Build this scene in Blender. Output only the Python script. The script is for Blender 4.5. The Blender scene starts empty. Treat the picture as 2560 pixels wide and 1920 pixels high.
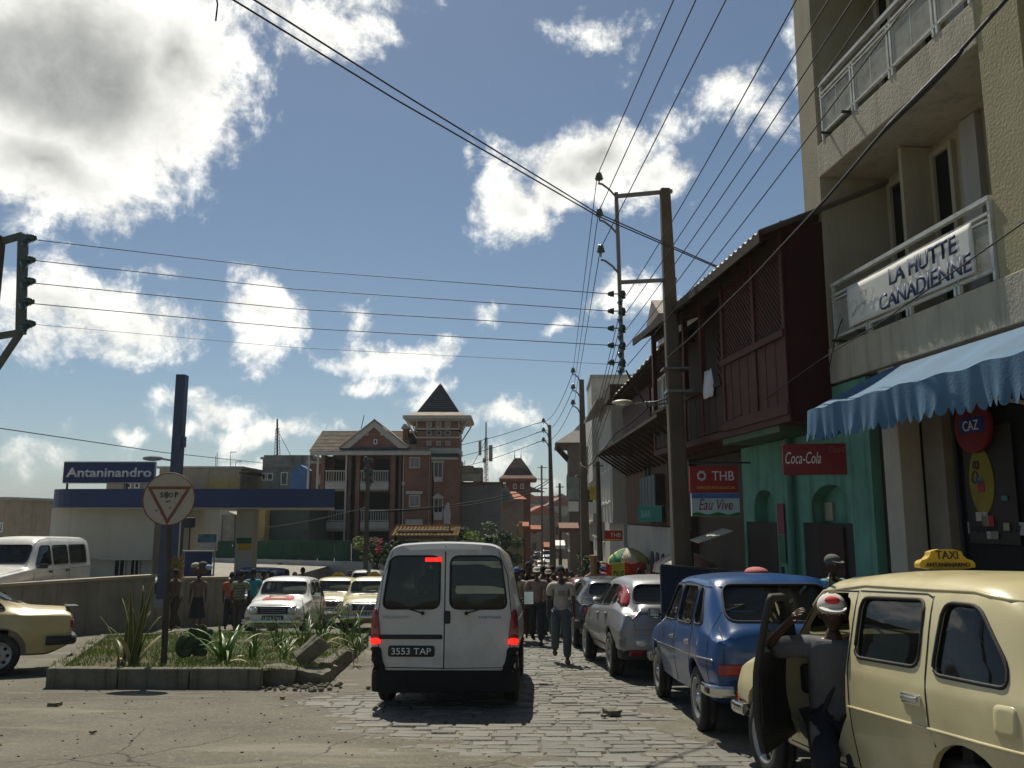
import bpy, bmesh, math, random
from mathutils import Vector, Matrix, Euler, noise
from mathutils.bvhtree import BVHTree
R = math.radians
sc = bpy.context.scene
COL = sc.collection
rnd = random.Random(7)

# ------------------------------------------------------------------ camera
PITCH = R(9.0)
F = 1805.0            # focal length in units of a 2212 px wide picture
CZ = 1.42
cam_d = bpy.data.cameras.new('camera')
cam_d.sensor_width = 36.0
cam_d.lens = 36.0 * F / 2212.0
cam_d.clip_start = 0.05
cam_d.clip_end = 9000
cam = bpy.data.objects.new('camera', cam_d)
COL.objects.link(cam)
cam.location = (0, 0, CZ)
cam.rotation_euler = (R(90) + PITCH, 0, 0)
sc.camera = cam
sc.view_settings.view_transform = 'Standard'
sc.view_settings.look = 'None'
sc.view_settings.gamma = 1
sc.view_settings.use_curve_mapping = False
sc.view_settings.exposure = 0.15
sc.cycles.max_bounces = 7
sc.cycles.transparent_max_bounces = 10

def ray(px, py):
    dx = (px - 1106) / F
    dy = (829.5 - py) / F
    return Vector((dx, math.cos(PITCH) - dy * math.sin(PITCH), math.sin(PITCH) + dy * math.cos(PITCH)))
def P(px, py, Y):
    d = ray(px, py)
    return Vector((0, 0, CZ)) + d * (Y / d.y)

# ------------------------------------------------------------------ sky + sun
SUN_EL, SUN_AZ = R(57), R(14)      # azimuth measured from +Y towards -X
w = bpy.data.worlds.new('World')
sc.world = w
w.use_nodes = True
nt = w.node_tree
nt.nodes.clear()
def N(t, **kw):
    n = nt.nodes.new(t)
    for k, v in kw.items():
        setattr(n, k, v)
    return n
def math_node(op, a, b=None, c=None, clamp=False):
    n = N('ShaderNodeMath', operation=op)
    n.use_clamp = clamp
    for i, v in enumerate((a, b, c)):
        if v is None:
            continue
        if isinstance(v, (int, float)):
            n.inputs[i].default_value = v
        else:
            nt.links.new(v, n.inputs[i])
    return n.outputs[0]
out = N('ShaderNodeOutputWorld')
bg = N('ShaderNodeBackground')
sky = N('ShaderNodeTexSky')
sky.sky_type = 'NISHITA'
sky.sun_disc = False
sky.sun_elevation = SUN_EL
sky.sun_rotation = -SUN_AZ
sky.altitude = 1200
sky.air_density = 1.0
sky.dust_density = 1.0
sky.ozone_density = 1.2
tc = N('ShaderNodeTexCoord')
geo = tc.outputs['Generated']
sep = N('ShaderNodeSeparateXYZ')
nt.links.new(geo, sep.inputs[0])
az = math_node('ARCTAN2', sep.outputs[0], sep.outputs[1])
el = math_node('ARCSINE', sep.outputs[2])
comb = N('ShaderNodeCombineXYZ')
nt.links.new(az, comb.inputs[0])
nt.links.new(el, comb.inputs[1])
# large wobble so that no cloud has a smooth outline
wob = N('ShaderNodeTexNoise')
wob.inputs['Scale'].default_value = 7.0
wob.inputs['Detail'].default_value = 5.0
wob.inputs['Roughness'].default_value = 0.62
nt.links.new(geo, wob.inputs['Vector'])
vm = N('ShaderNodeVectorMath', operation='SUBTRACT')
nt.links.new(wob.outputs['Color'], vm.inputs[0])
vm.inputs[1].default_value = (0.5, 0.5, 0.5)
vs = N('ShaderNodeVectorMath', operation='SCALE')
nt.links.new(vm.outputs[0], vs.inputs[0])
vs.inputs['Scale'].default_value = 0.115
va = N('ShaderNodeVectorMath', operation='ADD')
nt.links.new(comb.outputs[0], va.inputs[0])
nt.links.new(vs.outputs[0], va.inputs[1])
uv = va.outputs[0]
# cloud masses as (picture x, y, half width, half height, weight)
CL = [(130, 150, 400, 260, 2.3), (385, 150, 175, 180, 1.5), (90, 370, 300, 130, 1.5), (250, 350, 150, 90, 1.0), (470, 240, 90, 90, .8),
      (700, 50, 190, 85, .9), (600, 20, 120, 70, .8), (500, 320, 60, 65, .55), (840, 80, 60, 40, .45),
      (1280, 50, 110, 50, .55), (1350, 100, 50, 80, .45), (1170, 45, 30, 25, .3),
      (1270, 345, 180, 105, 1.5), (1120, 430, 110, 120, 1.1), (1420, 380, 120, 85, 1.1), (1210, 390, 110, 90, 1.2), (1440, 270, 70, 60, .6), (1090, 500, 80, 50, .6),
      (1600, 200, 130, 60, .75), (1660, 250, 80, 70, .6), (1780, 180, 80, 90, .7), (1710, 90, 25, 50, .4), (1030, 345, 35, 35, .4),
      (120, 650, 190, 95, 1.1), (300, 690, 160, 90, 1.0), (210, 600, 110, 45, .7), (60, 720, 120, 60, .8), (240, 740, 110, 40, .7),
      (560, 680, 100, 90, 1.05), (530, 760, 75, 45, .7), (510, 600, 50, 40, .5), (350, 570, 80, 30, .45),
      (780, 690, 60, 50, .55), (850, 770, 160, 42, .95), (960, 760, 70, 30, .6), (1065, 700, 45, 32, .5), (790, 830, 65, 28, .5), (1200, 712, 38, 18, .35),
      (450, 870, 130, 50, .8), (600, 915, 130, 40, .8), (480, 935, 70, 24, .5), (270, 940, 60, 22, .5), (160, 945, 60, 20, .4),
      (1080, 880, 110, 42, .9), (920, 830, 70, 30, .5), (770, 915, 60, 25, .5), (400, 910, 60, 40, .5), (900, 860, 60, 25, .4),
      (1340, 655, 110, 55, .8), (1420, 650, 60, 60, .6), (1060, 980, 110, 45, .7), (1030, 1010, 60, 40, .5), (550, 1010, 90, 30, .5), (60, 1000, 150, 55, .6), (1180, 1060, 60, 40, .4),
      (-180, 250, 240, 220, 1.5), (-220, 640, 180, 110, 1.0), (300, -120, 260, 120, 1.2), (760, -70, 220, 80, .9)]
prev = None
for (x, y, hw, hh, s) in CL:
    d = ray(x, y).normalized()
    a0, e0 = math.atan2(d.x, d.y), math.asin(d.z)
    sx, sy = F / hw, F / hh
    m1 = N('ShaderNodeVectorMath', operation='MULTIPLY_ADD')
    nt.links.new(uv, m1.inputs[0])
    m1.inputs[1].default_value = (sx, sy, 0)
    m1.inputs[2].default_value = (-a0 * sx, -e0 * sy, 0)
    m2 = N('ShaderNodeVectorMath', operation='LENGTH')
    nt.links.new(m1.outputs[0], m2.inputs[0])
    v = math_node('MULTIPLY_ADD', m2.outputs['Value'], -s, s)
    prev = v if prev is None else math_node('SMOOTH_MAX', prev, v, 0.12)
# clouds elsewhere on the dome, outside the view
far = N('ShaderNodeTexNoise')
far.inputs['Scale'].default_value = 2.6
far.inputs['Detail'].default_value = 3.0
nt.links.new(geo, far.inputs['Vector'])
farv = math_node('MULTIPLY_ADD', far.outputs['Fac'], 6.0, -3.85)
outside = math_node('MULTIPLY_ADD', math_node('ABSOLUTE', az), 5.0, -3.6, clamp=True)
high = math_node('MULTIPLY_ADD', el, 5.0, -3.4, clamp=True)
og = math_node('MAXIMUM', outside, high)
farm = math_node('MULTIPLY_ADD', math_node('MULTIPLY_ADD', farv, 1.0, 2.0), og, -2.0)
field = math_node('MAXIMUM', prev, farm)
fine = N('ShaderNodeTexNoise')
fine.inputs['Scale'].default_value = 13.0
fine.inputs['Detail'].default_value = 10.0
fine.inputs['Roughness'].default_value = 0.69
fine.inputs['Distortion'].default_value = 0.25
nt.links.new(geo, fine.inputs['Vector'])
fin = math_node('SUBTRACT', fine.outputs['Fac'], 0.5)
dens = math_node('MULTIPLY_ADD', fin, 2.5, math_node('ADD', field, -0.03))
alpha = N('ShaderNodeMapRange', interpolation_type='SMOOTHSTEP')
nt.links.new(dens, alpha.inputs[0])
alpha.inputs[1].default_value = 0.0
alpha.inputs[2].default_value = 0.64
thick = N('ShaderNodeMapRange', interpolation_type='SMOOTHSTEP')
nt.links.new(math_node('MULTIPLY_ADD', fin, 0.9, field), thick.inputs[0])
thick.inputs[1].default_value = 0.68
thick.inputs[2].default_value = 1.7
ccol = N('ShaderNodeMix', data_type='RGBA')
nt.links.new(thick.outputs[0], ccol.inputs[0])
ccol.inputs[6].default_value = (17.0, 16.8, 15.7, 1)
ccol.inputs[7].default_value = (6.4, 6.5, 6.2, 1)
# small relief inside the bright parts
rel = math_node('MULTIPLY_ADD', fin, 1.5, 0.93)
crel = N('ShaderNodeVectorMath', operation='SCALE')
nt.links.new(ccol.outputs[2], crel.inputs[0])
nt.links.new(rel, crel.inputs['Scale'])
mixc = N('ShaderNodeMix', data_type='RGBA')
nt.links.new(math_node('MULTIPLY', alpha.outputs[0], 0.97), mixc.inputs[0])
tint = N('ShaderNodeVectorMath', operation='MULTIPLY')
nt.links.new(sky.outputs[0], tint.inputs[0])
tint.inputs[1].default_value = (0.93, 0.98, 0.95)
nt.links.new(tint.outputs[0], mixc.inputs[6])
nt.links.new(crel.outputs[0], mixc.inputs[7])
nt.links.new(mixc.outputs[2], bg.inputs['Color'])
bg.inputs['Strength'].default_value = 0.066
nt.links.new(bg.outputs[0], out.inputs[0])
w.cycles.sampling_method = 'MANUAL'
w.cycles.sample_map_resolution = 512

sl = bpy.data.lights.new('sun', 'SUN')
sl.energy = 4.7
sl.angle = R(0.53)
sl.color = (1.0, 0.94, 0.80)
sun = bpy.data.objects.new('sun', sl)
COL.objects.link(sun)
sdir = Vector((-math.sin(SUN_AZ) * math.cos(SUN_EL), math.cos(SUN_AZ) * math.cos(SUN_EL), math.sin(SUN_EL)))
sun.rotation_euler = sdir.to_track_quat('Z', 'Y').to_euler()
sun.location = (0, 0, 50)

# ------------------------------------------------------------------ helpers
def gz(y):
    """height of the street, which runs downhill away from the camera"""
    if y < 36: return -0.073 * y
    if y < 110:
        t = y - 36
        return -0.073 * 36 - 0.073 * t + 0.073 * t * t / (2 * 74)
    z = -0.073 * 36 - 0.073 * 37
    if y > 260: z += (min(y, 1500) - 260) ** 1.5 * 0.0007
    return z
def G(px, py):
    """point of the street seen at a picture position"""
    d = ray(px, py)
    lo, hi = 1.0, 400.0
    for _ in range(50):
        m = (lo + hi) / 2
        q = CZ + d.z / d.y * m
        if q > gz(m): lo = m
        else: hi = m
    return Vector((d.x / d.y * lo, lo, gz(lo)))

MATS = {}
def mat(name, col, rough=.75, metal=0, var=.18, scale=2.5, bump=.15, bscale=40, spec=.4, coat=0, emit=None, estr=0,
        streak=0, dirt=None, dirt_amt=0, dscale=.7):
    if name in MATS: return MATS[name]
    m = bpy.data.materials.new(name)
    MATS[name] = m
    m.use_nodes = True
    t = m.node_tree
    b = t.nodes['Principled BSDF']
    L = t.links.new
    tc = t.nodes.new('ShaderNodeTexCoord')
    n1 = t.nodes.new('ShaderNodeTexNoise')
    n1.inputs['Scale'].default_value = scale
    n1.inputs['Detail'].default_value = 6
    n1.inputs['Roughness'].default_value = .6
    L(tc.outputs['Object'], n1.inputs['Vector'])
    mx = t.nodes.new('ShaderNodeMix'); mx.data_type = 'RGBA'; mx.blend_type = 'MIX'
    c = Vector(col)
    mx.inputs[6].default_value = (*(c * (1 - var)), 1)
    mx.inputs[7].default_value = (*[min(1, v) for v in c * (1 + var)], 1)
    mr = t.nodes.new('ShaderNodeMapRange')
    mr.inputs[1].default_value = .3; mr.inputs[2].default_value = .7
    L(n1.outputs['Fac'], mr.inputs[0]); L(mr.outputs[0], mx.inputs[0])
    cur = mx.outputs[2]
    if streak or dirt_amt:
        mp = t.nodes.new('ShaderNodeMapping')
        mp.inputs['Scale'].default_value = (dscale * 4, dscale * 4, dscale * .35) if streak else (dscale,) * 3
        L(tc.outputs['Object'], mp.inputs['Vector'])
        n2 = t.nodes.new('ShaderNodeTexNoise')
        n2.inputs['Scale'].default_value = 1.0; n2.inputs['Detail'].default_value = 7; n2.inputs['Roughness'].default_value = .65
        L(mp.outputs[0], n2.inputs['Vector'])
        r2 = t.nodes.new('ShaderNodeMapRange')
        r2.inputs[1].default_value = .5; r2.inputs[2].default_value = .72
        r2.inputs[4].default_value = max(streak, dirt_amt)
        L(n2.outputs['Fac'], r2.inputs[0])
        m2 = t.nodes.new('ShaderNodeMix'); m2.data_type = 'RGBA'
        L(r2.outputs[0], m2.inputs[0]); L(cur, m2.inputs[6])
        m2.inputs[7].default_value = (*(dirt or (.06, .055, .045)), 1)
        cur = m2.outputs[2]
    L(cur, b.inputs['Base Color'])
    b.inputs['Roughness'].default_value = rough
    b.inputs['Metallic'].default_value = metal
    b.inputs['Specular IOR Level'].default_value = spec
    if coat:
        b.inputs['Coat Weight'].default_value = coat
        b.inputs['Coat Roughness'].default_value = .06
    if bump:
        n3 = t.nodes.new('ShaderNodeTexNoise'); n3.inputs['Scale'].default_value = bscale; n3.inputs['Detail'].default_value = 5
        L(tc.outputs['Object'], n3.inputs['Vector'])
        bp = t.nodes.new('ShaderNodeBump'); bp.inputs['Strength'].default_value = bump; bp.inputs['Distance'].default_value = .02
        L(n3.outputs['Fac'], bp.inputs['Height']); L(bp.outputs[0], b.inputs['Normal'])
    if emit:
        b.inputs['Emission Color'].default_value = (*emit, 1)
        b.inputs['Emission Strength'].default_value = estr
    return m
def brickmat(name, c1, c2, mortar, sx=.22, sy=.065):
    if name in MATS: return MATS[name]
    m = mat(name, c1)
    t = m.node_tree; L = t.links.new; b = t.nodes['Principled BSDF']
    tc = t.nodes.new('ShaderNodeTexCoord')
    sp = t.nodes.new('ShaderNodeSeparateXYZ'); L(tc.outputs['Object'], sp.inputs[0])
    ad = t.nodes.new('ShaderNodeMath'); L(sp.outputs[0], ad.inputs[0]); L(sp.outputs[1], ad.inputs[1])
    cb = t.nodes.new('ShaderNodeCombineXYZ'); L(ad.outputs[0], cb.inputs[0]); L(sp.outputs[2], cb.inputs[1])
    br = t.nodes.new('ShaderNodeTexBrick'); L(cb.outputs[0], br.inputs['Vector'])
    br.inputs['Scale'].default_value = 1.0
    br.inputs['Brick Width'].default_value = sx; br.inputs['Row Height'].default_value = sy
    br.inputs['Mortar Size'].default_value = .008
    br.inputs['Color1'].default_value = (*c1, 1); br.inputs['Color2'].default_value = (*c2, 1); br.inputs['Mortar'].default_value = (*mortar, 1)
    n = t.nodes.new('ShaderNodeTexNoise'); n.inputs['Scale'].default_value = .9; n.inputs['Detail'].default_value = 6
    L(tc.outputs['Object'], n.inputs['Vector'])
    mr = t.nodes.new('ShaderNodeMapRange'); mr.inputs[1].default_value = .3; mr.inputs[2].default_value = .7; mr.inputs[3].default_value = .72; mr.inputs[4].default_value = 1.15
    L(n.outputs['Fac'], mr.inputs[0])
    sc_ = t.nodes.new('ShaderNodeVectorMath'); sc_.operation = 'SCALE'; L(br.outputs['Color'], sc_.inputs[0]); L(mr.outputs[0], sc_.inputs['Scale'])
    L(sc_.outputs[0], b.inputs['Base Color'])
    return m
def glassmat(name, tint=(.35, .4, .38), see=.35, rough=.03):
    if name in MATS: return MATS[name]
    m = bpy.data.materials.new(name); MATS[name] = m
    m.use_nodes = True
    t = m.node_tree; t.nodes.clear(); L = t.links.new
    o = t.nodes.new('ShaderNodeOutputMaterial')
    fr = t.nodes.new('ShaderNodeFresnel'); fr.inputs['IOR'].default_value = 1.5
    tr = t.nodes.new('ShaderNodeBsdfTransparent'); tr.inputs[0].default_value = (*tint, 1)
    df = t.nodes.new('ShaderNodeBsdfDiffuse'); df.inputs[0].default_value = (.012, .014, .013, 1)
    m0 = t.nodes.new('ShaderNodeMixShader'); m0.inputs[0].default_value = see; L(df.outputs[0], m0.inputs[1]); L(tr.outputs[0], m0.inputs[2])
    gl = t.nodes.new('ShaderNodeBsdfGlossy'); gl.inputs['Roughness'].default_value = rough
    tc = t.nodes.new('ShaderNodeTexCoord'); nz = t.nodes.new('ShaderNodeTexNoise'); nz.inputs['Scale'].default_value = 1.3
    L(tc.outputs['Object'], nz.inputs['Vector'])
    bp = t.nodes.new('ShaderNodeBump'); bp.inputs['Strength'].default_value = .12; bp.inputs['Distance'].default_value = .05
    L(nz.outputs['Fac'], bp.inputs['Height']); L(bp.outputs[0], gl.inputs['Normal'])
    m1 = t.nodes.new('ShaderNodeMixShader'); L(fr.outputs[0], m1.inputs[0]); L(m0.outputs[0], m1.inputs[1]); L(gl.outputs[0], m1.inputs[2])
    L(m1.outputs[0], o.inputs[0])
    return m
def paint(name, col, rough=.32, var=.06, dirt_amt=.25, metal=0):
    return mat(name, col, rough=rough, metal=metal, var=var + .03, scale=1.2, bump=.09, bscale=2.6, spec=.45, coat=.35, dirt=(.17, .145, .105), dirt_amt=dirt_amt + .12, dscale=1.5)

def tag(o, label=None, cat=None, group=None, kind=None):
    if label: o['label'] = label
    if cat: o['category'] = cat
    if group: o['group'] = group
    if kind: o['kind'] = kind
    return o
def emp(name, loc=(0, 0, 0), rz=0, label=None, cat=None, group=None, rx=0, parent=None):
    o = bpy.data.objects.new(name, None)
    COL.objects.link(o)
    o.location = loc
    o.rotation_euler = (rx, 0, rz)
    o.empty_display_size = .2
    if parent: o.parent = parent
    return tag(o, label, cat, group)
def copy_tree(o, parent=None):
    c = o.copy()
    COL.objects.link(c)
    c.parent = parent
    for ch in list(o.children):
        copy_tree(ch, c)
    return c

class MB:
    def __init__(s): s.v = []; s.f = []; s.mi = []; s.sm = []
    def add(s, vs, fs, m=0, smooth=False, M=None):
        b = len(s.v)
        s.v += [tuple(M @ Vector(v)) if M else tuple(v) for v in vs]
        s.f += [tuple(b + i for i in f) for f in fs]
        s.mi += [m] * len(fs); s.sm += [smooth] * len(fs)
        return s
    def box(s, x0, x1, y0, y1, z0, z1, m=0, M=None):
        vs = [(x0, y0, z0), (x1, y0, z0), (x1, y1, z0), (x0, y1, z0), (x0, y0, z1), (x1, y0, z1), (x1, y1, z1), (x0, y1, z1)]
        return s.add(vs, [(0, 3, 2, 1), (4, 5, 6, 7), (0, 1, 5, 4), (1, 2, 6, 5), (2, 3, 7, 6), (3, 0, 4, 7)], m, False, M)
    def bar(s, a, b, w=.04, h=None, m=0):
        """rectangular bar from a to b"""
        a, b = Vector(a), Vector(b); h = h or w
        d = (b - a); L = d.length
        q = d.to_track_quat('Z', 'Y').to_matrix().to_4x4()
        return s.box(-w / 2, w / 2, -h / 2, h / 2, 0, L, m, Matrix.Translation(a) @ q)
    def cyl(s, a, b, r0, r1=None, n=12, m=0, smooth=True, caps=True):
        a, b = Vector(a), Vector(b); r1 = r0 if r1 is None else r1
        q = (b - a).to_track_quat('Z', 'Y')
        vs = []
        for p, r in ((a, r0), (b, r1)):
            for i in range(n):
                t = 2 * math.pi * i / n
                vs.append(p + q @ Vector((r * math.cos(t), r * math.sin(t), 0)))
        s.add(vs, [(i, (i + 1) % n, n + (i + 1) % n, n + i) for i in range(n)], m, smooth)
        if caps:
            s.add(vs, [tuple(range(n - 1, -1, -1)), tuple(range(n, 2 * n))], m, False)
        return s
    def tube(s, pts, r, n=6, m=0, closed=False, smooth=True):
        pts = [Vector(p) for p in pts]; k = len(pts); vs = []
        rr = r if isinstance(r, (list, tuple)) else [r] * k
        for i, p in enumerate(pts):
            if closed: d = pts[(i + 1) % k] - pts[i - 1]
            else: d = pts[min(i + 1, k - 1)] - pts[max(i - 1, 0)]
            if d.length < 1e-9: d = Vector((0, 0, 1))
            d.normalize()
            up = Vector((0, 0, 1)) if abs(d.z) < .95 else Vector((0, 1, 0))
            a = d.cross(up).normalized(); b = d.cross(a)
            for j in range(n):
                t = 2 * math.pi * j / n
                vs.append(p + (a * math.cos(t) + b * math.sin(t)) * rr[i])
        fs = []
        for i in range(k if closed else k - 1):
            i2 = (i + 1) % k
            for j in range(n):
                j2 = (j + 1) % n
                fs.append((i * n + j, i * n + j2, i2 * n + j2, i2 * n + j))
        if not closed:
            fs.append(tuple(range(n - 1, -1, -1))); fs.append(tuple(range((k - 1) * n, k * n)))
        return s.add(vs, fs, m, smooth)
    def ell(s, c, r, nu=12, nv=8, m=0, M=None):
        vs = []; fs = []
        for i in range(nv + 1):
            ph = math.pi * i / nv
            for j in range(nu):
                t = 2 * math.pi * j / nu
                vs.append((c[0] + r[0] * math.sin(ph) * math.cos(t), c[1] + r[1] * math.sin(ph) * math.sin(t), c[2] - r[2] * math.cos(ph)))
        for i in range(nv):
            for j in range(nu):
                fs.append((i * nu + j, i * nu + (j + 1) % nu, (i + 1) * nu + (j + 1) % nu, (i + 1) * nu + j))
        return s.add(vs, fs, m, True, M)
    def prism(s, poly, ax, a, b, m=0, M=None, smooth=False):
        """polygon in the plane across axis ax, extruded from a to b. poly coords are the two other axes in xyz order"""
        def mk(p, t):
            if ax == 'x': return (t, p[0], p[1])
            if ax == 'y': return (p[0], t, p[1])
            return (p[0], p[1], t)
        n = len(poly)
        vs = [mk(p, a) for p in poly] + [mk(p, b) for p in poly]
        fs = [(i, (i + 1) % n, n + (i + 1) % n, n + i) for i in range(n)]
        s.add(vs, fs, m, smooth, M)
        return s.add(vs, [tuple(range(n - 1, -1, -1)), tuple(range(n, 2 * n))], m, False, M)
    def lathe(s, prof, n=20, m=0, M=None, smooth=True):
        """profile of (r, z) turned about z"""
        vs = []; fs = []; k = len(prof)
        for i in range(n):
            t = 2 * math.pi * i / n
            for r, z in prof: vs.append((r * math.cos(t), r * math.sin(t), z))
        for i in range(n):
            i2 = (i + 1) % n
            for j in range(k - 1):
                fs.append((i * k + j, i2 * k + j, i2 * k + j + 1, i * k + j + 1))
        return s.add(vs, fs, m, smooth, M)
    def mesh(s, name, mats):
        me = bpy.data.meshes.new(name)
        me.from_pydata(s.v, [], s.f)
        me.polygons.foreach_set('material_index', s.mi)
        me.polygons.foreach_set('use_smooth', s.sm)
        for m in (mats if isinstance(mats, (list, tuple)) else [mats]): me.materials.append(m)
        me.update()
        bm = bmesh.new(); bm.from_mesh(me)
        bmesh.ops.recalc_face_normals(bm, faces=bm.faces)
        bm.to_mesh(me); bm.free()
        return me
    def build(s, name, mats, parent=None, label=None, cat=None, group=None, kind=None, bevel=0, loc=None, rz=0):
        o = bpy.data.objects.new(name, s.mesh(name, mats))
        COL.objects.link(o)
        if parent: o.parent = parent
        if loc is not None: o.location = loc
        if rz: o.rotation_euler = (0, 0, rz)
        if bevel:
            bv = o.modifiers.new('bevel', 'BEVEL'); bv.width = bevel; bv.segments = 2; bv.limit_method = 'ANGLE'
        return tag(o, label, cat, group, kind)

def link_mesh(name, me, parent=None, loc=None, rot=None, scale=None):
    o = bpy.data.objects.new(name, me)
    COL.objects.link(o)
    if parent: o.parent = parent
    if loc is not None: o.location = loc
    if rot is not None: o.rotation_euler = rot
    if scale is not None: o.scale = scale
    return o

def text(s, m, parent, width, height, M, depth=.004, name='lettering', bold=0, shear=0, sx=None):
    """flat lettering centred on M's origin, in M's xy plane, fitted to width x height"""
    cu = bpy.data.curves.new('t', 'FONT')
    cu.body = s; cu.size = 1; cu.extrude = 0; cu.offset = bold; cu.shear = shear; cu.resolution_u = 3
    cu.align_x = 'CENTER'; cu.align_y = 'CENTER'
    o = bpy.data.objects.new('t', cu); COL.objects.link(o)
    dg = bpy.context.evaluated_depsgraph_get()
    me = bpy.data.meshes.new_from_object(o.evaluated_get(dg))
    bpy.data.objects.remove(o)
    xs = [v.co.x for v in me.vertices]; ys = [v.co.y for v in me.vertices]
    if not xs: return None
    cx, cy = (min(xs) + max(xs)) / 2, (min(ys) + max(ys)) / 2
    kx, ky = width / (max(xs) - min(xs)), height / (max(ys) - min(ys))
    me.transform(M @ Matrix.Diagonal((kx, ky, 1, 1)) @ Matrix.Translation((-cx, -cy, 0)))
    me.materials.clear(); me.materials.append(m)
    me.name = name
    ob = bpy.data.objects.new(name, me); COL.objects.link(ob)
    sol = ob.modifiers.new('solid', 'SOLIDIFY'); sol.thickness = depth; sol.offset = 0
    if parent: ob.parent = parent
    return ob

def chaikin(pts, it=2, closed=True):
    for _ in range(it):
        q = []
        n = len(pts)
        rng = range(n) if closed else range(n - 1)
        if not closed: q.append(pts[0])
        for i in rng:
            a, b = pts[i], pts[(i + 1) % n]
            q.append(tuple(.75 * u + .25 * v for u, v in zip(a, b)))
            q.append(tuple(.25 * u + .75 * v for u, v in zip(a, b)))
        if not closed: q.append(pts[-1])
        pts = q
    return pts
def rpoly(pts, r=.07, n=4):
    """polygon with its corners rounded to radius r"""
    q = []; k = len(pts)
    for i in range(k):
        p0, p, p1 = (Vector(pts[i - 1]), Vector(pts[i]), Vector(pts[(i + 1) % k]))
        a, b = p0 - p, p1 - p; t = min(r, a.length * .45, b.length * .45)
        A, B = p + a.normalized() * t, p + b.normalized() * t
        for j in range(n + 1):
            u = j / n; q.append(tuple(A * (1 - u) ** 2 + p * 2 * u * (1 - u) + B * u * u))
    o = []                      # extra points along the straight parts
    for i, p in enumerate(q):
        o.append(p); s = q[(i + 1) % len(q)]; L = math.dist(p, s)
        m = int(L / .12)
        for j in range(1, m + 1): o.append(tuple(a_ + (b_ - a_) * j / (m + 1) for a_, b_ in zip(p, s)))
    return o
def frame_m(o, ex, ey):
    """matrix with origin o, x axis ex and y axis ey"""
    ex = Vector(ex).normalized(); ey = Vector(ey).normalized(); ez = ex.cross(ey)
    return Matrix(((ex.x, ey.x, ez.x, o[0]), (ex.y, ey.y, ez.y, o[1]), (ex.z, ey.z, ez.z, o[2]), (0, 0, 0, 1)))
# ------------------------------------------------------------------ cars
def lerp_keys(K, y):
    if y <= K[0][0]: return K[0][1]
    for (a, va), (b, vb) in zip(K, K[1:]):
        if y <= b: return va + (vb - va) * (y - a) / (b - a)
    return K[-1][1]
def smooth_fn(K, y0, y1, sig=.05):
    if len(K) == 1: return lambda y: K[0][1]
    n = 160; st = (y1 - y0) / n
    raw = [lerp_keys(K, y0 + i * st) for i in range(n + 1)]
    k = int(3 * sig / st) + 1
    wts = [math.exp(-.5 * (j * st / sig) ** 2) for j in range(-k, k + 1)]
    sm = []
    for i in range(n + 1):
        a = b = 0
        for j in range(-k, k + 1):
            q = raw[min(max(i + j, 0), n)]; a += q * wts[j + k]; b += wts[j + k]
        sm.append(a / b)
    def f(y):
        t = min(max((y - y0) / st, 0), n - 1e-6); i = int(t)
        return sm[i] * (1 - (t - i)) + sm[i + 1] * (t - i)
    return f
GLASS = glassmat('car_glass', (.55, .6, .57), .5)
DGLASS = glassmat('dark_glass', (.3, .33, .32), .18)
RUB = mat('rubber', (.018, .018, .018), rough=.7, var=.3, dirt=(.09, .085, .07), dirt_amt=.35, dscale=4)
TYRE = mat('tyre', (.022, .022, .021), rough=.85, var=.3, dirt=(.11, .1, .08), dirt_amt=.6, dscale=4)
CHROME = mat('chrome', (.62, .62, .6), rough=.16, metal=1, var=.05, bump=.02)
STEEL = mat('wheel_steel', (.34, .34, .33), rough=.45, metal=.6, var=.2)
DARK = mat('dark_plastic', (.02, .02, .021), rough=.55, var=.2)
SEAT = mat('seat_cloth', (.06, .055, .05), rough=.9)
REDL = mat('tail_lamp_red', (.28, .012, .01), rough=.12, var=.2, bump=.2, bscale=90, coat=.6)
REDLIT = mat('tail_lamp_lit', (.8, .02, .015), rough=.2, emit=(1, .018, .01), estr=1.5)
AMBER = mat('amber_lens', (.55, .18, .02), rough=.15, coat=.5)
LAMPC = mat('headlamp_glass', (.5, .52, .5), rough=.08, metal=.5, coat=.8)
WHITE = mat('white_plastic', (.75, .75, .72), rough=.4)
PLATEB = mat('plate_black', (.012, .012, .012), rough=.35)
UNDER = mat('underbody', (.012, .012, .012), rough=.9)

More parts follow.
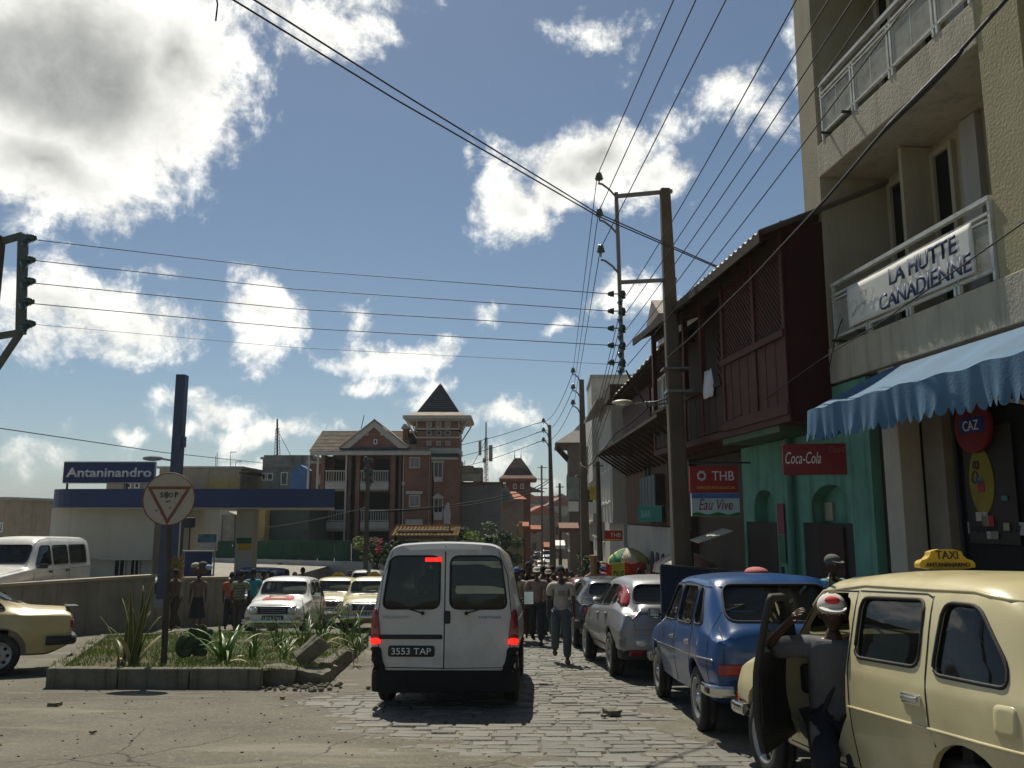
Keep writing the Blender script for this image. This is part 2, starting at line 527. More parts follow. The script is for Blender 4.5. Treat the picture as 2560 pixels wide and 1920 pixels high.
def wheel_meshes(r, w, style):
    key = ('wheel', round(r, 3), round(w, 3), style)
    if key in MATS: return MATS[key]
    t = MB()
    t.lathe([(r * .6, -w * .42), (r * .66, -w * .5), (r * .88, -w * .5), (r * .965, -w * .42), (r, -w * .3), (r, -w * .08), (r * .985, -w * .07), (r * .985, w * .07), (r, w * .08), (r, w * .3), (r * .965, w * .42), (r * .88, w * .5), (r * .66, w * .5), (r * .6, w * .42)], 32)
    m = MB()
    if style == 'alloy':
        m.lathe([(r * .62, w * .42), (r * .66, w * .5), (r * .6, w * .44), (r * .55, w * .1)], 32, 0)
        m.lathe([(r * .56, w * .08), (0, w * .08)], 20, 1)
        for k in range(5):
            M = Matrix.Rotation(k * 2 * math.pi / 5, 4, 'Z')
            m.add([(-.035, 0, w * .3), (.035, 0, w * .3), (.025, r * .6, w * .42), (-.025, r * .6, w * .42), (-.035, 0, w * .2), (.035, 0, w * .2), (.025, r * .6, w * .3), (-.025, r * .6, w * .3)],
                  [(0, 1, 2, 3), (0, 4, 5, 1), (1, 5, 6, 2), (3, 2, 6, 7), (0, 3, 7, 4)], 0, False, M)
        m.lathe([(.045, w * .2), (.045, w * .4), (0, w * .42)], 12, 0)
    else:
        m.lathe([(r * .61, w * .42), (r * .65, w * .49), (r * .59, w * .46), (r * .52, w * .2), (r * .42, w * .26), (r * .3, w * .34), (r * .18, w * .3), (0, w * .3)], 32, 0)
        for k in range(8):
            a = k * 2 * math.pi / 8
            m.ell((r * .44 * math.cos(a), r * .44 * math.sin(a), w * .25), (.028, .028, .012), 10, 5, 1)
        m.lathe([(r * .17, w * .28), (r * .16, w * .42), (r * .1, w * .47), (0, w * .48)], 16, 2)
    MATS[key] = (t.mesh('tyre', TYRE), m.mesh('rim', [STEEL, UNDER, CHROME]))
    return MATS[key]

class Car:
    def __init__(s, name, label, cat, S, pm, loc, rz, group=None, pitch=R(-4.17)):
        s.S = S; s.pm = pm
        s.root = emp(name, loc, 0, label, cat, group)
        s.root.rotation_mode = 'XYZ'
        s.root.rotation_euler = (Matrix.Rotation(pitch, 3, 'X') @ Matrix.Rotation(rz, 3, 'Z')).to_euler()
        y0, y1 = S['y']; s.y0, s.y1 = y0, y1
        s.fn = {k: smooth_fn(S[k], y0, y1, S.get('sig', .05)) for k in ('zb', 'zbelt', 'zt', 'dr', 'ws', 'wm', 'wb', 'wr')}
        s.shell()
    def ring(s, y, ins=0, floor=None):
        f = {k: v(y) for k, v in s.fn.items()}
        zb, zt = f['zb'], f['zt'] - ins
        ws, wm, wb, wr = (f[k] - ins for k in ('ws', 'wm', 'wb', 'wr'))
        zbl = min(f['zbelt'], zt - .02)
        zd = zt - f['dr']
        zd = max(zd, zbl + .01)
        half = [(0, zb), (ws * .6, zb), (ws, zb + .02), (ws + .01, zb + .1), (wm, zb + (zbl - zb) * .55), (wb, zbl - .03), (wb - .012, zbl + .02 if zd - zbl > .1 else zbl + .003), (wr + .01, zd), (wr - .07, zt - .02), (wr * .45, zt + .008), (0, zt + .015)]
        half = chaikin(half, 2, False)
        if floor is not None: half = [(x, max(z, floor)) for x, z in half]
        return half
    def loft(s, ys, ins=0, floor=None, er=0):
        mb = MB(); rings = []
        for y in ys:
            h = s.ring(y, ins, floor)
            if er:
                d0, d1 = y - s.y0, s.y1 - y; d = min(d0, d1)
                if d < er:
                    sh = er - math.sqrt(max(er * er - (er - d) ** 2, 0))
                    zc = sum(p[1] for p in h) / len(h)
                    wmax = max(p[0] for p in h); hz = max(abs(p[1] - zc) for p in h)
                    h = [(x * (1 - sh / wmax), zc + (z - zc) * (1 - sh / hz)) for x, z in h]
            rings.append([(x, y, z) for x, z in h] + [(-x, y, z) for x, z in h[-2:0:-1]])
        n = len(rings[0])
        vs = [p for r in rings for p in r]
        fs = [(i * n + j, i * n + (j + 1) % n, (i + 1) * n + (j + 1) % n, (i + 1) * n + j) for i in range(len(rings) - 1) for j in range(n)]
        mb.add(vs, fs, 0, True)
        mb.add(rings[0], [tuple(range(n))], 0, True); mb.add(rings[-1], [tuple(range(n))], 0, True)
        me = mb.mesh('tmp', s.pm)
        bm = bmesh.new(); bm.from_mesh(me)
        bmesh.ops.remove_doubles(bm, verts=bm.verts, dist=1e-5)
        bmesh.ops.recalc_face_normals(bm, faces=bm.faces)
        bm.to_mesh(me); bm.free()
        return me
    def shell(s):
        S = s.S; er = S.get('er', .07)
        n = 64; L = s.y1 - s.y0
        ys = [s.y0 + L * (.5 - .5 * math.cos(math.pi * i / n)) * .35 + L * i / n * .65 for i in range(n + 1)]
        me = s.loft(ys, er=er)
        s.body = bpy.data.objects.new('body', me); COL.objects.link(s.body)
        bm = bmesh.new(); bm.from_mesh(me); s.bvh = BVHTree.FromBMesh(bm); bm.free()
        cut = []
        def cutter(me):
            o = bpy.data.objects.new('c', me); COL.objects.link(o); cut.append(o)
            md = s.body.modifiers.new('b', 'BOOLEAN'); md.operation = 'DIFFERENCE'; md.solver = 'EXACT'; md.object = o
        if 'cav' in S:
            a, b = S['cav']
            ys2 = [a + (b - a) * i / 24 for i in range(25)]
            cutter(s.loft(ys2, ins=.035, floor=S.get('floor', .34)))
        mb = MB()
        for poly in S.get('side', []): mb.prism(rpoly(poly), 'x', -1.3, 1.3)
        if mb.v: cutter(mb.mesh('c', s.pm))
        if S.get('front'):
            mb = MB(); mb.prism(rpoly(S['front'], .1), 'y', S.get('fy', .3), 3); cutter(mb.mesh('c', s.pm))
        if S.get('rear'):
            mb = MB()
            for poly in S['rear']: mb.prism(rpoly(poly, .1), 'y', S.get('ry', -.6), -3.5)
            cutter(mb.mesh('c', s.pm))
        if S.get('open'):
            mb = MB(); mb.prism(chaikin(S['open'], 1), 'x', -1.4, -.4); cutter(mb.mesh('c', s.pm))
        mb = MB(); wr = S['wheel'][0]; ar = S.get('arch', wr * 1.17)
        for wy in S['axles']:
            for sd in (-1, 1):
                x1 = S['track'] + .4; x0 = S['track'] - .16
                mb.cyl((sd * x0, wy, wr + .03), (sd * x1, wy, wr + .03), ar, n=28, smooth=False)
        cutter(mb.mesh('c', s.pm))
        dg = bpy.context.evaluated_depsgraph_get()
        me2 = bpy.data.meshes.new_from_object(s.body.evaluated_get(dg))
        for o in cut: bpy.data.objects.remove(o)
        s.body.modifiers.clear()
        if len(me2.polygons) > 200: s.body.data = me2
        me2.materials.clear(); me2.materials.append(s.pm)
        me2.polygons.foreach_set('material_index', [0] * len(me2.polygons))
        me2.polygons.foreach_set('use_smooth', [True] * len(me2.polygons))
        me2.set_sharp_from_angle(angle=R(32))
        me2.name = 'body'
        s.body.parent = s.root
        # glass
        gm = S.get('glass', GLASS)
        gi = 0
        for poly in S.get('side', []):
            for k in ('L', 'R'):
                if S.get('open') and k == 'L' and gi == 0: continue
                w = s.patch('window', k, rpoly(poly), gm, -.016, s.root)
                s.line('seal', k, rpoly(poly), .011, RUB, True, w)
            gi += 1
        if S.get('front'):
            w = s.patch('windscreen', 'F', rpoly(S['front'], .1), gm, -.016, s.root)
            s.line('seal', 'F', rpoly(S['front'], .1), .013, RUB, True, w)
        for poly in S.get('rear', []):
            w = s.patch('rear_window', 'B', rpoly(poly, .1), S.get('rglass', gm), -.016, s.root)
            s.line('seal', 'B', rpoly(poly, .1), .012, RUB, True, w)
        # chassis
        mb = MB(); tr = S['track']
        mb.box(-tr + .17, tr - .17, s.y0 + .15, s.y1 - .15, S['zb'][0][1] - .06, S['zb'][0][1] + .12)
        mb.build('chassis', UNDER, s.root)
        # wheels
        r, wd, style = S['wheel']
        tm, rm = wheel_meshes(r, wd, style)
        for wy in S['axles']:
            for sd in (-1, 1):
                rot = Euler((rnd.uniform(0, 3), R(90) * sd, 0), 'XYZ')
                wh = link_mesh('wheel', tm, s.root, (sd * tr, wy, r))
                wh.rotation_euler = Matrix.Rotation(R(90) * sd, 3, 'Y').to_euler()
                link_mesh('rim', rm, wh)
        # inside
        if S.get('cav') and S.get('seats', True):
            zf = S.get('floor', .34)
            for (sx, sy, sw) in ((-.36, .05, .24), (.36, .05, .24), (0, -.75, .6)):
                if sy < s.y0 + .5: continue
                mb = MB(); mb.box(sx - sw, sx + sw, sy - .25, sy + .25, zf, zf + .2)
                mb.box(sx - sw, sx + sw, sy - .33, sy - .22, zf + .12, zf + .72)
                mb.build('seat', SEAT, s.root, bevel=.04)
            mb = MB()
            pts = [(-.36 + .19 * math.cos(a * math.pi / 8), .5 - .05 * math.sin(a * math.pi / 8), zf + .52 + .18 * math.sin(a * math.pi / 8)) for a in range(16)]
            mb.tube(pts, .013, 6, 0, True); mb.bar((-.36, .5, zf + .52), (-.36, .72, zf + .42), .03); mb.bar((-.54, .5, zf + .52), (-.18, .5, zf + .52), .02)
            mb.build('steering_wheel', DARK, s.root)
            d = S.get('dash', .72)
            MB().box(-.58, .58, d, d + .2, zf + .3, zf + .5).build('dashboard', DARK, s.root, bevel=.03)
    def hit(s, k, u, v):
        if k == 'L': o, d = Vector((-4, u, v)), Vector((1, 0, 0))
        elif k == 'R': o, d = Vector((4, u, v)), Vector((-1, 0, 0))
        elif k == 'F': o, d = Vector((u, 6, v)), Vector((0, -1, 0))
        elif k == 'B': o, d = Vector((u, -6, v)), Vector((0, 1, 0))
        else: o, d = Vector((u, v, 6)), Vector((0, 0, -1))
        p, nrm, i, dd = s.bvh.ray_cast(o, d)
        if p is None:
            p, nrm, i, dd = s.bvh.find_nearest(o + d * 3.2)
        return p, nrm
    def pt(s, k, u, v, off=0):
        p, n = s.hit(k, u, v); return p + n * off
    def patch(s, name, k, poly, m, off, parent=None, lip=0, sub=3, label=None):
        c = (sum(p[0] for p in poly) / len(poly), sum(p[1] for p in poly) / len(poly))
        mb = MB(); n = len(poly); vs = []
        lv = ([(1.0, off - lip), (.96, off)] if lip else [(1.0, off)]) + [((1 - j / sub) * .96, off) for j in range(1, sub)]
        for f, o in lv:
            for p in poly: vs.append(s.pt(k, c[0] + (p[0] - c[0]) * f, c[1] + (p[1] - c[1]) * f, o))
        vs.append(s.pt(k, c[0], c[1], off))
        R_ = len(lv)
        fs = [(i * n + j, i * n + (j + 1) % n, (i + 1) * n + (j + 1) % n, (i + 1) * n + j) for i in range(R_ - 1) for j in range(n)]
        fs += [((R_ - 1) * n + j, (R_ - 1) * n + (j + 1) % n, R_ * n) for j in range(n)]
        mb.add(vs, fs, 0, True)
        return mb.build(name, m, parent or s.root, label)
    def line(s, name, k, pts, r, m, closed=False, parent=None, off=0, dens=0):
        if dens:
            q = []
            for a, b in zip(pts, pts[1:] + ([pts[0]] if closed else [])):
                L = math.dist(a, b); nn = max(1, int(L / dens))
                q += [tuple(u + (v - u) * i / nn for u, v in zip(a, b)) for i in range(nn)]
            if not closed: q.append(pts[-1])
            pts = q
        P_ = [s.pt(k, a, b, off) for a, b in pts]
        mb = MB(); mb.tube(P_, r, 5, 0, closed)
        return mb.build(name, m, parent or s.root)
    def frame(s, k, u, v, off=.004):
        """placement matrix for lettering lying on the body"""
        p, n = s.hit(k, u, v)
        up = Vector((0, 0, 1)) if k in 'LRFB' else Vector((0, -1, 0))
        ex = up.cross(n).normalized(); ey = n.cross(ex).normalized()
        return frame_m(p + n * off, ex, ey)
    def rbox(s, name, k, u, v, w, h, m, off=.02, lip=.03, rd=.25):
        poly = [(u - w / 2, v - h / 2), (u + w / 2, v - h / 2), (u + w / 2, v + h / 2), (u - w / 2, v + h / 2)]
        q = rpoly(poly, min(w, h) * rd)
        return s.patch(name, k, q, m, off, lip=lip)
    def bumper(s, kind, z, h, m, yb, wid, dep=.1, name='bumper'):
        """wrap-round bumper bar following a rounded plan"""
        sg = 1 if kind == 'F' else -1
        plan = [(-wid, yb - sg * .35), (-wid, yb - sg * .1), (-wid + .1, yb), (wid - .1, yb), (wid, yb - sg * .1), (wid, yb - sg * .35)]
        plan = chaikin(plan, 2, False); n = len(plan); vs = []
        prof = [(0, -h / 2), (dep * .8, -h / 2), (dep, -h * .25), (dep, h * .25), (dep * .8, h / 2), (0, h / 2)]
        k = len(prof)
        for i, p in enumerate(plan):
            a = Vector(plan[max(i - 1, 0)]); b = Vector(plan[min(i + 1, n - 1)])
            d = (b - a).normalized(); nr = Vector((d.y, -d.x)) * (-sg)
            for (o, zz) in prof: vs.append((p[0] + nr.x * o, p[1] + nr.y * o, z + zz))
        fs = [(i * k + j, i * k + (j + 1) % k, (i + 1) * k + (j + 1) % k, (i + 1) * k + j) for i in range(n - 1) for j in range(k)]
        fs += [tuple(range(k)), tuple(range((n - 1) * k, n * k))]
        mb = MB(); mb.add(vs, fs, 0, False)
        return mb.build(name, m, s.root, bevel=.008)
    def mirror(s, sd, y, z, m=DARK, w=.17, h=.11):
        p = s.pt('R' if sd > 0 else 'L', y, z)
        mb = MB(); mb.bar(p, p + Vector((sd * .1, .02, .03)), .03)
        mb.box(min(p.x + sd * .08, p.x + sd * (.08 + w)), max(p.x + sd * .08, p.x + sd * (.08 + w)), p.y - .03, p.y + .05, p.z - h / 2 + .04, p.z + h / 2 + .04, 0)
        mb.box(min(p.x + sd * .09, p.x + sd * (.07 + w)), max(p.x + sd * .09, p.x + sd * (.07 + w)), p.y - .033, p.y - .03, p.z - h / 2 + .05, p.z + h / 2 + .03, 1)
        return mb.build('wing_mirror', [m, CHROME], s.root, bevel=.012)
    def handle(s, k, y, z, m=CHROME, L=.13):
        p, n = s.hit(k, y, z)
        mb = MB(); mb.box(-.02, .03, -L / 2, L / 2, -.012, .014)
        mb.box(0, .012, -L / 2 - .02, L / 2 + .02, -.03, .025)
        o = mb.build('door_handle', m, s.root, bevel=.006)
        o.location = p; o.rotation_euler = (0, 0, math.atan2(n.y, n.x))
        return o
    def seat_person(s, x, y, shirt, z=None):
        pass

C1 = lambda v: [(0, v)]
def spec_r4():
    return dict(y=(-1.83, 1.83), zb=[(-1.83, .42), (-1.6, .27), (1.5, .27), (1.83, .4)],
        zbelt=[(-1.83, .9), (.8, .93), (1.0, .9), (1.7, .78), (1.83, .72)],
        zt=[(-1.83, .96), (-1.76, 1.08), (-1.5, 1.36), (-1.32, 1.44), (-.9, 1.475), (-.2, 1.49), (.3, 1.46), (.45, 1.40), (.86, 1.02), (.95, .985), (1.5, .93), (1.72, .86), (1.83, .74)],
        dr=[(.5, .13), (.9, .045), (1.83, .05)], ws=[(-1.83, .66), (0, .69), (1.83, .62)],
        wm=[(-1.83, .70), (-1.4, .735), (.8, .745), (1.4, .72), (1.83, .66)],
        wb=[(-1.83, .68), (-1.4, .715), (.8, .725), (1.2, .66), (1.83, .62)],
        wr=[(-1.83, .56), (-1.2, .60), (.5, .60), (.95, .57), (1.83, .52)],
        axles=(1.22, -1.2), track=.635, wheel=(.292, .145, 'steel'), arch=.345, cav=(-1.6, .78), floor=.36,
        side=[[(.62, .99), (-.08, .99), (-.08, 1.34), (.30, 1.34), (.42, 1.27)],
              [(-.2, .99), (-.84, .99), (-.84, 1.34), (-.2, 1.34)],
              [(-.96, .97), (-1.5, .96), (-1.48, 1.06), (-1.26, 1.32), (-1.0, 1.33)]],
        front=[(-.56, 1.06), (.56, 1.06), (.53, 1.36), (-.53, 1.36)], fy=.2,
        rear=[[(-.5, 1.04), (.5, 1.04), (.46, 1.33), (-.46, 1.33)]], ry=-1.0)
def dress_r4(c, col, sign=None, nearside=True, plate='5237 TAB', grille=True):
    pl = [[(-.14, 1.37), (-.14, .95), (-.17, .6), (-.17, .36)], [(-.90, 1.36), (-.91, .95), (-.94, .72), (-.98, .62)], [(.80, .95), (.80, .36)], [(-.14, 1.375), (.28, 1.375), (.44, 1.29), (.78, 1.0)], [(-.16, 1.378), (-.84, 1.37), (-.9, 1.35)], [(-.95, .345), (.80, .345)]]
    for k in ('L', 'R'):
        for p in pl: c.line('door_gap', k, p, .0065, RUB, dens=.06, off=-.002)
        c.line('body_crease', k, [(-1.78, .70), (-.15 if c.S.get('open') and k == 'L' else .75, .70)], .011, col, dens=.08)
        c.line('gutter', k, [(-1.5, 1.33), (-1.2, 1.385), (-.2, 1.41), (.35, 1.37), (.5, 1.27)], .012, col, dens=.08)
        (c.S.get('open') and k == 'L') or c.handle(k, -.02, .83); c.handle(k, -.80, .83)
        c.rbox('tail_lamp', 'B', .56 if k == 'R' else -.56, .68, .1, .22, REDL)
        c.rbox('indicator', 'F', (.58 if k == 'R' else -.58), .52, .12, .07, AMBER)
    c.bumper('F', .45, .09, CHROME, 1.84, .68, .07)
    c.bumper('B', .45, .09, CHROME, -1.84, .68, .07)
    if grille:
        c.rbox('grille', 'F', 0, .69, 1.02, .17, DARK, off=.006, lip=.02, rd=.12)
        c.line('grille_surround', 'F', [(-.54, .61), (.54, .61), (.54, .78), (-.54, .78)], .012, CHROME, True, dens=.05, off=.008)
        for x in (-.42, .42):
            p, n = c.hit('F', x, .69)
            h = MB(); h.ell((x, p.y + .01, p.z), (.085, .05, .085), 16, 10); h.build('headlamp', LAMPC, c.root)
        for z in (.66, .70, .74): c.line('grille_bar', 'F', [(-.3, z), (.3, z)], .006, STEEL, dens=.06, off=.014)
    c.rbox('air_intake', 'T', 0, .9, .62, .06, DARK, off=.004, lip=.01)
    pf = c.rbox('number_plate', 'F', 0, .53, .5, .11, PLATEB, off=.02)
    text(plate, WHITE, c.root, .4, .07, c.frame('F', 0, .53, .026), name='plate_lettering')
    c.line('wiper', 'F', [(-.1, 1.07), (-.42, 1.10)], .006, RUB, dens=.06, off=.012)
    c.line('wiper', 'F', [(.35, 1.07), (.03, 1.10)], .006, RUB, dens=.06, off=.012)
    c.mirror(-1, .62, 1.0, CHROME, .13, .09)
    if sign:
        sm, tm, txt = sign
        sg = MB()
        prof = chaikin([(-.19, 0), (.19, 0), (.19, .05), (.12, .07), (.1, .125), (-.1, .125), (-.12, .07), (-.19, .05)], 1)
        sg.prism(prof, 'y', -.03, .03)
        so = sg.build('taxi_sign', sm, c.root, bevel=.006)
        so.location = (0, -.15, 1.51)
        for sd in (1, -1):
            M = frame_m((0, -.036 * sd, .088), (sd, 0, 0), (0, 0, 1))
            t_ = text('TAXI', tm, so, .15, .05, M)
            M = frame_m((0, -.036 * sd, .028), (sd, 0, 0), (0, 0, 1))
            text(txt, tm, so, .3, .025, M)
def spec_r6():
    return dict(y=(-1.93, 1.92), zb=[(-1.93, .42), (-1.65, .29), (1.6, .29), (1.92, .4)],
        zbelt=[(-1.93, .86), (-1.5, .92), (.8, .90), (1.1, .87), (1.8, .78), (1.92, .74)],
        zt=[(-1.93, .93), (-1.86, .97), (-1.80, 1.02), (-1.38, 1.42), (-1.25, 1.445), (-.4, 1.475), (.2, 1.46), (.36, 1.42), (.86, .98), (.95, .95), (1.6, .90), (1.85, .84), (1.92, .78)],
        dr=[(.4, .11), (.9, .04), (1.92, .04)], ws=[(-1.93, .66), (0, .72), (1.92, .66)],
        wm=[(-1.93, .70), (-1.4, .765), (.8, .765), (1.92, .70)],
        wb=[(-1.93, .67), (-1.4, .73), (.8, .735), (1.92, .66)],
        wr=[(-1.93, .58), (-1.3, .60), (.4, .59), (.95, .62), (1.92, .60)],
        axles=(1.22, -1.18), track=.66, wheel=(.295, .15, 'steel'), arch=.345, cav=(-1.7, .78), floor=.36,
        side=[[(.62, .97), (-.12, .97), (-.12, 1.35), (.24, 1.35), (.36, 1.28)],
              [(-.24, .97), (-.98, .97), (-.98, 1.34), (-.24, 1.35)],
              [(-1.1, .98), (-1.45, .99), (-1.22, 1.33), (-1.1, 1.33)]],
        front=[(-.58, 1.02), (.58, 1.02), (.54, 1.37), (-.54, 1.37)], fy=.2,
        rear=[[(-.54, 1.03), (.54, 1.03), (.49, 1.36), (-.49, 1.36)]], ry=-1.0)
def spec_van():
    return dict(y=(-2.02, 2.05), zb=[(-2.02, .36), (1.7, .3), (2.05, .38)],
        zbelt=[(-2.02, 1.08), (1.0, 1.0), (1.9, .85), (2.05, .75)],
        zt=[(-2.02, 1.79), (-1.9, 1.83), (.2, 1.83), (.55, 1.76), (1.12, 1.15), (1.25, 1.08), (1.85, .92), (2.05, .76)],
        dr=[(.6, .2), (1.2, .06), (2.05, .05)], ws=[(-2.02, .80), (2.05, .72)],
        wm=[(-2.02, .85), (1.6, .85), (2.05, .76)], wb=[(-2.02, .83), (.9, .83), (1.6, .76), (2.05, .7)],
        wr=[(-2.02, .70), (.5, .69), (1.2, .66), (2.05, .6)], er=.06,
        axles=(1.32, -1.35), track=.74, wheel=(.305, .17, 'steel'), cav=(-1.95, .95), floor=.5,
        side=[[(.88, 1.06), (.05, 1.06), (.05, 1.52), (.45, 1.52)]],
        front=[(-.64, 1.2), (.64, 1.2), (.58, 1.68), (-.58, 1.68)], fy=.2,
        rear=[[(-.72, 1.08), (-.06, 1.08), (-.06, 1.67), (-.64, 1.67)], [(.06, 1.08), (.72, 1.08), (.64, 1.67), (.06, 1.67)]], ry=-1.2, dash=.9)
def spec_hatch():
    return dict(y=(-2.12, 2.17), zb=[(-2.12, .42), (-1.9, .26), (1.9, .24), (2.17, .32)],
        zbelt=[(-2.12, .90), (-1.6, .98), (.9, .92), (1.9, .72), (2.17, .6)],
        zt=[(-2.12, .96), (-2.06, 1.02), (-1.95, 1.08), (-1.62, 1.38), (-1.45, 1.42), (-.5, 1.48), (.1, 1.45), (.3, 1.40), (1.05, .96), (1.3, .92), (1.95, .78), (2.17, .62)],
        dr=[(.4, .14), (1.1, .05), (2.17, .06)], ws=[(-2.12, .78), (2.17, .74)], wm=[(-2.12, .84), (-1.6, .90), (1.5, .90), (2.17, .76)],
        wb=[(-2.12, .76), (-1.5, .84), (.9, .86), (1.7, .78), (2.17, .68)], wr=[(-2.12, .60), (-1.5, .60), (.3, .60), (1.1, .66), (2.17, .6)], er=.1,
        axles=(1.32, -1.32), track=.78, wheel=(.32, .2, 'alloy'), cav=(-1.75, .9), floor=.34,
        side=[[(.75, 1.0), (-.3, 1.01), (-.3, 1.33), (.18, 1.34)], [(-.4, 1.01), (-1.1, 1.03), (-1.02, 1.33), (-.4, 1.34)], [(-1.18, 1.04), (-1.45, 1.07), (-1.3, 1.28), (-1.14, 1.3)]],
        front=[(-.66, 1.02), (.66, 1.02), (.56, 1.35), (-.56, 1.35)], fy=.1,
        rear=[[(-.60, 1.06), (.60, 1.06), (.52, 1.33), (-.52, 1.33)]], ry=-1.2)
def spec_sedan():
    return dict(y=(-2.2, 2.15), zb=[(-2.2, .42), (-1.9, .27), (1.8, .26), (2.15, .36)],
        zbelt=[(-2.2, .86), (-1.5, .88), (.9, .88), (1.9, .74), (2.15, .64)],
        zt=[(-2.2, .92), (-2.12, .97), (-1.6, 1.0), (-1.52, 1.02), (-.92, 1.35), (-.75, 1.38), (.0, 1.39), (.25, 1.35), (.9, .96), (1.0, .94), (1.95, .82), (2.15, .66)],
        dr=[(-1.7, .05), (-1.2, .12), (.3, .12), (.95, .04), (2.15, .05)], ws=[(-2.2, .74), (2.15, .7)], wm=[(-2.2, .78), (-1.6, .83), (1.6, .83), (2.15, .74)],
        wb=[(-2.2, .74), (-1.5, .80), (.9, .80), (2.15, .68)], wr=[(-2.2, .66), (-1.6, .64), (-1.0, .58), (.2, .58), (1.0, .66), (2.15, .6)],
        axles=(1.35, -1.24), track=.71, wheel=(.30, .17, 'steel'), arch=.37, cav=(-1.35, .82), floor=.34,
        side=[[(.62, .95), (-.1, .95), (-.1, 1.28), (.22, 1.28)], [(-.2, .95), (-1.28, .95), (-1.22, 1.03), (-.88, 1.27), (-.2, 1.29)]],
        front=[(-.6, 1.0), (.6, 1.0), (.54, 1.3), (-.54, 1.3)], fy=0,
        rear=[[(-.58, 1.06), (.58, 1.06), (.52, 1.3), (-.52, 1.3)]], ry=-.7)
def spec_suv():
    return dict(y=(-2.25, 2.25), zb=[(-2.25, .5), (2.25, .46)],
        zbelt=[(-2.25, 1.15), (1.0, 1.12), (2.1, 1.0), (2.25, .9)],
        zt=[(-2.25, 1.84), (-2.1, 1.9), (-.2, 1.92), (.2, 1.88), (.4, 1.8), (.85, 1.24), (.95, 1.18), (2.1, 1.08), (2.25, .95)],
        dr=[(.4, .16), (.9, .05), (2.25, .05)], ws=[(-2.25, .82), (2.25, .78)], wm=[(-2.25, .88), (2.25, .84)], wb=[(-2.25, .87), (.9, .87), (2.25, .8)],
        wr=[(-2.25, .74), (.4, .72), (1.0, .76), (2.25, .72)], er=.06,
        axles=(1.4, -1.3), track=.76, wheel=(.36, .2, 'steel'), cav=(-2.1, .75), floor=.6,
        side=[[(.6, 1.2), (-.15, 1.2), (-.15, 1.7), (.28, 1.7)], [(-.25, 1.2), (-1.0, 1.2), (-1.0, 1.7), (-.25, 1.7)], [(-1.1, 1.2), (-2.0, 1.2), (-2.0, 1.7), (-1.1, 1.7)]],
        front=[(-.7, 1.27), (.7, 1.27), (.64, 1.72), (-.64, 1.72)], fy=.1,
        rear=[[(-.66, 1.22), (.66, 1.22), (.6, 1.7), (-.6, 1.7)]], ry=-1.5)
def simple_dress(c, plate=None, gaps=((.0, .0),)):
    S = c.S
    zb = S['zbelt'][1][1]
    for k in ('L', 'R'):
        sx = 1 if k == 'R' else -1
        xs = sx * (S['wb'][0][1] - .12)
        c.rbox('tail_lamp', 'B', xs, zb - .22, .16, .16, REDL)
        c.rbox('headlamp', 'F', sx * (S['wb'][-1][1] - .14), S['zt'][-1][1] - .1, .22, .14, LAMPC)
        c.mirror(sx, S['side'][0][0][0] - .05, zb + .04)
        for poly in S['side'][:2]:
            y = poly[1][0] - .05
            c.line('door_gap', k, [(y, zb + .2), (y, .38)], .006, RUB, dens=.08, off=-.002)
            c.handle(k, y + .12, zb - .08, DARK)
        c.line('door_gap', k, [(poly[0][0] * 0 + S['side'][0][0][0] + .08, zb), (S['side'][0][0][0] + .08, .38)], .006, RUB, dens=.08, off=-.002)
    c.bumper('F', S['zb'][-1][1] + .12, .16, DARK, c.y1 - .02, S['wm'][-1][1], .07)
    c.bumper('B', S['zb'][0][1] + .08, .16, DARK, c.y0 + .02, S['wm'][0][1], .07)
    c.rbox('grille', 'F', 0, S['zt'][-1][1] - .1, .8, .1, DARK, off=.004, lip=.01)
    if plate:
        c.rbox('number_plate', 'F', 0, S['zb'][-1][1] + .14, .5, .11, PLATEB, off=.11)
# ------------------------------------------------------------------ people
SKIN = mat('skin', (.075, .036, .02), rough=.5, var=.15, scale=6, bump=.05)
HAIR = mat('hair', (.008, .007, .006), rough=.8, bump=.6, bscale=160)
EYEW = mat('eye_white', (.6, .58, .52), rough=.3)
def cloth(name, col): return mat('cloth_' + name, col, rough=.9, var=.14, scale=9, bump=.25, bscale=22)
def skin_mesh(name, verts, edges, radii, root, m, sub=1):
    me = bpy.data.meshes.new(name); me.from_pydata(verts, edges, [])
    o = bpy.data.objects.new(name, me); COL.objects.link(o)
    md = o.modifiers.new('s', 'SKIN')
    for i, r in enumerate(radii):
        sv = me.skin_vertices[0].data[i]
        sv.radius = r if isinstance(r, tuple) else (r, r)
        sv.use_root = (i == root)
    md.use_smooth_shade = True
    sb = o.modifiers.new('u', 'SUBSURF'); sb.levels = sub; sb.render_levels = sub
    dg = bpy.context.evaluated_depsgraph_get()
    me2 = bpy.data.meshes.new_from_object(o.evaluated_get(dg))
    bpy.data.objects.remove(o)
    me2.name = name
    me2.materials.clear(); me2.materials.append(m)
    me2.polygons.foreach_set('use_smooth', [True] * len(me2.polygons))
    me2.polygons.foreach_set('material_index', [0] * len(me2.polygons))
    return me2

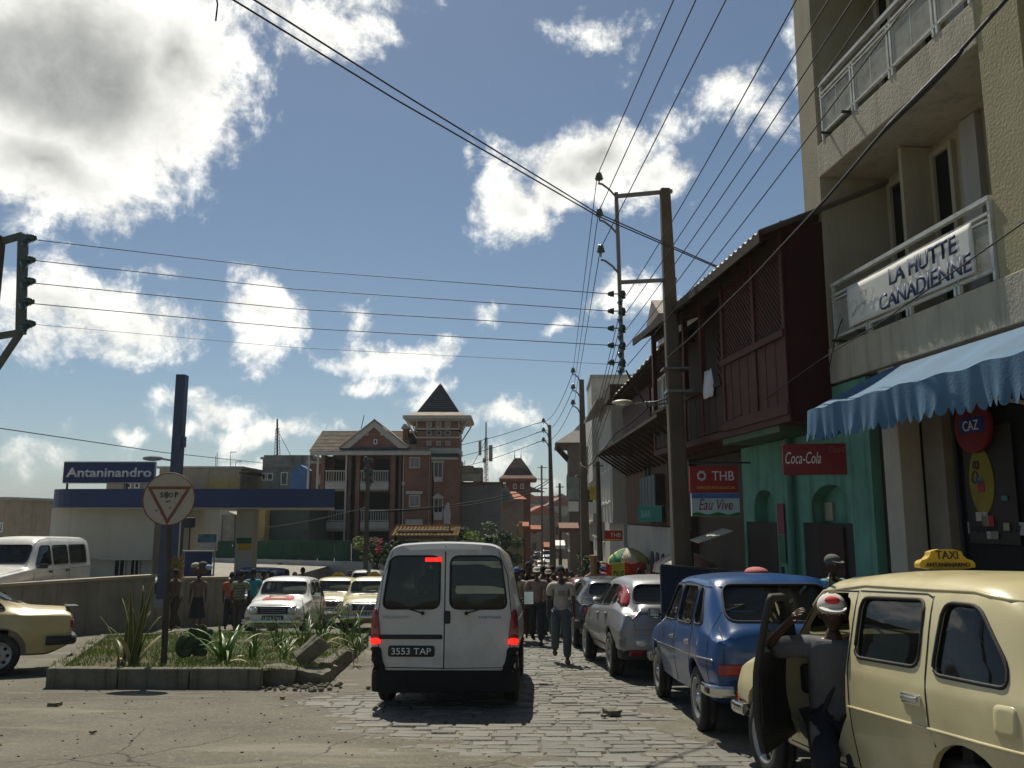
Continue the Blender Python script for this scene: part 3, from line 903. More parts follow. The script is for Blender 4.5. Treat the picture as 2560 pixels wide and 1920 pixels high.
def head_into(mb, c, s=1.0, yaw=0, tilt=0):
    """head facing +y centred on c; slots 0 skin 1 eye white 2 dark"""
    M = Matrix.Translation(c) @ Matrix.Rotation(yaw, 4, 'Z') @ Matrix.Rotation(tilt, 4, 'X') @ Matrix.Diagonal((s, s, s, 1))
    vs = []; fs = []; nu, nv = 20, 16
    for i in range(nv + 1):
        ph = math.pi * i / nv
        z = -math.cos(ph)
        for j in range(nu):
            t = 2 * math.pi * j / nu
            x, y = math.sin(ph) * math.cos(t), math.sin(ph) * math.sin(t)
            X, Y, Z = x * .074, y * .093, z * .118
            if z < 0:                       # jaw narrows, chin comes forward
                k = 1 - .28 * (-z) ** 1.3; X *= k
                Y = Y * (1 - .22 * (-z)) + .016 * (-z)
            if y > .5 and abs(z + .05) < .35: Y -= .006 * (1 - abs(x) * 2 if abs(x) < .5 else 0)
            vs.append((X, Y, Z))
    for i in range(nv):
        for j in range(nu): fs.append((i * nu + j, i * nu + (j + 1) % nu, (i + 1) * nu + (j + 1) % nu, (i + 1) * nu + j))
    mb.add(vs, fs, 0, True, M)
    mb.add([(-.017, .08, -.035), (.017, .08, -.035), (0, .113, -.03), (0, .082, .02), (-.01, .086, -.008), (.01, .086, -.008)],
           [(0, 2, 1), (0, 4, 2), (1, 2, 5), (4, 3, 2), (3, 5, 2)], 0, True, M)
    for sd in (-1, 1):
        mb.ell((sd * .03, .079, .0), (.014, .009, .008), 8, 6, 1, M)
        mb.ell((sd * .03, .086, .0), (.006, .004, .006), 6, 4, 2, M)
        mb.ell((sd * .078, -.002, -.01), (.012, .022, .032), 8, 6, 0, M)
        mb.box(sd * .03 - .018, sd * .03 + .018, .082, .09, .017, .022, 2, M)
    mb.ell((0, .083, -.058), (.024, .011, .006), 8, 4, 0, M)
    mb.ell((0, .083, -.067), (.02, .011, .006), 8, 4, 0, M)
    return M
def hand_into(V, E, Rr, wi, wrist, d, side, curl=.5):
    """palm, four fingers and a thumb growing from vertex wi"""
    d = Vector(d).normalized()
    out = Vector((side, 0, 0)); out = (out - d * out.dot(d))
    if out.length < .1: out = Vector((0, 1, 0)) - d * d.y
    out.normalize(); fwd = d.cross(out).normalized() * (1 if side > 0 else -1)   # across the palm
    pm = wrist + d * .045
    V.append(pm); Rr.append((.022, .036)); E.append((wi, len(V) - 1)); pi = len(V) - 1
    kn = wrist + d * .085
    for q in range(4):
        off = (q - 1.5) * .019
        L = (.062, .072, .068, .05)[q]
        a = kn + fwd * off; b = a + (d - out * curl * .6).normalized() * L * .5; c = b + (d * .6 - out * curl).normalized() * L * .5
        V.append(a); Rr.append(.0095); E.append((pi, len(V) - 1))
        V.append(b); Rr.append(.0085); E.append((len(V) - 2, len(V) - 1))
        V.append(c); Rr.append(.0065); E.append((len(V) - 2, len(V) - 1))
    t0 = wrist + d * .03 + fwd * .026
    V.append(t0 + fwd * .012 + d * .012); Rr.append(.0115); E.append((pi, len(V) - 1))
    V.append(t0 + fwd * .024 + d * .045 - out * .012); Rr.append(.0085); E.append((len(V) - 2, len(V) - 1))

def make_person(h=1.68, legs=(12, -14), knees=(8, 22), arms=(-14, 12), elbows=(18, 20), spread=8, lean=2, crouch=0, shirt=None, pants=None,
                skirt=None, cap=None, hair='short', yaw=0, detail=True, name='person', loc=(0, 0, 0), rz=0, label='', group=None, sleeves=.5, build=1.0,
                arm_pose=None, shoes=None, bag=None, long_sleeve=False):
    """one figure facing +y; swings in degrees, + is forward. Body is one mesh, clothes are children"""
    k = h / 1.72
    root = emp(name, loc, rz, label, 'person', group)
    hipz = .90 - crouch
    S = lambda *a: Vector(a) * k
    # legs
    ht, sh_ = .43, .42
    J = {}
    low = 9
    for i, sd in enumerate((-1, 1)):
        a = R(legs[i]); kb = R(knees[i])
        hip = Vector((sd * .09, 0, hipz)); kn = hip + Vector((sd * .015, math.sin(a) * ht, -math.cos(a) * ht))
        an = kn + Vector((0, math.sin(a - kb) * sh_, -math.cos(a - kb) * sh_))
        J['hip', sd], J['kn', sd], J['an', sd] = hip, kn, an
        low = min(low, an.z)
    dz = .075 - low
    for q in J: J[q] = J[q] + Vector((0, 0, dz))
    hz = hipz + dz
    lr = R(lean)
    def up(t, x=0, y=0): return Vector((x, y + math.sin(lr) * t, hz + math.cos(lr) * t))
    pel, sp, ch, nk, hd = up(0), up(.2), up(.38), up(.56), up(.70)
    headc = up(.70, 0, .02)
    for i, sd in enumerate((-1, 1)):
        shd = up(.50, sd * .195 * build)
        if arm_pose and arm_pose[i]:
            el_, wr_ = [Vector(q) for q in arm_pose[i]]
        else:
            a = R(arms[i]); e = R(elbows[i]); so = math.sin(R(spread)) * sd
            el_ = shd + Vector((so * .27, math.sin(a) * .27, -math.cos(a) * .27))
            wr_ = el_ + Vector((so * .08, math.sin(a + e) * .25, -math.cos(a + e) * .25))
        J['sh', sd], J['el', sd], J['wr', sd] = shd, el_, wr_
    V, E, Rr = [], [], []
    def add(p, r, par=None):
        V.append(p); Rr.append(r)
        if par is not None: E.append((par, len(V) - 1))
        return len(V) - 1
    b = build
    ip = add(pel, (.13 * b, .095)); isp = add(sp, (.115 * b, .085), ip); ic = add(ch, (.135 * b, .1), isp); inb = add(up(.5), (.09, .07), ic)
    ink = add(nk, (.052, .052), inb); ih = add(up(.64), (.05, .05), ink)
    for i, sd in enumerate((-1, 1)):
        hi = add(J['hip', sd], .083 * b, ip); ki = add(J['kn', sd], .055, hi); ai = add(J['an', sd], .036, ki)
        mid = (J['kn', sd] * .6 + J['an', sd] * .4) + Vector((0, -.02, 0))
        fd = Vector((sd * .03, 1, 0)).normalized()
        add(J['an', sd] + fd * .13 + Vector((0, 0, -.045)), .03, ai)
        s1 = add(J['sh', sd], .056, inb); e1 = add(J['el', sd], .04, s1); w1 = add(J['wr', sd], .026, e1)
        if detail: hand_into(V, E, Rr, w1, J['wr', sd], J['wr', sd] - J['el', sd], sd)
        else: add(J['wr', sd] + (J['wr', sd] - J['el', sd]).normalized() * .1, .026, w1)
    me = skin_mesh('body', [tuple(v * k) for v in V], E, [((r[0] * k, r[1] * k) if isinstance(r, tuple) else r * k) for r in Rr], 0, SKIN, 1)
    bm = bmesh.new(); bm.from_mesh(me)
    mb = MB(); HM = head_into(mb, tuple(headc * k + Vector((0, 0, .03 * k))), k, R(yaw))
    hm = mb.mesh('head', [SKIN, EYEW, HAIR])
    bm.from_mesh(hm)
    bm.to_mesh(me); bm.free()
    me.materials.append(EYEW); me.materials.append(HAIR)
    nh = len(hm.polygons); n0 = len(me.polygons) - nh
    for i in range(nh): me.polygons[n0 + i].material_index = hm.polygons[i].material_index
    link_mesh('body', me, root)
    # shirt
    V, E, Rr = [], [], []
    a0 = add(up(-.09), (.158 * b, .122)); a1 = add(up(.18), (.15 * b, .116), a0); a2 = add(up(.37), (.162 * b, .122), a1); a3 = add(up(.50), (.12, .085), a2); add(up(.545), (.072, .068), a3)
    for sd in (-1, 1):
        s1 = add(J['sh', sd], .08, a3)
        if long_sleeve:
            e1 = add(J['el', sd], .054, s1); add(J['wr', sd], .04, e1)
        else: add(J['sh', sd].lerp(J['el', sd], .8), .075, s1)
    sc_ = lambda Rr: [((r[0] * k, r[1] * k) if isinstance(r, tuple) else r * k) for r in Rr]
    me = skin_mesh('shirt', [tuple(v * k) for v in V], E, sc_(Rr), 0, shirt, 1)
    link_mesh('shirt', me, root)
    if skirt:
        mb = MB()
        prof = []
        for i in range(8):
            t = i / 7; prof.append((.15 + .1 * t ** .8, hz + .06 - t * .62))
        vs = []; n = 28; kk = len(prof)
        for j in range(n):
            an = 2 * math.pi * j / n
            for i, (r, z) in enumerate(prof):
                rr = r * (1 + .07 * math.sin(an * 7) * i / 7)
                vs.append((rr * math.cos(an) * k, rr * math.sin(an) * .85 * k, z * k))
        fs = [(j * kk + i, ((j + 1) % n) * kk + i, ((j + 1) % n) * kk + i + 1, j * kk + i + 1) for j in range(n) for i in range(kk - 1)]
        mb.add(vs, fs, 0, True); mb.build('skirt', skirt, root)
    else:
        V, E, Rr = [], [], []
        a0 = add(up(.02), (.136 * b, .105))
        for sd in (-1, 1):
            h1 = add(J['hip', sd] + Vector((0, 0, -.02)), .11 * b, a0); k1 = add(J['kn', sd], .09, h1); add(J['kn', sd].lerp(J['an', sd], .95), .08, k1)
        me = skin_mesh('trousers', [tuple(v * k) for v in V], E, sc_(Rr), 0, pants, 1)
        link_mesh('trousers', me, root)
    if shoes:
        for sd in (-1, 1):
            an = J['an', sd] * k
            mb = MB(); mb.ell((an.x, an.y + .05 * k, an.z - .035 * k), (.05 * k, .135 * k, .045 * k), 12, 8); mb.build('shoe', shoes, root)
    # hair
    mb = MB()
    if hair == 'short' or hair == 'long':
        vs = []; fs = []; nu, nv = 18, 9
        for i in range(nv + 1):
            ph = math.pi * (1 - .60 * i / nv)
            for j in range(nu):
                t = 2 * math.pi * j / nu
                fr = max(0, math.sin(t))
                p2 = math.pi - (math.pi - ph) * (1 - .34 * fr)
                vs.append((.081 * math.sin(p2) * math.cos(t), .1 * math.sin(p2) * math.sin(t) - .004, .008 - .124 * math.cos(p2)))
        for i in range(nv):
            for j in range(nu): fs.append((i * nu + j, i * nu + (j + 1) % nu, (i + 1) * nu + (j + 1) % nu, (i + 1) * nu + j))
        mb.add(vs, fs, 0, True, HM)
        if hair == 'long': mb.ell((0, -.09, -.03), (.06, .045, .07), 12, 8, 0, HM)
    if mb.v: mb.build('hair', HAIR, root)
    if cap:
        mb = MB()
        mb.ell((0, -.005, .045), (.094, .112, .085), 18, 10, 0, HM)
        vs = [(math.cos(a) * .085, .075 + math.sin(a) * .095, .045 - .02 * math.sin(a)) for a in [math.pi * i / 10 for i in range(11)]]
        vs2 = [(x, y, z - .008) for x, y, z in vs]
        n = len(vs)
        mb.add(vs + vs2, [tuple(range(n)), tuple(range(2 * n - 1, n - 1, -1))] + [(i, i + 1, n + i + 1, n + i) for i in range(n - 1)], 0, False, HM)
        mb.build('cap', cap, root)
    if bag:
        mb = MB(); p = (J['sh', 1]) * k
        q = Vector((.27, .02, hz + .02)) * k
        mb.ell(tuple(q), (.09, .17, .17), 14, 10)
        o_ = mb.build('shoulder_bag', bag, root)
        mb = MB(); mb.tube([p + Vector((.0, 0, .06)), (p + q) / 2 + Vector((.06, .05, 0)), q + Vector((0, .08, .15))], .012, 6); mb.build('strap', bag, o_)
    root['hz'] = hz * k
    return root, J, k, HM
def recolor(root, cols):
    """give the copied person's clothes their own materials"""
    for ch in root.children:
        b_ = ch.name.split('.')[0]
        if b_ in cols:
            ch.data = ch.data.copy(); ch.data.materials[0] = cols[b_]
# ------------------------------------------------------------------ ground, road, island
DUST = mat('road_dust', (.135, .124, .096), rough=.95, var=.2, scale=.9, bump=.7, bscale=70, dirt=(.085, .08, .065), dirt_amt=.8, dscale=.8)
def worn(m):
    """cracks, grit and pale dusty streaks"""
    t = m.node_tree; L = t.links.new; b = t.nodes['Principled BSDF']; src = b.inputs['Base Color'].links[0].from_socket
    tc = t.nodes.new('ShaderNodeTexCoord')
    def nz(sc_, det=6, vec=None):
        n = t.nodes.new('ShaderNodeTexNoise'); n.inputs['Scale'].default_value = sc_; n.inputs['Detail'].default_value = det; L(vec or tc.outputs['Object'], n.inputs['Vector']); return n
    def mr(s, a, b_, c=0, d=1):
        r = t.nodes.new('ShaderNodeMapRange'); L(s, r.inputs[0]); r.inputs[1].default_value = a; r.inputs[2].default_value = b_; r.inputs[3].default_value = c; r.inputs[4].default_value = d; return r.outputs[0]
    def mm(op, a, b_):
        n = t.nodes.new('ShaderNodeMath'); n.operation = op
        for i, v in enumerate((a, b_)):
            if isinstance(v, float): n.inputs[i].default_value = v
            else: L(v, n.inputs[i])
        return n.outputs[0]
    def mix(f, a, col):
        n = t.nodes.new('ShaderNodeMix'); n.data_type = 'RGBA'; L(f, n.inputs[0]); L(a, n.inputs[6]); n.inputs[7].default_value = (*col, 1); return n.outputs[2]
    dn = nz(1.6); ad = t.nodes.new('ShaderNodeVectorMath'); ad.operation = 'MULTIPLY_ADD'; L(dn.outputs['Color'], ad.inputs[0]); ad.inputs[1].default_value = (.5, .5, 0); L(tc.outputs['Object'], ad.inputs[2])
    vo = t.nodes.new('ShaderNodeTexVoronoi'); vo.feature = 'DISTANCE_TO_EDGE'; vo.inputs['Scale'].default_value = .8; L(ad.outputs[0], vo.inputs['Vector'])
    crack = mm('MULTIPLY', mr(vo.outputs['Distance'], .002, .012, 1, 0), mr(nz(.5, 3).outputs['Fac'], .48, .56))
    c = mix(mm('MULTIPLY', mr(nz(26, 4).outputs['Fac'], .56, .66), .5), src, (.27, .25, .19))
    c = mix(mm('MULTIPLY', mr(nz(45, 4).outputs['Fac'], .58, .66), .6), c, (.05, .048, .04))
    mp = t.nodes.new('ShaderNodeMapping'); mp.inputs['Scale'].default_value = (.5, 2.2, 1); L(tc.outputs['Object'], mp.inputs['Vector'])
    c = mix(mm('MULTIPLY', mr(nz(1.0, 7, mp.outputs[0]).outputs['Fac'], .56, .68), .55), c, (.26, .235, .17))
    c = mix(mm('MULTIPLY', crack, .85), c, (.03, .028, .022))
    L(c, b.inputs['Base Color']); return m
worn(DUST)
CONC = mat('concrete', (.27, .255, .22), rough=.9, var=.15, scale=3, bump=.4, bscale=45, streak=.5, dirt=(.09, .085, .06), dscale=1.2)
KERB = mat('kerb_stone', (.155, .145, .105), rough=.92, var=.25, scale=5, bump=.7, bscale=30, streak=.85, dirt=(.035, .035, .022), dscale=2.6)
SOIL = mat('soil', (.09, .075, .045), rough=1, var=.3, scale=5, bump=.6)
def sett_mat():
    m = mat('granite_sett', (.135, .129, .106), rough=.7, var=.22, scale=4, bump=.45, bscale=60, spec=.55)
    t = m.node_tree; L = t.links.new; b = t.nodes['Principled BSDF']
    src = b.inputs['Base Color'].links[0].from_socket
    g = t.nodes.new('ShaderNodeNewGeometry'); oi = t.nodes.new('ShaderNodeObjectInfo')
    a = t.nodes.new('ShaderNodeMath'); a.operation = 'ADD'; L(g.outputs['Random Per Island'], a.inputs[0]); L(oi.outputs['Random'], a.inputs[1])
    f = t.nodes.new('ShaderNodeMath'); f.operation = 'FRACT'; L(a.outputs[0], f.inputs[0])
    r = t.nodes.new('ShaderNodeMapRange'); r.inputs[3].default_value = .78; r.inputs[4].default_value = 1.15; L(f.outputs[0], r.inputs[0])
    s = t.nodes.new('ShaderNodeVectorMath'); s.operation = 'SCALE'; L(src, s.inputs[0]); L(r.outputs[0], s.inputs['Scale'])
    L(s.outputs[0], b.inputs['Base Color'])
    return m
SETT = sett_mat()

# terrain sheet to the horizon
mb = MB()
xs = [-2600, -1200, -600, -300, -150, -80, -50, -30, -20, -12.5] + [6.5, 12, 20, 30, 50, 80, 150, 300, 600, 1200, 2600]
ys = [-40, -10, 3] + [6 + 3 * i for i in range(36)] + [120, 140, 170, 210, 260, 300, 350, 400, 480, 560, 660, 780, 900, 1050, 1200, 1400, 1600, 2200, 4000]
vs = []; fs = []
for y in ys:
    for x in xs:
        z = gz(y)
        if y > 300: z += 10 * noise.noise(Vector((x * .0035, y * .002, .3))) * min(1, (y - 300) / 500)
        if x < -30 and 60 < y < 320: z -= min(9, (y - 60) * .12) * min(1, (-30 - x) / 60)
        vs.append((x, y, z - .05))
nx = len(xs)
for i in range(len(ys) - 1):
    for j in range(nx - 1): fs.append((i * nx + j, i * nx + j + 1, (i + 1) * nx + j + 1, (i + 1) * nx + j))
mb.add(vs, fs, 0, True)
mb.build('ground', mat('earth', (.16, .135, .1), rough=1, var=.25, scale=.02, bump=0, dirt=(.07, .08, .04), dirt_amt=.8, dscale=.01), kind='structure')

def in_setts(x, y, off=0):
    edge = -3.3 + 1.1 * math.sin(y * .9) + (8.6 - y) * (.9 if y < 8.6 else 0) * 1.2
    if y > 10.5: edge = max(edge, -3.0 + .25 * (y - 10))
    return x > edge + off
def road_h(x, y):
    n1 = noise.noise(Vector((x * .55, y * .55, 1.7))) + .45 * noise.noise(Vector((x * 1.7, y * 2.2, 4.1)))
    h = .004 * noise.noise(Vector((x * 5, y * 5, 0)))
    e = .014 + .012 * noise.noise(Vector((x * 1.1, y * .8, 9)))
    s = sum(in_setts(x, y, o_) for o_ in (.1, .25, .4, .6, .8, 1.0)) / 6
    h += e * (1 - s) + (-.011 + max(0, min(1, (n1 - .16) * 3.0)) * .027) * s if in_setts(x, y) else e
    return gz(y) + h
mb = MB(); vs = []; fs = []
X0, X1, Y0, Y1 = -12.6, 6.6, 4.2, 60
xs = [X0 + .12 * i for i in range(int((X1 - X0) / .12) + 1)]
ys = []; y = Y0
while y < Y1:
    ys.append(y); y += .1 if y < 14 else (.2 if y < 24 else .8)
nx = len(xs)
for y in ys:
    for x in xs: vs.append((x, y, road_h(x, y)))
for i in range(len(ys) - 1):
    for j in range(nx - 1): fs.append((i * nx + j, i * nx + j + 1, (i + 1) * nx + j + 1, (i + 1) * nx + j))
mb.add(vs, fs, 0, True)
ROAD = mb.build('road', DUST, kind='structure')

# granite setts
def sett(mb, w, d, M, rr):
    j = lambda a: rr.uniform(-a, a)
    c = [(-w / 2 + j(.012), -d / 2 + j(.01)), (w / 2 + j(.012), -d / 2 + j(.01)), (w / 2 + j(.012), d / 2 + j(.01)), (-w / 2 + j(.012), d / 2 + j(.01))]
    t = [j(.004) for _ in range(4)]
    vs = [(x, y, -.06) for x, y in c] + [(x, y, -.012 + t[i]) for i, (x, y) in enumerate(c)] + [(x * .93, y * .88, t[i]) for i, (x, y) in enumerate(c)]
    fs = [(i, (i + 1) % 4, 4 + (i + 1) % 4, 4 + i) for i in range(4)] + [(4 + i, 4 + (i + 1) % 4, 8 + (i + 1) % 4, 8 + i) for i in range(4)] + [(8, 9, 10, 11)]
    return mb.add(vs, fs, 0, False, M)
rs = random.Random(3)
variants = []
for k in range(10):
    m_ = MB(); sett(m_, .27, .165, None, rs); variants.append(m_.mesh('paving_stone', SETT))
cells = []
y = 5.0; row = 0
while y < 30:
    dd = .18 if y < 16 else .18
    x = -7 + rs.uniform(0, .29)
    while x < 4.2:
        L_ = rs.choice((.22, .26, .29, .33, .37))
        cx = x + L_ / 2
        if in_setts(cx, y) and not (cx > 3.3):
            cells.append((cx, y + rs.uniform(-.008, .008), L_ - .018))
        x += L_
    y += dd; row += 1
vis = [c for c in cells if c[1] > 6.15 and abs(c[0]) < .62 * c[1]]
vis.sort(key=lambda c: c[1])
near = set(id(c) for c in vis[:300])
big = MB()
tilt = R(-4.17)
for c in cells:
    z = gz(c[1]) + rs.uniform(-.006, .006)
    rz = rs.uniform(-.04, .04)
    if id(c) in near:
        o = link_mesh('paving_stone', rs.choice(variants), ROAD, (c[0], c[1], z), (tilt + rs.uniform(-.02, .02), rs.uniform(-.015, .015), rz), (c[2] / .27, 1, 1))
    else:
        M = Matrix.Translation((c[0], c[1], z)) @ Euler((tilt, 0, rz)).to_matrix().to_4x4()
        sett(big, c[2], .163, M, rs)
big.build('paving', SETT, ROAD, kind='stuff')

# pavement on the right
mb = MB(); pts = [(-6, 5.0), (8, 3.55), (12, 3.3), (20, 3.15), (34, 3.0), (60, 3.7), (110, 5.5)]
for (ya, xa), (yb, xb) in zip(pts, pts[1:]):
    n = max(1, int((yb - ya) / 2))
    for i in range(n):
        a, b = ya + (yb - ya) * i / n, ya + (yb - ya) * (i + 1) / n
        u, v = xa + (xb - xa) * i / n, xa + (xb - xa) * (i + 1) / n
        vs = [(u, a, gz(a) - .1), (u, a, gz(a) + .13), (u + 9, a, gz(a) + .13), (v, b, gz(b) - .1), (v, b, gz(b) + .13), (v + 9, b, gz(b) + .13)]
        mb.add(vs, [(0, 1, 4, 3), (1, 2, 5, 4)])
mb.build('pavement', CONC, kind='structure')

# planted island with kerb
A, B, Cc, D_ = G(97, 1490), G(560, 1491), G(712, 1475), G(796, 1396)
Dd = G(560, 1388); Ee = G(215, 1398)
KH = .27
isl = emp('planter_island', (0, 0, 0), 0, 'low kerbed traffic island of grass and spiky plants with broken kerb stones', 'traffic island')
poly = [A, B, Cc, D_, Dd, Ee]
def inside(x, y, poly, m=0):
    c = False; n = len(poly)
    for i in range(n):
        a, b = poly[i], poly[(i + 1) % n]
        if (a.y > y) != (b.y > y) and x < (b.x - a.x) * (y - a.y) / (b.y - a.y) + a.x: c = not c
    return c
def isl_h(x, y): return gz(y) + KH - .04 + .05 * noise.noise(Vector((x * 1.3, y * 1.3, 2)))
mb = MB(); vs = []; fs = []; idx = {}
x0, x1 = min(p.x for p in poly), max(p.x for p in poly); y0_, y1_ = min(p.y for p in poly), max(p.y for p in poly)
stp = .16
for i in range(int((x1 - x0) / stp) + 1):
    for j in range(int((y1_ - y0_) / stp) + 1):
        x, y = x0 + i * stp, y0_ + j * stp
        if inside(x, y, poly): idx[i, j] = len(vs); vs.append((x, y, isl_h(x, y)))
for (i, j) in idx:
    q = [(i, j), (i + 1, j), (i + 1, j + 1), (i, j + 1)]
    if all(t in idx for t in q): fs.append(tuple(idx[t] for t in q))
mb.add(vs, fs, 0, True); mb.build('soil', SOIL, isl)
def kerb_run(a, b, L=1.0, wdt=.16, h=KH, ribbed=False, gap=.012, skip=()):
    d = (b - a); d.z = 0; n = max(1, round(d.length / L)); u = d.normalized()
    for i in range(n):
        if i in skip: continue
        p = a + d * (i / n); q = a + d * ((i + 1) / n)
        l = (q - p).length - gap
        mb = MB()
        mb.box(0, l, -wdt, 0, -.1, h)
        if ribbed:
            mb = MB(); mb.box(0, l, -wdt, -.03, -.1, h); mb.box(0, l, -.03, 0, h - .06, h); mb.box(0, l, -.03, 0, -.1, .08)
            nn = int(l / .15)
            for k_ in range(nn): mb.box(k_ * l / nn, k_ * l / nn + .085, -.03, 0, .08, h - .06)
        o = mb.build('kerb_stone', KERB, isl, bevel=.02)
        zr = math.atan2(u.y, u.x)
        s_ = (gz(q.y) - gz(p.y)) / max(l, .1)
        o.location = (p.x, p.y, gz(p.y) + .0)
        o.rotation_euler = Euler((rs.uniform(-.02, .02), -math.atan(s_) + rs.uniform(-.008, .008), zr + math.pi * 0)).copy()
        o.rotation_euler.z = zr
kerb_run(B, A, 1.05)
for o in isl.children:
    pass
kerb_run(D_, Cc, 1.0, ribbed=True)
kerb_run(A, Ee, .95); kerb_run(Ee, Dd, 1.0); kerb_run(Dd, D_, 1.0)
def rock(name, loc, size, rot, parent, m=KERB, seed=0):
    bm = bmesh.new(); bmesh.ops.create_cube(bm, size=1)
    bmesh.ops.subdivide_edges(bm, edges=bm.edges, cuts=3, use_grid_fill=True)
    r_ = random.Random(seed)
    for v in bm.verts:
        n_ = noise.noise_vector(v.co * 2.2 + Vector((seed, 0, 0))) * .13
        v.co += n_; v.co.x *= size[0]; v.co.y *= size[1]; v.co.z *= size[2]
    me = bpy.data.meshes.new(name); bm.to_mesh(me); bm.free(); me.materials.append(m)
    return link_mesh(name, me, parent, loc, rot)
q = G(600, 1484); rock('broken_kerb', (q.x, q.y + .1, q.z + .12), (.42, .26, .27), (.05, .08, .1), isl, seed=1)
q = G(640, 1488); rock('broken_kerb', (q.x, q.y + .7, q.z + .38), (.42, .18, .22), (.3, -.7, .3), isl, seed=2)
q = G(668, 1483); rock('broken_kerb', (q.x, q.y + .2, q.z + .1), (.44, .28, .2), (.1, .12, -.2), isl, seed=3)
q = G(660, 1480); rock('broken_kerb', (q.x, q.y + .3, q.z + .05), (.4, .4, .2), (.3, .1, .9), isl, seed=5)
q = G(700, 1474); rock('broken_kerb', (q.x - .1, q.y + .25, q.z + .14), (.22, .34, .22), (-.2, .4, -.7), isl, seed=4)
mb = MB()
for i in range(110):
    q = G(rs.gauss(660, 38), rs.uniform(1480, 1498)); s = rs.uniform(.01, .045)
    mb.ell((q.x, q.y, q.z + .02 + s * .3), (s, s * rs.uniform(.6, 1), s * .6), 5, 3)
tag(mb.build('rubble', KERB), 'loose crumbs of concrete spilled from the broken kerb', 'rubble', kind='stuff')
# small stones lying on the road
for i, (x, y, s) in enumerate([(118, 1528, .13), (200, 1588, .05), (1322, 1545, .16), (610, 1512, .05), (1305, 1552, .06)]):
    q = G(x, y)
    o = rock('loose_stone', (q.x, q.y, q.z + .03), (s, s * .8, s * .4), (0, 0, i), None, seed=20 + i)
    tag(o, ['flat dark stone on the road left of the sign shadow', 'tiny pebble on the asphalt at lower left', 'dark lump of stone on the setts right of the van shadow', 'small crumb on the road in front of the broken kerb', 'smaller lump beside the dark stone on the setts'][i], 'stone')

mb = MB()
for i in range(900):
    x, y = rs.uniform(-8, 4), 6.3 + rs.random() ** 1.6 * 12
    if inside(x, y, poly): continue
    s = rs.uniform(.004, .016); mb.ell((x, y, road_h(x, y) + s * .3), (s, s * rs.uniform(.6, 1), s * .5), 5, 3)
tag(mb.build('grit', DUST), 'scattered grit and tiny pebbles lying on the road', 'grit', kind='stuff')
# grass of the island
GRASS = mat('grass', (.17, .26, .03), rough=.7, var=.35, scale=3, bump=0)
mb = MB(); vs = []; fs = []
for i in range(26000):
    x, y = rs.uniform(x0, x1), rs.uniform(y0_, y1_)
    if not inside(x, y, poly): continue
    if noise.noise(Vector((x * .8, y * .8, 5))) < -.38: continue
    h = rs.uniform(.03, .11); a = rs.uniform(0, 6.28); w_ = .006; z = isl_h(x, y)
    lx, ly = math.cos(a) * w_, math.sin(a) * w_; tx, ty = rs.uniform(-.05, .05), rs.uniform(-.05, .05)
    b_ = len(vs); vs += [(x - lx, y - ly, z), (x + lx, y + ly, z), (x + tx, y + ty, z + h)]; fs.append((b_, b_ + 1, b_ + 2))
mb.add(vs, fs); tag(mb.build('grass', GRASS), 'short bright green grass and weeds covering the traffic island', 'grass', kind='stuff')
# ------------------------------------------------------------------ right hand side of the street
CREAM = mat('cream_render', (.36, .325, .23), rough=.9, var=.1, scale=1.5, bump=.35, bscale=30, streak=.45, dirt=(.2, .17, .11), dscale=1.1)
YCREAM = mat('yellow_render', (.34, .305, .18), rough=.9, var=.1, scale=1.5, bump=.35, bscale=30, streak=.4, dirt=(.2, .17, .1), dscale=1)
SLABM = mat('balcony_render', (.42, .38, .29), rough=.9, var=.1, scale=2, bump=.4, bscale=30, streak=.55, dirt=(.15, .13, .1), dscale=1.6)
RAILM = mat('rail_paint', (.55, .56, .52), rough=.5, var=.15, scale=8, dirt=(.2, .15, .1), dirt_amt=.5, dscale=6)
DOOR = mat('dark_door', (.03, .026, .022), rough=.6)
REDW = mat('red_wood', (.07, .018, .010), rough=.7, var=.3, scale=5, bump=.4, bscale=50, streak=.5, dirt=(.05, .02, .015), dscale=3)
BRNW = mat('brown_wood', (.042, .026, .016), rough=.8, var=.3, scale=4, bump=.4, streak=.5, dirt=(.03, .02, .015), dscale=3)
GREENW = mat('green_render', (.115, .28, .2), rough=.85, var=.2, scale=1.6, bump=.5, bscale=24, streak=.8, dirt=(.045, .085, .06), dscale=1.3)
TEAL = mat('awning_cloth', (.05, .13, .23), rough=.8, var=.22, scale=2, bump=.2, streak=.5, dirt=(.09, .15, .2), dscale=1.5)
PANE = glassmat('window_glass', (.2, .22, .22), .1, .05)
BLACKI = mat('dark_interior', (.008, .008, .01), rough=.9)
IRON = mat('iron', (.05, .05, .052), rough=.6, metal=.4)
WHITER = mat('white_render', (.42, .40, .35), rough=.9, var=.08, scale=1.4, bump=.3, streak=.5, dirt=(.22, .2, .16), dscale=.9)
GREYR = mat('grey_render', (.36, .35, .32), rough=.9, var=.12, scale=1.2, bump=.3, streak=.6, dirt=(.15, .14, .12), dscale=.9)
TIN = mat('tin_roof', (.2, .17, .14), rough=.6, metal=.3, var=.3, scale=2, dirt=(.14, .06, .03), dirt_amt=.7, dscale=1.5)
LBLUE = mat('letter_blue', (.03, .045, .11), rough=.6)
REDS = mat('sign_red', (.33, .02, .018), rough=.45, var=.12)
YEL = mat('yellow_paint', (.62, .42, .03), rough=.5)
WHITEP = mat('white_paint', (.72, .71, .66), rough=.5, var=.06)
CLOTHW = mat('white_banner', (.68, .67, .62), rough=.8, var=.06, scale=2, bump=.2, bscale=5)

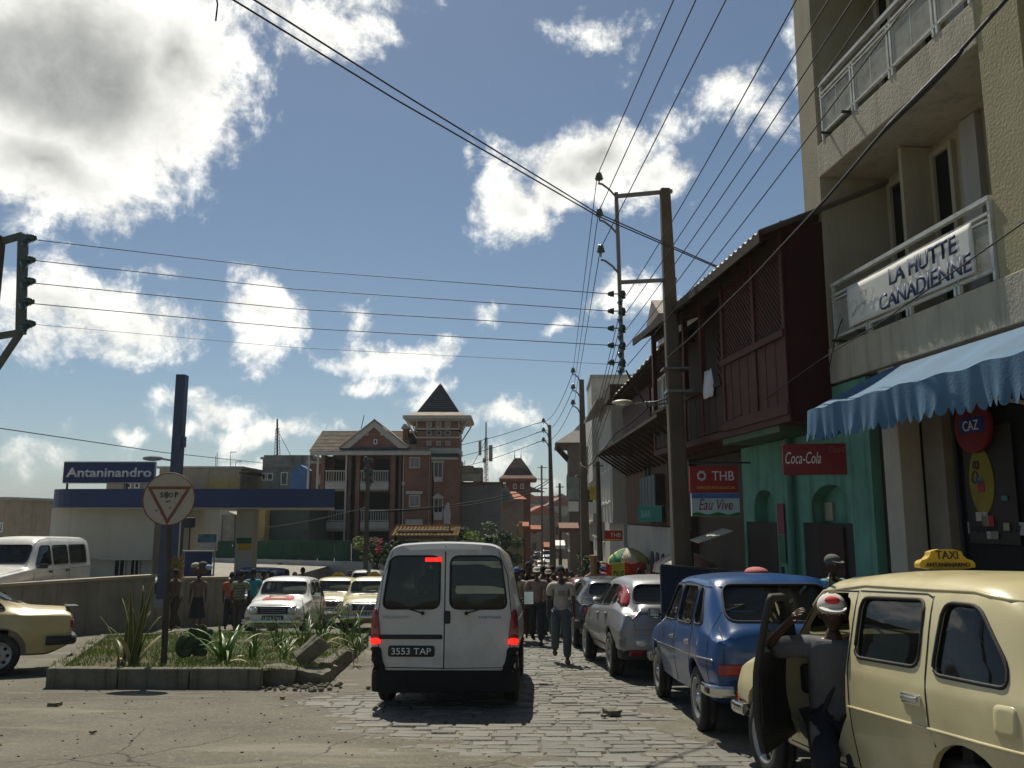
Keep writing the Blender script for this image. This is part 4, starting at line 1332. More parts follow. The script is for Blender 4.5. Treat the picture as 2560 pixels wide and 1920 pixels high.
def window(parent, x, y0, y1, z0, z1, dep=.05, frame=WHITEP, pane=PANE, mull=1, sill=True, name='window', trans=0, fw=.05):
    """window in a wall lying in the local x plane, proud of it to -x"""
    mb = MB()
    mb.box(x - dep, x + .02, y0, y0 + fw, z0, z1); mb.box(x - dep, x + .02, y1 - fw, y1, z0, z1)
    mb.box(x - dep, x + .02, y0 + fw, y1 - fw, z1 - fw, z1); mb.box(x - dep, x + .02, y0 + fw, y1 - fw, z0, z0 + fw)
    for i in range(1, mull + 1):
        c = y0 + (y1 - y0) * i / (mull + 1); mb.box(x - dep * .8, x + .02, c - .02, c + .02, z0 + fw, z1 - fw)
    if trans:
        for i in range(1, trans + 1):
            c = z0 + (z1 - z0) * i / (trans + 1); mb.box(x - dep * .75, x + .02, y0 + fw, y1 - fw, c - .015, c + .015)
    o = mb.build(name, frame, parent)
    MB().box(x - dep * .4, x + .015, y0 + fw * .5, y1 - fw * .5, z0 + fw * .5, z1 - fw * .5).build('pane', pane, o)
    if sill: MB().box(x - dep - .06, x + .02, y0 - .05, y1 + .05, z0 - .06, z0 - .003).build('sill', frame, o)
    return o

# ---- La Hutte building: frame with +y along the street away from us, -x towards the street
LH = emp('apartment_building', (4.4, 12.0, 0), R(6), 'cream rendered apartment building with recessed balconies and a cafe banner', 'building')
mb = MB()
mb.box(1.0, 7, -16, 0, 3.2, 14); mb.box(1.35, 7, -16, 0, -1.5, 3.19)                       # back mass
mb.box(0, 1.0, -.52, 0, 3.245, 14, 0)                   # left pier
mb.box(0, 1.0, -4.62, -4.03, 3.245, 14, 1)                # pier between bays
mb.box(0.12, 1.0, -5.1, -4.62, 3.8, 14, 1); mb.box(0, 1.0, -16, -5.1, 3.245, 14, 1)
mb.box(.3, 1.35, -.4, 0, -1.5, 3.24, 0); 
mb.build('wall', [CREAM, YCREAM], LH)
for i, (z0, z1) in enumerate(((3.24, 3.74), (6.26, 6.74), (9.3, 9.78))):
    mb = MB(); mb.box(-.012, .998, -16 if i == 0 else -4.028, .012 if 0 else -.522 if i else 0.0, z0, z1)
    mb.build('balcony_slab', SLABM, LH, bevel=.012)
    for q in range(2):
        yy = -.9 - q * .62; MB().cyl((-.15, yy, z1 + .03), (.05, yy, z1 + .03), .022, n=8).build('drain_spout', IRON, LH)
# recessed walls with windows and doors
for (zf, zc) in ((3.74, 6.26), (6.74, 9.3)):
    for (y0, y1, z0, z1, nm) in ((-1.16, -.66, zf + .04, zc - .12, 'window'), (-1.56, -1.17, zf + .04, zc - .12, 'window'), (-2.14, -1.68, zf + .04, zc - .12, 'window'), (-3.5, -2.8, zf + .04, zc - .12, 'window')):
        window(LH, 1.0, y0, y1, z0, z1, .07, CREAM, PANE, 0, False, nm, fw=.07)
    MB().box(.9, .998, -2.66, -2.36, zf, zc - .02).build('wall_panel', GREYR, LH); MB().box(.55, .998, -1.67, -1.60, zf, zc - .02).build('wall_panel', CREAM, LH)
    # railing
    zt = zf + .83
    rl = MB(); rl.box(-.03, .03, -4.0, -.68, zt, zt + .05); rl.box(-.02, .02, -4.0, -.68, zt - .14, zt - .11)
    rl.box(-.02, .02, -4.0, -.68, zt - .2, zt - .18); rl.box(-.02, .02, -4.0, -.68, zf + .1, zf + .13)
    top = rl.build('balcony_rail', RAILM, LH)
    for c in (-.72, -1.55, -1.62, -2.45, -2.52, -3.35, -3.42, -3.98):
        b_ = MB(); b_.box(-.02, .02, c - .018, c + .018, zf, zt - (.0 if c in (-.72, -3.98) else .11)); b_.build('rail_post', RAILM, LH)
    for (a, b) in ((-1.52, -.76), (-2.42, -1.66), (-3.32, -2.56), (-3.95, -3.46)):
        g = MB()
        n = 26
        for i in range(n):
            z = zf + .14 + (zt - .36 - zf) * i / n * 1.0
            g.box(-.008, .008, a + .01, b - .01, z, z + .007, 0)
        for i in range(3): 
            yy = a + (b - a) * i / 2; g.box(-.01, .01, yy - .006, yy + .006, zf + .1, zt - .2)
        g.build('mesh_panel', RAILM, LH)
# cloth banner
bn = emp('cafe_banner', (4.4, 12.0, 0), R(6), 'white cloth banner reading LA HUTTE CANADIENNE tied to the balcony rail', 'banner')
mb = MB(); vs = []; fs = []; n1, n2 = 40, 8
for i in range(n1 + 1):
    for j in range(n2 + 1):
        y = -1.19 - (3.76 - 1.19) * i / n1; z = 3.885 + .53 * j / n2
        vs.append((-.055 - .0015 * math.sin(i * .5 + j * .3) , y, z + .004 * math.sin(i * .33)))
for i in range(n1):
    for j in range(n2): fs.append((i * (n2 + 1) + j, (i + 1) * (n2 + 1) + j, (i + 1) * (n2 + 1) + j + 1, i * (n2 + 1) + j + 1))
mb.add(vs, fs, 0, True); o = mb.build('cloth', CLOTHW, bn); sd_ = o.modifiers.new('s', 'SOLIDIFY'); sd_.thickness = .006; sd_.offset = 1
def on_wall(y, z, x=-.069): return frame_m((x, y, z), (0, -1, 0), (0, 0, 1))
text('LA HUTTE', LBLUE, bn, 1.3, .205, on_wall(-2.86, 4.275), bold=.03, depth=.001)
text('CANADIENNE', LBLUE, bn, 1.76, .205, on_wall(-2.84, 4.015), bold=.03, depth=.001)
SK = mat('sketch_grey', (.3, .31, .33), rough=.7)
mb = MB(); rr = random.Random(5)
for k_ in range(5):      # loose sketch of leaves and loops
    cy, cz, r_ = -1.5 - rr.uniform(-.15, .3), 4.1 + rr.uniform(-.12, .16), rr.uniform(.04, .09)
    pts = [(-.078, cy + r_ * math.cos(a * .5) * (1 + .3 * math.sin(a * 1.5)), cz + r_ * 1.1 * math.sin(a * .5)) for a in range(13)]
    mb.tube(pts, .0025, 4)
mb.tube([(-.078, -1.3, 4.0), (-.078, -1.45, 4.1), (-.078, -1.7, 4.14)], .004, 4)
mb.build('drawing', SK, bn)
# ground floor: dark shopfront
shop = emp('shopfront', (4.4, 12.0, 0), R(6), 'dark open shopfront with posters under the blue awning', 'shop')
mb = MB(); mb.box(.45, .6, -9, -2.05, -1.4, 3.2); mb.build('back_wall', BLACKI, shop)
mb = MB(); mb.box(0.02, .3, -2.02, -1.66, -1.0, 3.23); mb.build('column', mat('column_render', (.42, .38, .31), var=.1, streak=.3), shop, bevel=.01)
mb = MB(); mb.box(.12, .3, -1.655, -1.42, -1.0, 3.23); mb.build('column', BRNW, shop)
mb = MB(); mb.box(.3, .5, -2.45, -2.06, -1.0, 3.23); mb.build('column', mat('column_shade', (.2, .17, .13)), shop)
for i, yy in enumerate((-2.2, -2.36, -2.5, -3.8, -4.0, -4.2)):
    MB().box(.40, .43, yy - .02, yy + .02, -.8, 3.2).build('shutter_bar', mat('shutter_steel', (.07, .08, .09), rough=.4, metal=.6), shop)
pst = emp('round_shop_sign', tuple((LH.matrix_basis @ Vector((.33, -2.96, 2.40)))), R(6), 'round red and blue shop sign hanging below the awning', 'sign')
MB().cyl((-.02, 0, 0), (.02, 0, 0), .3, n=32).build('disc', mat('sign_red2', (.17, .015, .015)), pst)
MB().box(-.028, -.02, -.2, .2, -.08, .09).build('panel', mat('sign_blue', (.02, .04, .2)), pst)
text('CAZ', WHITEP, pst, .26, .11, frame_m((-.032, 0, .0), (0, -1, 0), (0, 0, 1)))
pst = emp('poster', tuple((LH.matrix_basis @ Vector((.41, -2.98, 1.68)))), R(6), 'tall poster with a yellow oval in the dark shop window', 'poster')
MB().box(-.0, .01, -.45, .35, -.55, .7).build('sheet', mat('poster_dark', (.03, .025, .02)), pst)
mb = MB(); mb.cyl((-.012, 0, 0), (-.003, 0, 0), 1, n=32); mb.v = [(x, y * .2 + .06, z * .36 + .12) for x, y, z in mb.v]; mb.build('oval', mat('poster_yellow', (.2, .16, .015)), pst)
text('OB', mat('poster_ink', (.03, .03, .03)), pst, .26, .1, frame_m((-.02, .14, .22), (0, -.25, 1), (0, 1, .25)))
for i in range(9):
    mb = MB(); yy, zz = rr.uniform(-.4, .05), rr.uniform(-.5, .15); mb.box(-.02, -.012, yy, yy + rr.uniform(.08, .2), zz, zz + rr.uniform(.05, .14))
    mb.build('picture', mat('pic%d' % (i % 4), [(.35, .3, .28), (.3, .03, .03), (.05, .16, .14), (.3, .28, .2)][i % 4]), pst)
ph = emp('phone_strip', tuple((LH.matrix_basis @ Vector((.41, -3.03, 1.29)))), R(6), 'white strip with a phone number below the poster', 'sign')
MB().box(-.0, .01, -.5, .42, -.06, .07).build('strip', mat('strip_white', (.3, .3, .3)), ph)
text('0408 11 24 25 37', DARK, ph, .8, .075, frame_m((-.006, -.03, 0), (0, -1, 0), (0, 0, 1)))

# awning: sloping cloth and scalloped valance, sagging between its arms
aw = emp('awning', (4.4, 12.0, 0), R(6), 'blue cloth shop awning with a scalloped valance', 'awning')
mb = MB(); vs = []; fs = []; n1, n2 = 90, 8
ya, yb = -1.85, -9.0
def aw_pt(i, j):
    t = i / n1; y = ya + (yb - ya) * t; s = j / n2
    x = .0 + (-1.0) * s; sag = math.sin(t * 3.14159 * 5) ** 2
    z = 3.2 - .52 * s - .07 * sag * math.sin(s * math.pi) + .012 * math.sin(i * .8) * s * s
    return (x - (.03 * sag * s), y, z)
for i in range(n1 + 1):
    for j in range(n2 + 1): vs.append(aw_pt(i, j))
for i in range(n1):
    for j in range(n2): fs.append((i * (n2 + 1) + j, (i + 1) * (n2 + 1) + j, (i + 1) * (n2 + 1) + j + 1, i * (n2 + 1) + j + 1))
mb.add(vs, fs, 0, True); mb.build('canopy', TEAL, aw)
mb = MB(); vs = []; fs = []; nn = 700
for i in range(nn + 1):
    t = i / nn; e = aw_pt(t * n1, n2)
    sc_ = abs(math.sin(t * math.pi * 58)) ** .5
    w1 = .022 * math.sin(t * 95) + .03 * math.sin(t * 37 + 1) + .012 * math.sin(t * 210)
    for j in range(4):
        f = j / 3
        if f <= .67: z = e[2] - .28 * (f / .67)
        else: z = e[2] - .285 - .10 * sc_
        vs.append((e[0] - .02 - w1 * f, e[1], z))
for i in range(nn):
    for j in range(3): fs.append((i * 4 + j, (i + 1) * 4 + j, (i + 1) * 4 + j + 1, i * 4 + j + 1))
mb.add(vs, fs, 0, True); mb.build('valance', TEAL, aw)
mb = MB(); e0 = aw_pt(0, n2)
mb.add([(0, ya, 3.2), e0, (e0[0] - .02, ya, e0[2] - .26), (e0[0] + .12, ya, e0[2] - .36), (.0, ya, 2.62)], [(0, 1, 2, 3, 4)]); mb.build('end_flap', TEAL, aw)
for t in (.02, .3, .58, .86):
    p = aw_pt(t * n1, n2); MB().bar((.25, p[1], 2.5), (p[0] + .02, p[1], p[2] - .02), .03).build('awning_arm', RAILM, aw)

# ---- red wooden balcony house over a green ground floor
RH = emp('balcony_house', (4.4, 12.0, 0), R(6), 'green rendered house with an enclosed dark red wooden balcony', 'house')
mb = MB()
mb.box(.22, 1.2, .002, 2.95, -1.6, 2.615)
ARCH = ((1.6, 2.45, 1.55, 2.85), (-.8, .3, -.85, .62))
for (c0, c1, a0, a1) in ARCH:
    zs_, zt_, zd_ = 1.58, 1.86, 1.33
    if c0 - a0 > .001: mb.box(0, .22, a0, c0, zd_, 2.61)
    if a1 - c1 > .001: mb.box(0, .22, c1, a1, zd_, 2.61)
    pts = [(c1, zs_)] + [((c0 + c1) / 2 + (c1 - c0) / 2 * math.cos(math.pi * i / 12), zs_ + (zt_ - zs_) * math.sin(math.pi * i / 12)) for i in range(1, 12)] + [(c0, zs_), (c0, 2.61), (c1, 2.61)]
    mb.prism(pts, 'x', 0, .22)
for (a0, a1) in ((2.85, 2.95), (.62, 1.55), (-1.4, -.85)): mb.box(0, .22, a0, a1, -1.6, 2.61)
mb.box(.222, 1.2, -1.4, 0, -1.6, 2.62)
wl = mb.build('wall', GREENW, RH)
MB().box(.02, 5, 0, 6.6, 2.62, 5.5).build('upper_wall', BRNW, RH); MB().box(.25, 5, 2.96, 6.6, -1.6, 2.61).build('side_wall', mat('plain_wall', (.06, .04, .026)), RH)
def arch_poly(y0, y1, z0, zs, zt):
    pts = [(y0, z0), (y1, z0), (y1, zs)]
    for i in range(1, 10):
        a = math.pi * i / 10; pts.append(((y0 + y1) / 2 + (y1 - y0) / 2 * math.cos(a), zs + (zt - zs) * math.sin(a)))
    pts.append((y0, zs)); return pts
MB().box(.0, .3, -1.4, -.03, 2.63, 3.2).build('wall', GREENW, RH)
for (a, b) in ((1.55, 2.85), (-.85, .62)):
    MB().box(.02, .2, a, b, -1.0, 1.325).build('door', mat('door_brown', (.03, .022, .016), streak=.3), RH)
MB().box(-.02, .015, -.6, .1, -.9, 1.28).build('door_panel', mat('door_red', (.04, .012, .008), streak=.3), RH)
MB().box(.18, .215, .05, .28, 1.36, 1.62).build('fanlight', CREAM, RH); MB().box(.18, .215, 1.62, 1.74, 1.36, 1.62).build('fanlight', CREAM, RH)
mb = MB(); mb.cyl((-.08, .82, -1), (-.08, .82, 2.6), .055, n=10); mb.build('drain_pipe', mat('pipe_green', (.06, .16, .12)), RH)
po = emp('poster', tuple(RH.matrix_basis @ Vector((-.02, 1.34, 1.12))), R(6), 'narrow red and green posters stacked between the two green doorways', 'poster')
MB().box(-.01, 0, -.12, .12, .02, .5).build('sheet', mat('poster_red', (.22, .05, .06)), po)
MB().box(-.01, 0, -.12, .12, -.42, .01).build('sheet', mat('poster_green', (.04, .14, .07)), po)
# enclosed balcony: boards, lattice, roof
BX = -.62
mb = MB()
mb.box(BX, .02, -.47, 6.4, 2.72, 2.84)
mb.build('balcony_floor', REDW, RH)
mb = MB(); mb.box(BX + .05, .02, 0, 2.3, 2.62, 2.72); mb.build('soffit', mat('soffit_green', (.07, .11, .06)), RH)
for k_ in range(14):
    ya_ = -.45 + k_ * .174
    MB().box(BX + (.006 if k_ % 2 else 0), BX + .03, ya_, ya_ + .168, 2.98, 3.92).build('board', REDW, RH)
for k_ in range(24):
    ya_ = 2.1 + k_ * .174
    MB().box(BX + (.006 if k_ % 2 else 0), BX + .03, ya_, ya_ + .165, 2.86, 3.62).build('board', BRNW, RH)
MB().box(BX - .03, BX + .05, -.48, 2.05, 2.82, 2.98).build('rail', REDW, RH)
MB().box(BX - .05, BX + .06, -.48, 2.05, 3.92, 4.02).build('rail', REDW, RH)
MB().box(BX - .05, BX + .06, 2.05, 6.4, 3.62, 3.68).build('rail', BRNW, RH)
for c in (-.45, .62, 1.98, 3.1, 4.1, 5.2, 6.3): MB().box(BX - .02, BX + .07, c - .05, c + .05, 2.84, 5.45).build('post', REDW, RH)
mb = MB(); mb.box(BX, .4, -.5, -.46, 2.72, 5.6); mb.build('end_wall', mat('red_end_wall', (.04, .008, .007), var=.2, rough=.85), RH)
def lattice(parent, x, y0, y1, z0, z1, stp, w, m, name='lattice'):
    mb = MB(); L = (y1 - y0) + (z1 - z0); k = 0
    while k * stp < L:
        c = k * stp
        for s in (0, 1):
            # line y+z=c (s=0) or mirrored
            ya = max(0, c - (z1 - z0)); yb = min(y1 - y0, c)
            if yb - ya < .02: continue
            za, zb = c - ya, c - yb
            if s: A_, B_ = (x + .012, y0 + ya, z0 + za), (x + .012, y0 + yb, z0 + zb)
            else: A_, B_ = (x, y1 - ya, z0 + za), (x, y1 - yb, z0 + zb)
            mb.bar(A_, B_, .012, w)
        k += 1
    return mb.build(name, m, parent)
LATM = mat('lattice_wood', (.09, .045, .035), rough=.8)
lattice(RH, BX + .02, -.4, .57, 4.02, 5.25, .095, .018, LATM)
lattice(RH, BX + .02, .67, 1.93, 4.02, 5.3, .1, .03, REDW)
lattice(RH, .0, 2.1, 4.0, 3.8, 4.9, .17, .05, REDW)
MB().box(BX, BX + .1, -.5, 6.4, 5.25, 5.45).build('beam', BRNW, RH)
# roof: corrugated sheets sloping to the street
mb = MB(); vs = []; fs = []; n1 = 150
for i in range(n1 + 1):
    y = -.62 + (7.2) * i / n1; cz = .025 * math.cos(i * math.pi / 2 * 1.0)
    for (x, z) in ((-1.0, 5.38), (-.1, 5.75), (1.9, 6.6), (3.6, 6.9)):
        vs.append((x, y, z + cz - max(0, y) * .01))
for i in range(n1):
    for j in range(3): fs.append((i * 4 + j, (i + 1) * 4 + j, (i + 1) * 4 + j + 1, i * 4 + j + 1))
mb.add(vs, fs); o = mb.build('roof', TIN, RH); s_ = o.modifiers.new('s', 'SOLIDIFY'); s_.thickness = .02
MB().box(-1.0, -.96, -.62, 6.6, 5.22, 5.36).build('fascia', BRNW, RH)
mb = MB()
for c in [i * .5 - .4 for i in range(14)]: mb.bar((-.95, c, 5.32), (1.0, c, 6.1), .05, .08)
mb.build('rafter', BRNW, RH)
lz = emp('laundry', tuple(RH.matrix_basis @ Vector((BX - .06, 2.6, 3.9))), R(6), 'pale cloth hung over the balcony rail to dry', 'laundry')
mb = MB(); vs = [(0 + .02 * math.sin(i * 2 + j), -.22 + .09 * i, -.42 + .12 * j) for i in range(6) for j in range(5)]
mb.add(vs, [(i * 5 + j, (i + 1) * 5 + j, (i + 1) * 5 + j + 1, i * 5 + j + 1) for i in range(5) for j in range(4)], 0, True)
o = mb.build('cloth', mat('laundry_cloth', (.5, .52, .58)), lz); o.modifiers.new('s', 'SOLIDIFY').thickness = .004

# shop signs on brackets
def flat_sign(name, label, c, w, h, rz, m, cat='sign', dep=.06):
    e = emp(name, c, rz, label, cat)
    MB().box(-w / 2, w / 2, -dep / 2, dep / 2, -h / 2, h / 2).build('board_panel', m, e, bevel=.006)
    return e
def ftext(s, m, e, w, h, x=0, z=0, dep=.06, **k):
    return text(s, m, e, w, h, frame_m((x, -dep / 2 - .004, z), (1, 0, 0), (0, 0, 1)), **k)
q = P(1541, 1036, 13.6)
s1 = flat_sign('hanging_sign', 'red hanging sign with white THB lettering above a line of yellow words', q, .78, .42, R(2), REDS)
ftext('THB', WHITEP, s1, .36, .15, .15, .06); ftext('BIERE DE MADAGASCAR', YEL, s1, .62, .045, .03, -.13)
mb = MB()
for k_ in range(7):
    a = k_ * .9; pts = [(-.2 + .075 * math.cos(a + t * .5) * (1 - t * .08), -.036, .06 + .085 * math.sin(a + t * .5) * (1 - t * .1)) for t in range(6)]
    mb.tube(pts, .006, 4)
mb.build('emblem', WHITEP, s1)
q = P(1545, 1090, 13.6)
s2 = flat_sign('hanging_sign', 'white and blue hanging sign reading Eau Vive under the red one', q, .78, .37, R(2), mat('sign_pale', (.5, .58, .55)))
MB().box(-.385, .385, -.036, -.031, .1, .18).build('band', mat('sign_sky', (.08, .16, .36)), s2)
mb = MB(); pts = [(-.385 + .77 * i / 16, -.14 + .018 * math.sin(i * .9)) for i in range(17)] + [(.385, -.18), (-.385, -.18)]
mb.prism(pts, 'y', -.036, -.031); mb.build('hill_band', mat('sign_leaf', (.04, .16, .03)), s2)
ftext('Eau Vive', mat('sign_maroon', (.25, .03, .03)), s2, .55, .17, 0, 0, shear=.3)
MB().box(-.42, .6, -.02, .02, .66, .69).build('bracket', IRON, s2)
q = P(1774, 992, 11.3)
s3 = flat_sign('shop_sign', 'long red sign with white Coca-Cola lettering fixed above the green doorways', q, 1.0, .42, R(-10), mat('sign_dark_red', (.2, .012, .016), rough=.4))
ftext('Coca-Cola', WHITEP, s3, .46, .16, -.24, .02, shear=.35); ftext('Coca-Cola', mat('faded_red', (.32, .1, .1)), s3, .3, .08, .25, .13, shear=.35)

# ---- second house with overhanging wooden floor (frame rz .7)
H2 = emp('timber_house', (3.85, 18.2, 0), R(.7), 'old timber and brick house with a dark wooden pentice over its ground floor', 'house')
ORB = mat('orange_brick', (.17, .075, .028), rough=.9, var=.3, scale=3, bump=.3, streak=.5, dirt=(.07, .04, .02))
mb = MB(); mb.box(0, 6, 0, 9.2, -1.6, 5.2, 0); mb.box(-.02, 0, 0, 9.2, 3.43, 3.8, 1); mb.box(-.015, 0, 0, 9.2, 1.2, 3.4, 2); mb.box(-.01, 0, 0, 9.2, -1.6, 1.15, 3)
mb.build('wall', [BRNW, ORB, mat('orange_plaster', (.12, .06, .035), var=.3, streak=.6, dirt=(.05, .03, .02)), WHITER], H2)
for i, yy in enumerate((.4, 1.1, 1.8, 2.5)): window(H2, -.02, yy, yy + .6, 3.84, 4.9, .05, WHITEP, PANE, 1, False)
window(H2, -.02, 3.3, 3.9, 3.84, 4.8, .05, WHITEP, PANE, 1, False)
mb = MB(); mb.box(-1.02, 0, -1.8, 8.9, 3.36, 3.43); mb.build('pentice', BRNW, H2)
for i in range(16): MB().bar((-.98, -1.6 + i * .68, 3.34), (-.04, -1.6 + i * .68, 2.7), .06, .06).build('bracket', BRNW, H2)
for i in range(36):
    yy = 4.0 + i * .14
    MB().box(-.12, -.09, yy, yy + .13, 3.9 - 0, 4.9).build('board', REDW, H2)
MB().box(-.45, .3, -.9, 8.4, 5.05, 5.12).build('gutter_board', BRNW, H2)
for k_, (yy, ww) in enumerate(((.6, .5), (1.6, .5), (4.7, .6))):
    window(H2, -.015, yy, yy + ww, 1.6, 3.0, .05, BRNW, mat('shutter_green', (.03, .05, .045)), 0, True, 'shutter')
sb = emp('shutter_box', tuple(H2.matrix_basis @ Vector((-.25, 3.6, 0))), R(.7), 'grey green corrugated metal balcony box on the timber house wall', 'balcony box')
for i in range(9): MB().box(-.02 if i % 2 else -.03, 0, -.9 + i * .25, -.9 + i * .25 + .24, 1.3, 2.45).build('sheet', mat('grey_green_metal', (.1, .13, .125), rough=.5, metal=.3, streak=.5), sb)
MB().box(.0, .24, -.9, 1.35, 1.28, 2.47).build('box_frame', BRNW, sb)
for i in range(4):
    yy = 2.2 + i * .75; o = MB().prism(arch_poly(yy, yy + .42, -1.0, .2, .5), 'x', -.05, -.012).build('arch_opening', mat('arch_dark', (.06, .055, .05)), H2)
# roof pieces
mb = MB(); vs = []; fs = []
for i in range(61):
    y = -.8 + 9.2 * i / 60; cz = .03 * math.cos(i * math.pi / 2)
    for (x, z) in ((-.6, 5.12), (1.5, 6.2), (3.5, 6.6)): vs.append((x, y, z + cz))
for i in range(60):
    for j in range(2): fs.append((i * 3 + j, (i + 1) * 3 + j, (i + 1) * 3 + j + 1, i * 3 + j + 1))
mb.add(vs, fs); o = mb.build('roof', TIN, H2); o.modifiers.new('s', 'SOLIDIFY').thickness = .03
MB().box(-.7, .5, 7.6, 9.2, 5.05, 5.5).build('parapet', BRNW, H2)
MB().box(-.7, .4, 7.9, 8.9, -1.6, 5.05).build('corner_pier', REDW, H2) if 0 else None
gt = emp('dormer', tuple(H2.matrix_basis @ Vector((.2, 3.4, 5.6))), R(.7), 'small pale gabled dormer on the tin roof behind the big pole', 'dormer')
MB().box(0, 1.5, -.8, .8, 0, .9).build('wall', GREYR, gt); MB().prism([(-1.0, .9), (1.0, .9), (0, 1.5)], 'x', -.3, 1.6, M=Matrix.Identity(4)).build('roof', TIN, gt)
for i in range(7): MB().box(-.1, -.06, -.7 + i * .2, -.64 + i * .2, -.1, .35).build('baluster', WHITEP, gt)

# teal shop sign and arched white front below
sg = flat_sign('shop_sign', 'small teal painted shop sign hanging over the pavement', P(1408, 1110, 17.2), .5, .32, R(-25), mat('teal_sign', (.04, .19, .15)), dep=.3)
ftext('BAR', mat('teal_letters', (.2, .4, .35)), sg, .2, .14, -.08, 0, dep=.3)

# ---- white and grey houses further down
H3 = emp('white_townhouse', (3.72, 28.2, 0), R(-1.5), 'narrow white townhouse with shutters and an overhanging eave', 'house')
mb = MB(); mb.box(0, 6, 0, 7.5, -2.5, 5.4, 0); mb.box(-.35, 0, .0, 5.5, 1.2, 5.4, 0); mb.build('wall', WHITER, H3)
for zz in (1.9, 3.9):
    for i in range(4): window(H3, -.35, .4 + i * 1.25, 1.05 + i * 1.25, zz, zz + 1.15, .06, WHITEP, PANE, 1, True, 'window', fw=.06)
mb = MB(); vs = []
mb.add([(-.9, -.3, 5.3), (-.9, 6.4, 5.3), (1.5, 6.4, 6.5), (1.5, -.3, 6.5), (-.9, -.3, 5.22), (-.9, 6.4, 5.22), (1.5, 6.4, 6.4), (1.5, -.3, 6.4)], [(0, 1, 2, 3), (4, 5, 6, 7), (0, 1, 5, 4), (0, 3, 7, 4), (1, 2, 6, 5)])
mb.build('roof', mat('pale_roof', (.34, .3, .25), var=.25, bump=.5), H3)
H4 = emp('grey_block', (4.1, 36.5, 0), R(-2.4), 'grey concrete townhouse with a square roof tower', 'house')
mb = MB(); mb.box(0, 7, 0, 11, -3, 5.6, 0); mb.box(-.55, 2, .8, 4.6, 3.0, 7.6, 0); mb.box(-.6, 2.05, .75, 4.65, 7.6, 7.75, 1); mb.box(-.5, 0, 5.2, 10.6, 2.9, 6.4, 0); mb.build('wall', [mat('pale_block', (.47, .45, .4), streak=.4, dirt=(.25, .23, .2)), GREYR], H4)
for zz in (.4, 3.4):
    for i in range(3): window(H4, -.5 if zz > 2 else 0, 5.5 + i * 1.7, 6.5 + i * 1.7, zz + (.2 if zz > 2 else 0), zz + 1.5, .07, GREYR, PANE, 1, True, 'window')
for i in range(3): window(H4, 0, .9 + i * 1.3, 1.7 + i * 1.3, .3, 1.7, .06, GREYR, PANE, 1, True, 'window')
H5 = emp('cream_townhouse', (4.8, 48.5, 0), R(-2.4), 'cream two storey townhouse before the square tower', 'house')
mb = MB(); mb.box(0, 7, 0, 13, -5, 5.3, 0); mb.box(-.3, .1, 0, 13, 1.0, 1.15, 1); mb.box(-.35, .1, 0, 13, 5.3, 5.5, 1); mb.build('wall', [mat('old_cream', (.42, .37, .28), streak=.6, dirt=(.16, .13, .1)), GREYR], H5)
for zz in (-1.8, 1.7):
    for i in range(7): window(H5, 0, .6 + i * 1.75, 1.4 + i * 1.75, zz, zz + 1.7, .07, BRNW, PANE, 0, True, 'window')
H6 = emp('towered_house', (5.1, 66, 0), R(-2.4), 'grey brick house with a pyramid roofed corner tower', 'house')
mb = MB(); mb.box(-.6, 5.5, 0, 6, -6, 7.2, 0); mb.box(.2, 6, 6, 24, -6, 5.5, 1); mb.build('wall', [brickmat('dull_brick', (.17, .12, .09), (.12, .085, .065), (.16, .14, .12)), mat('old_cream2', (.36, .3, .22), streak=.6)], H6)
mb = MB(); mb.add([(-1.7, -1.1, 7.1), (6.3, -1.1, 7.1), (6.3, 7.1, 7.1), (-1.7, 7.1, 7.1), (-.2, .6, 8.2), (4.9, .6, 8.2), (4.9, 5.5, 8.2), (-.2, 5.5, 8.2), (2.4, 3, 11.2)],
    [(0, 1, 5, 4), (1, 2, 6, 5), (2, 3, 7, 6), (3, 0, 4, 7), (4, 5, 8), (5, 6, 8), (6, 7, 8), (7, 4, 8), (0, 3, 2, 1)]); mb.build('roof', mat('slate_old', (.13, .115, .1), var=.2), H6)
for i in range(4): MB().bar((-1.5, .3 + i * 1.7, 7.0), (-.6, .3 + i * 1.7, 6.0), .12).build('bracket', BRNW, H6)
for zz in (-3, 0, 3.2):
    for i in range(3): window(H6, -.6, .6 + i * 1.9, 1.5 + i * 1.9, zz, zz + 1.7, .08, GREYR, PANE, 0, True, 'window')
    for i in range(7): window(H6, .2, 7 + i * 2.3, 8 + i * 2.3, zz, zz + 1.5, .08, GREYR, PANE, 0, True, 'window')
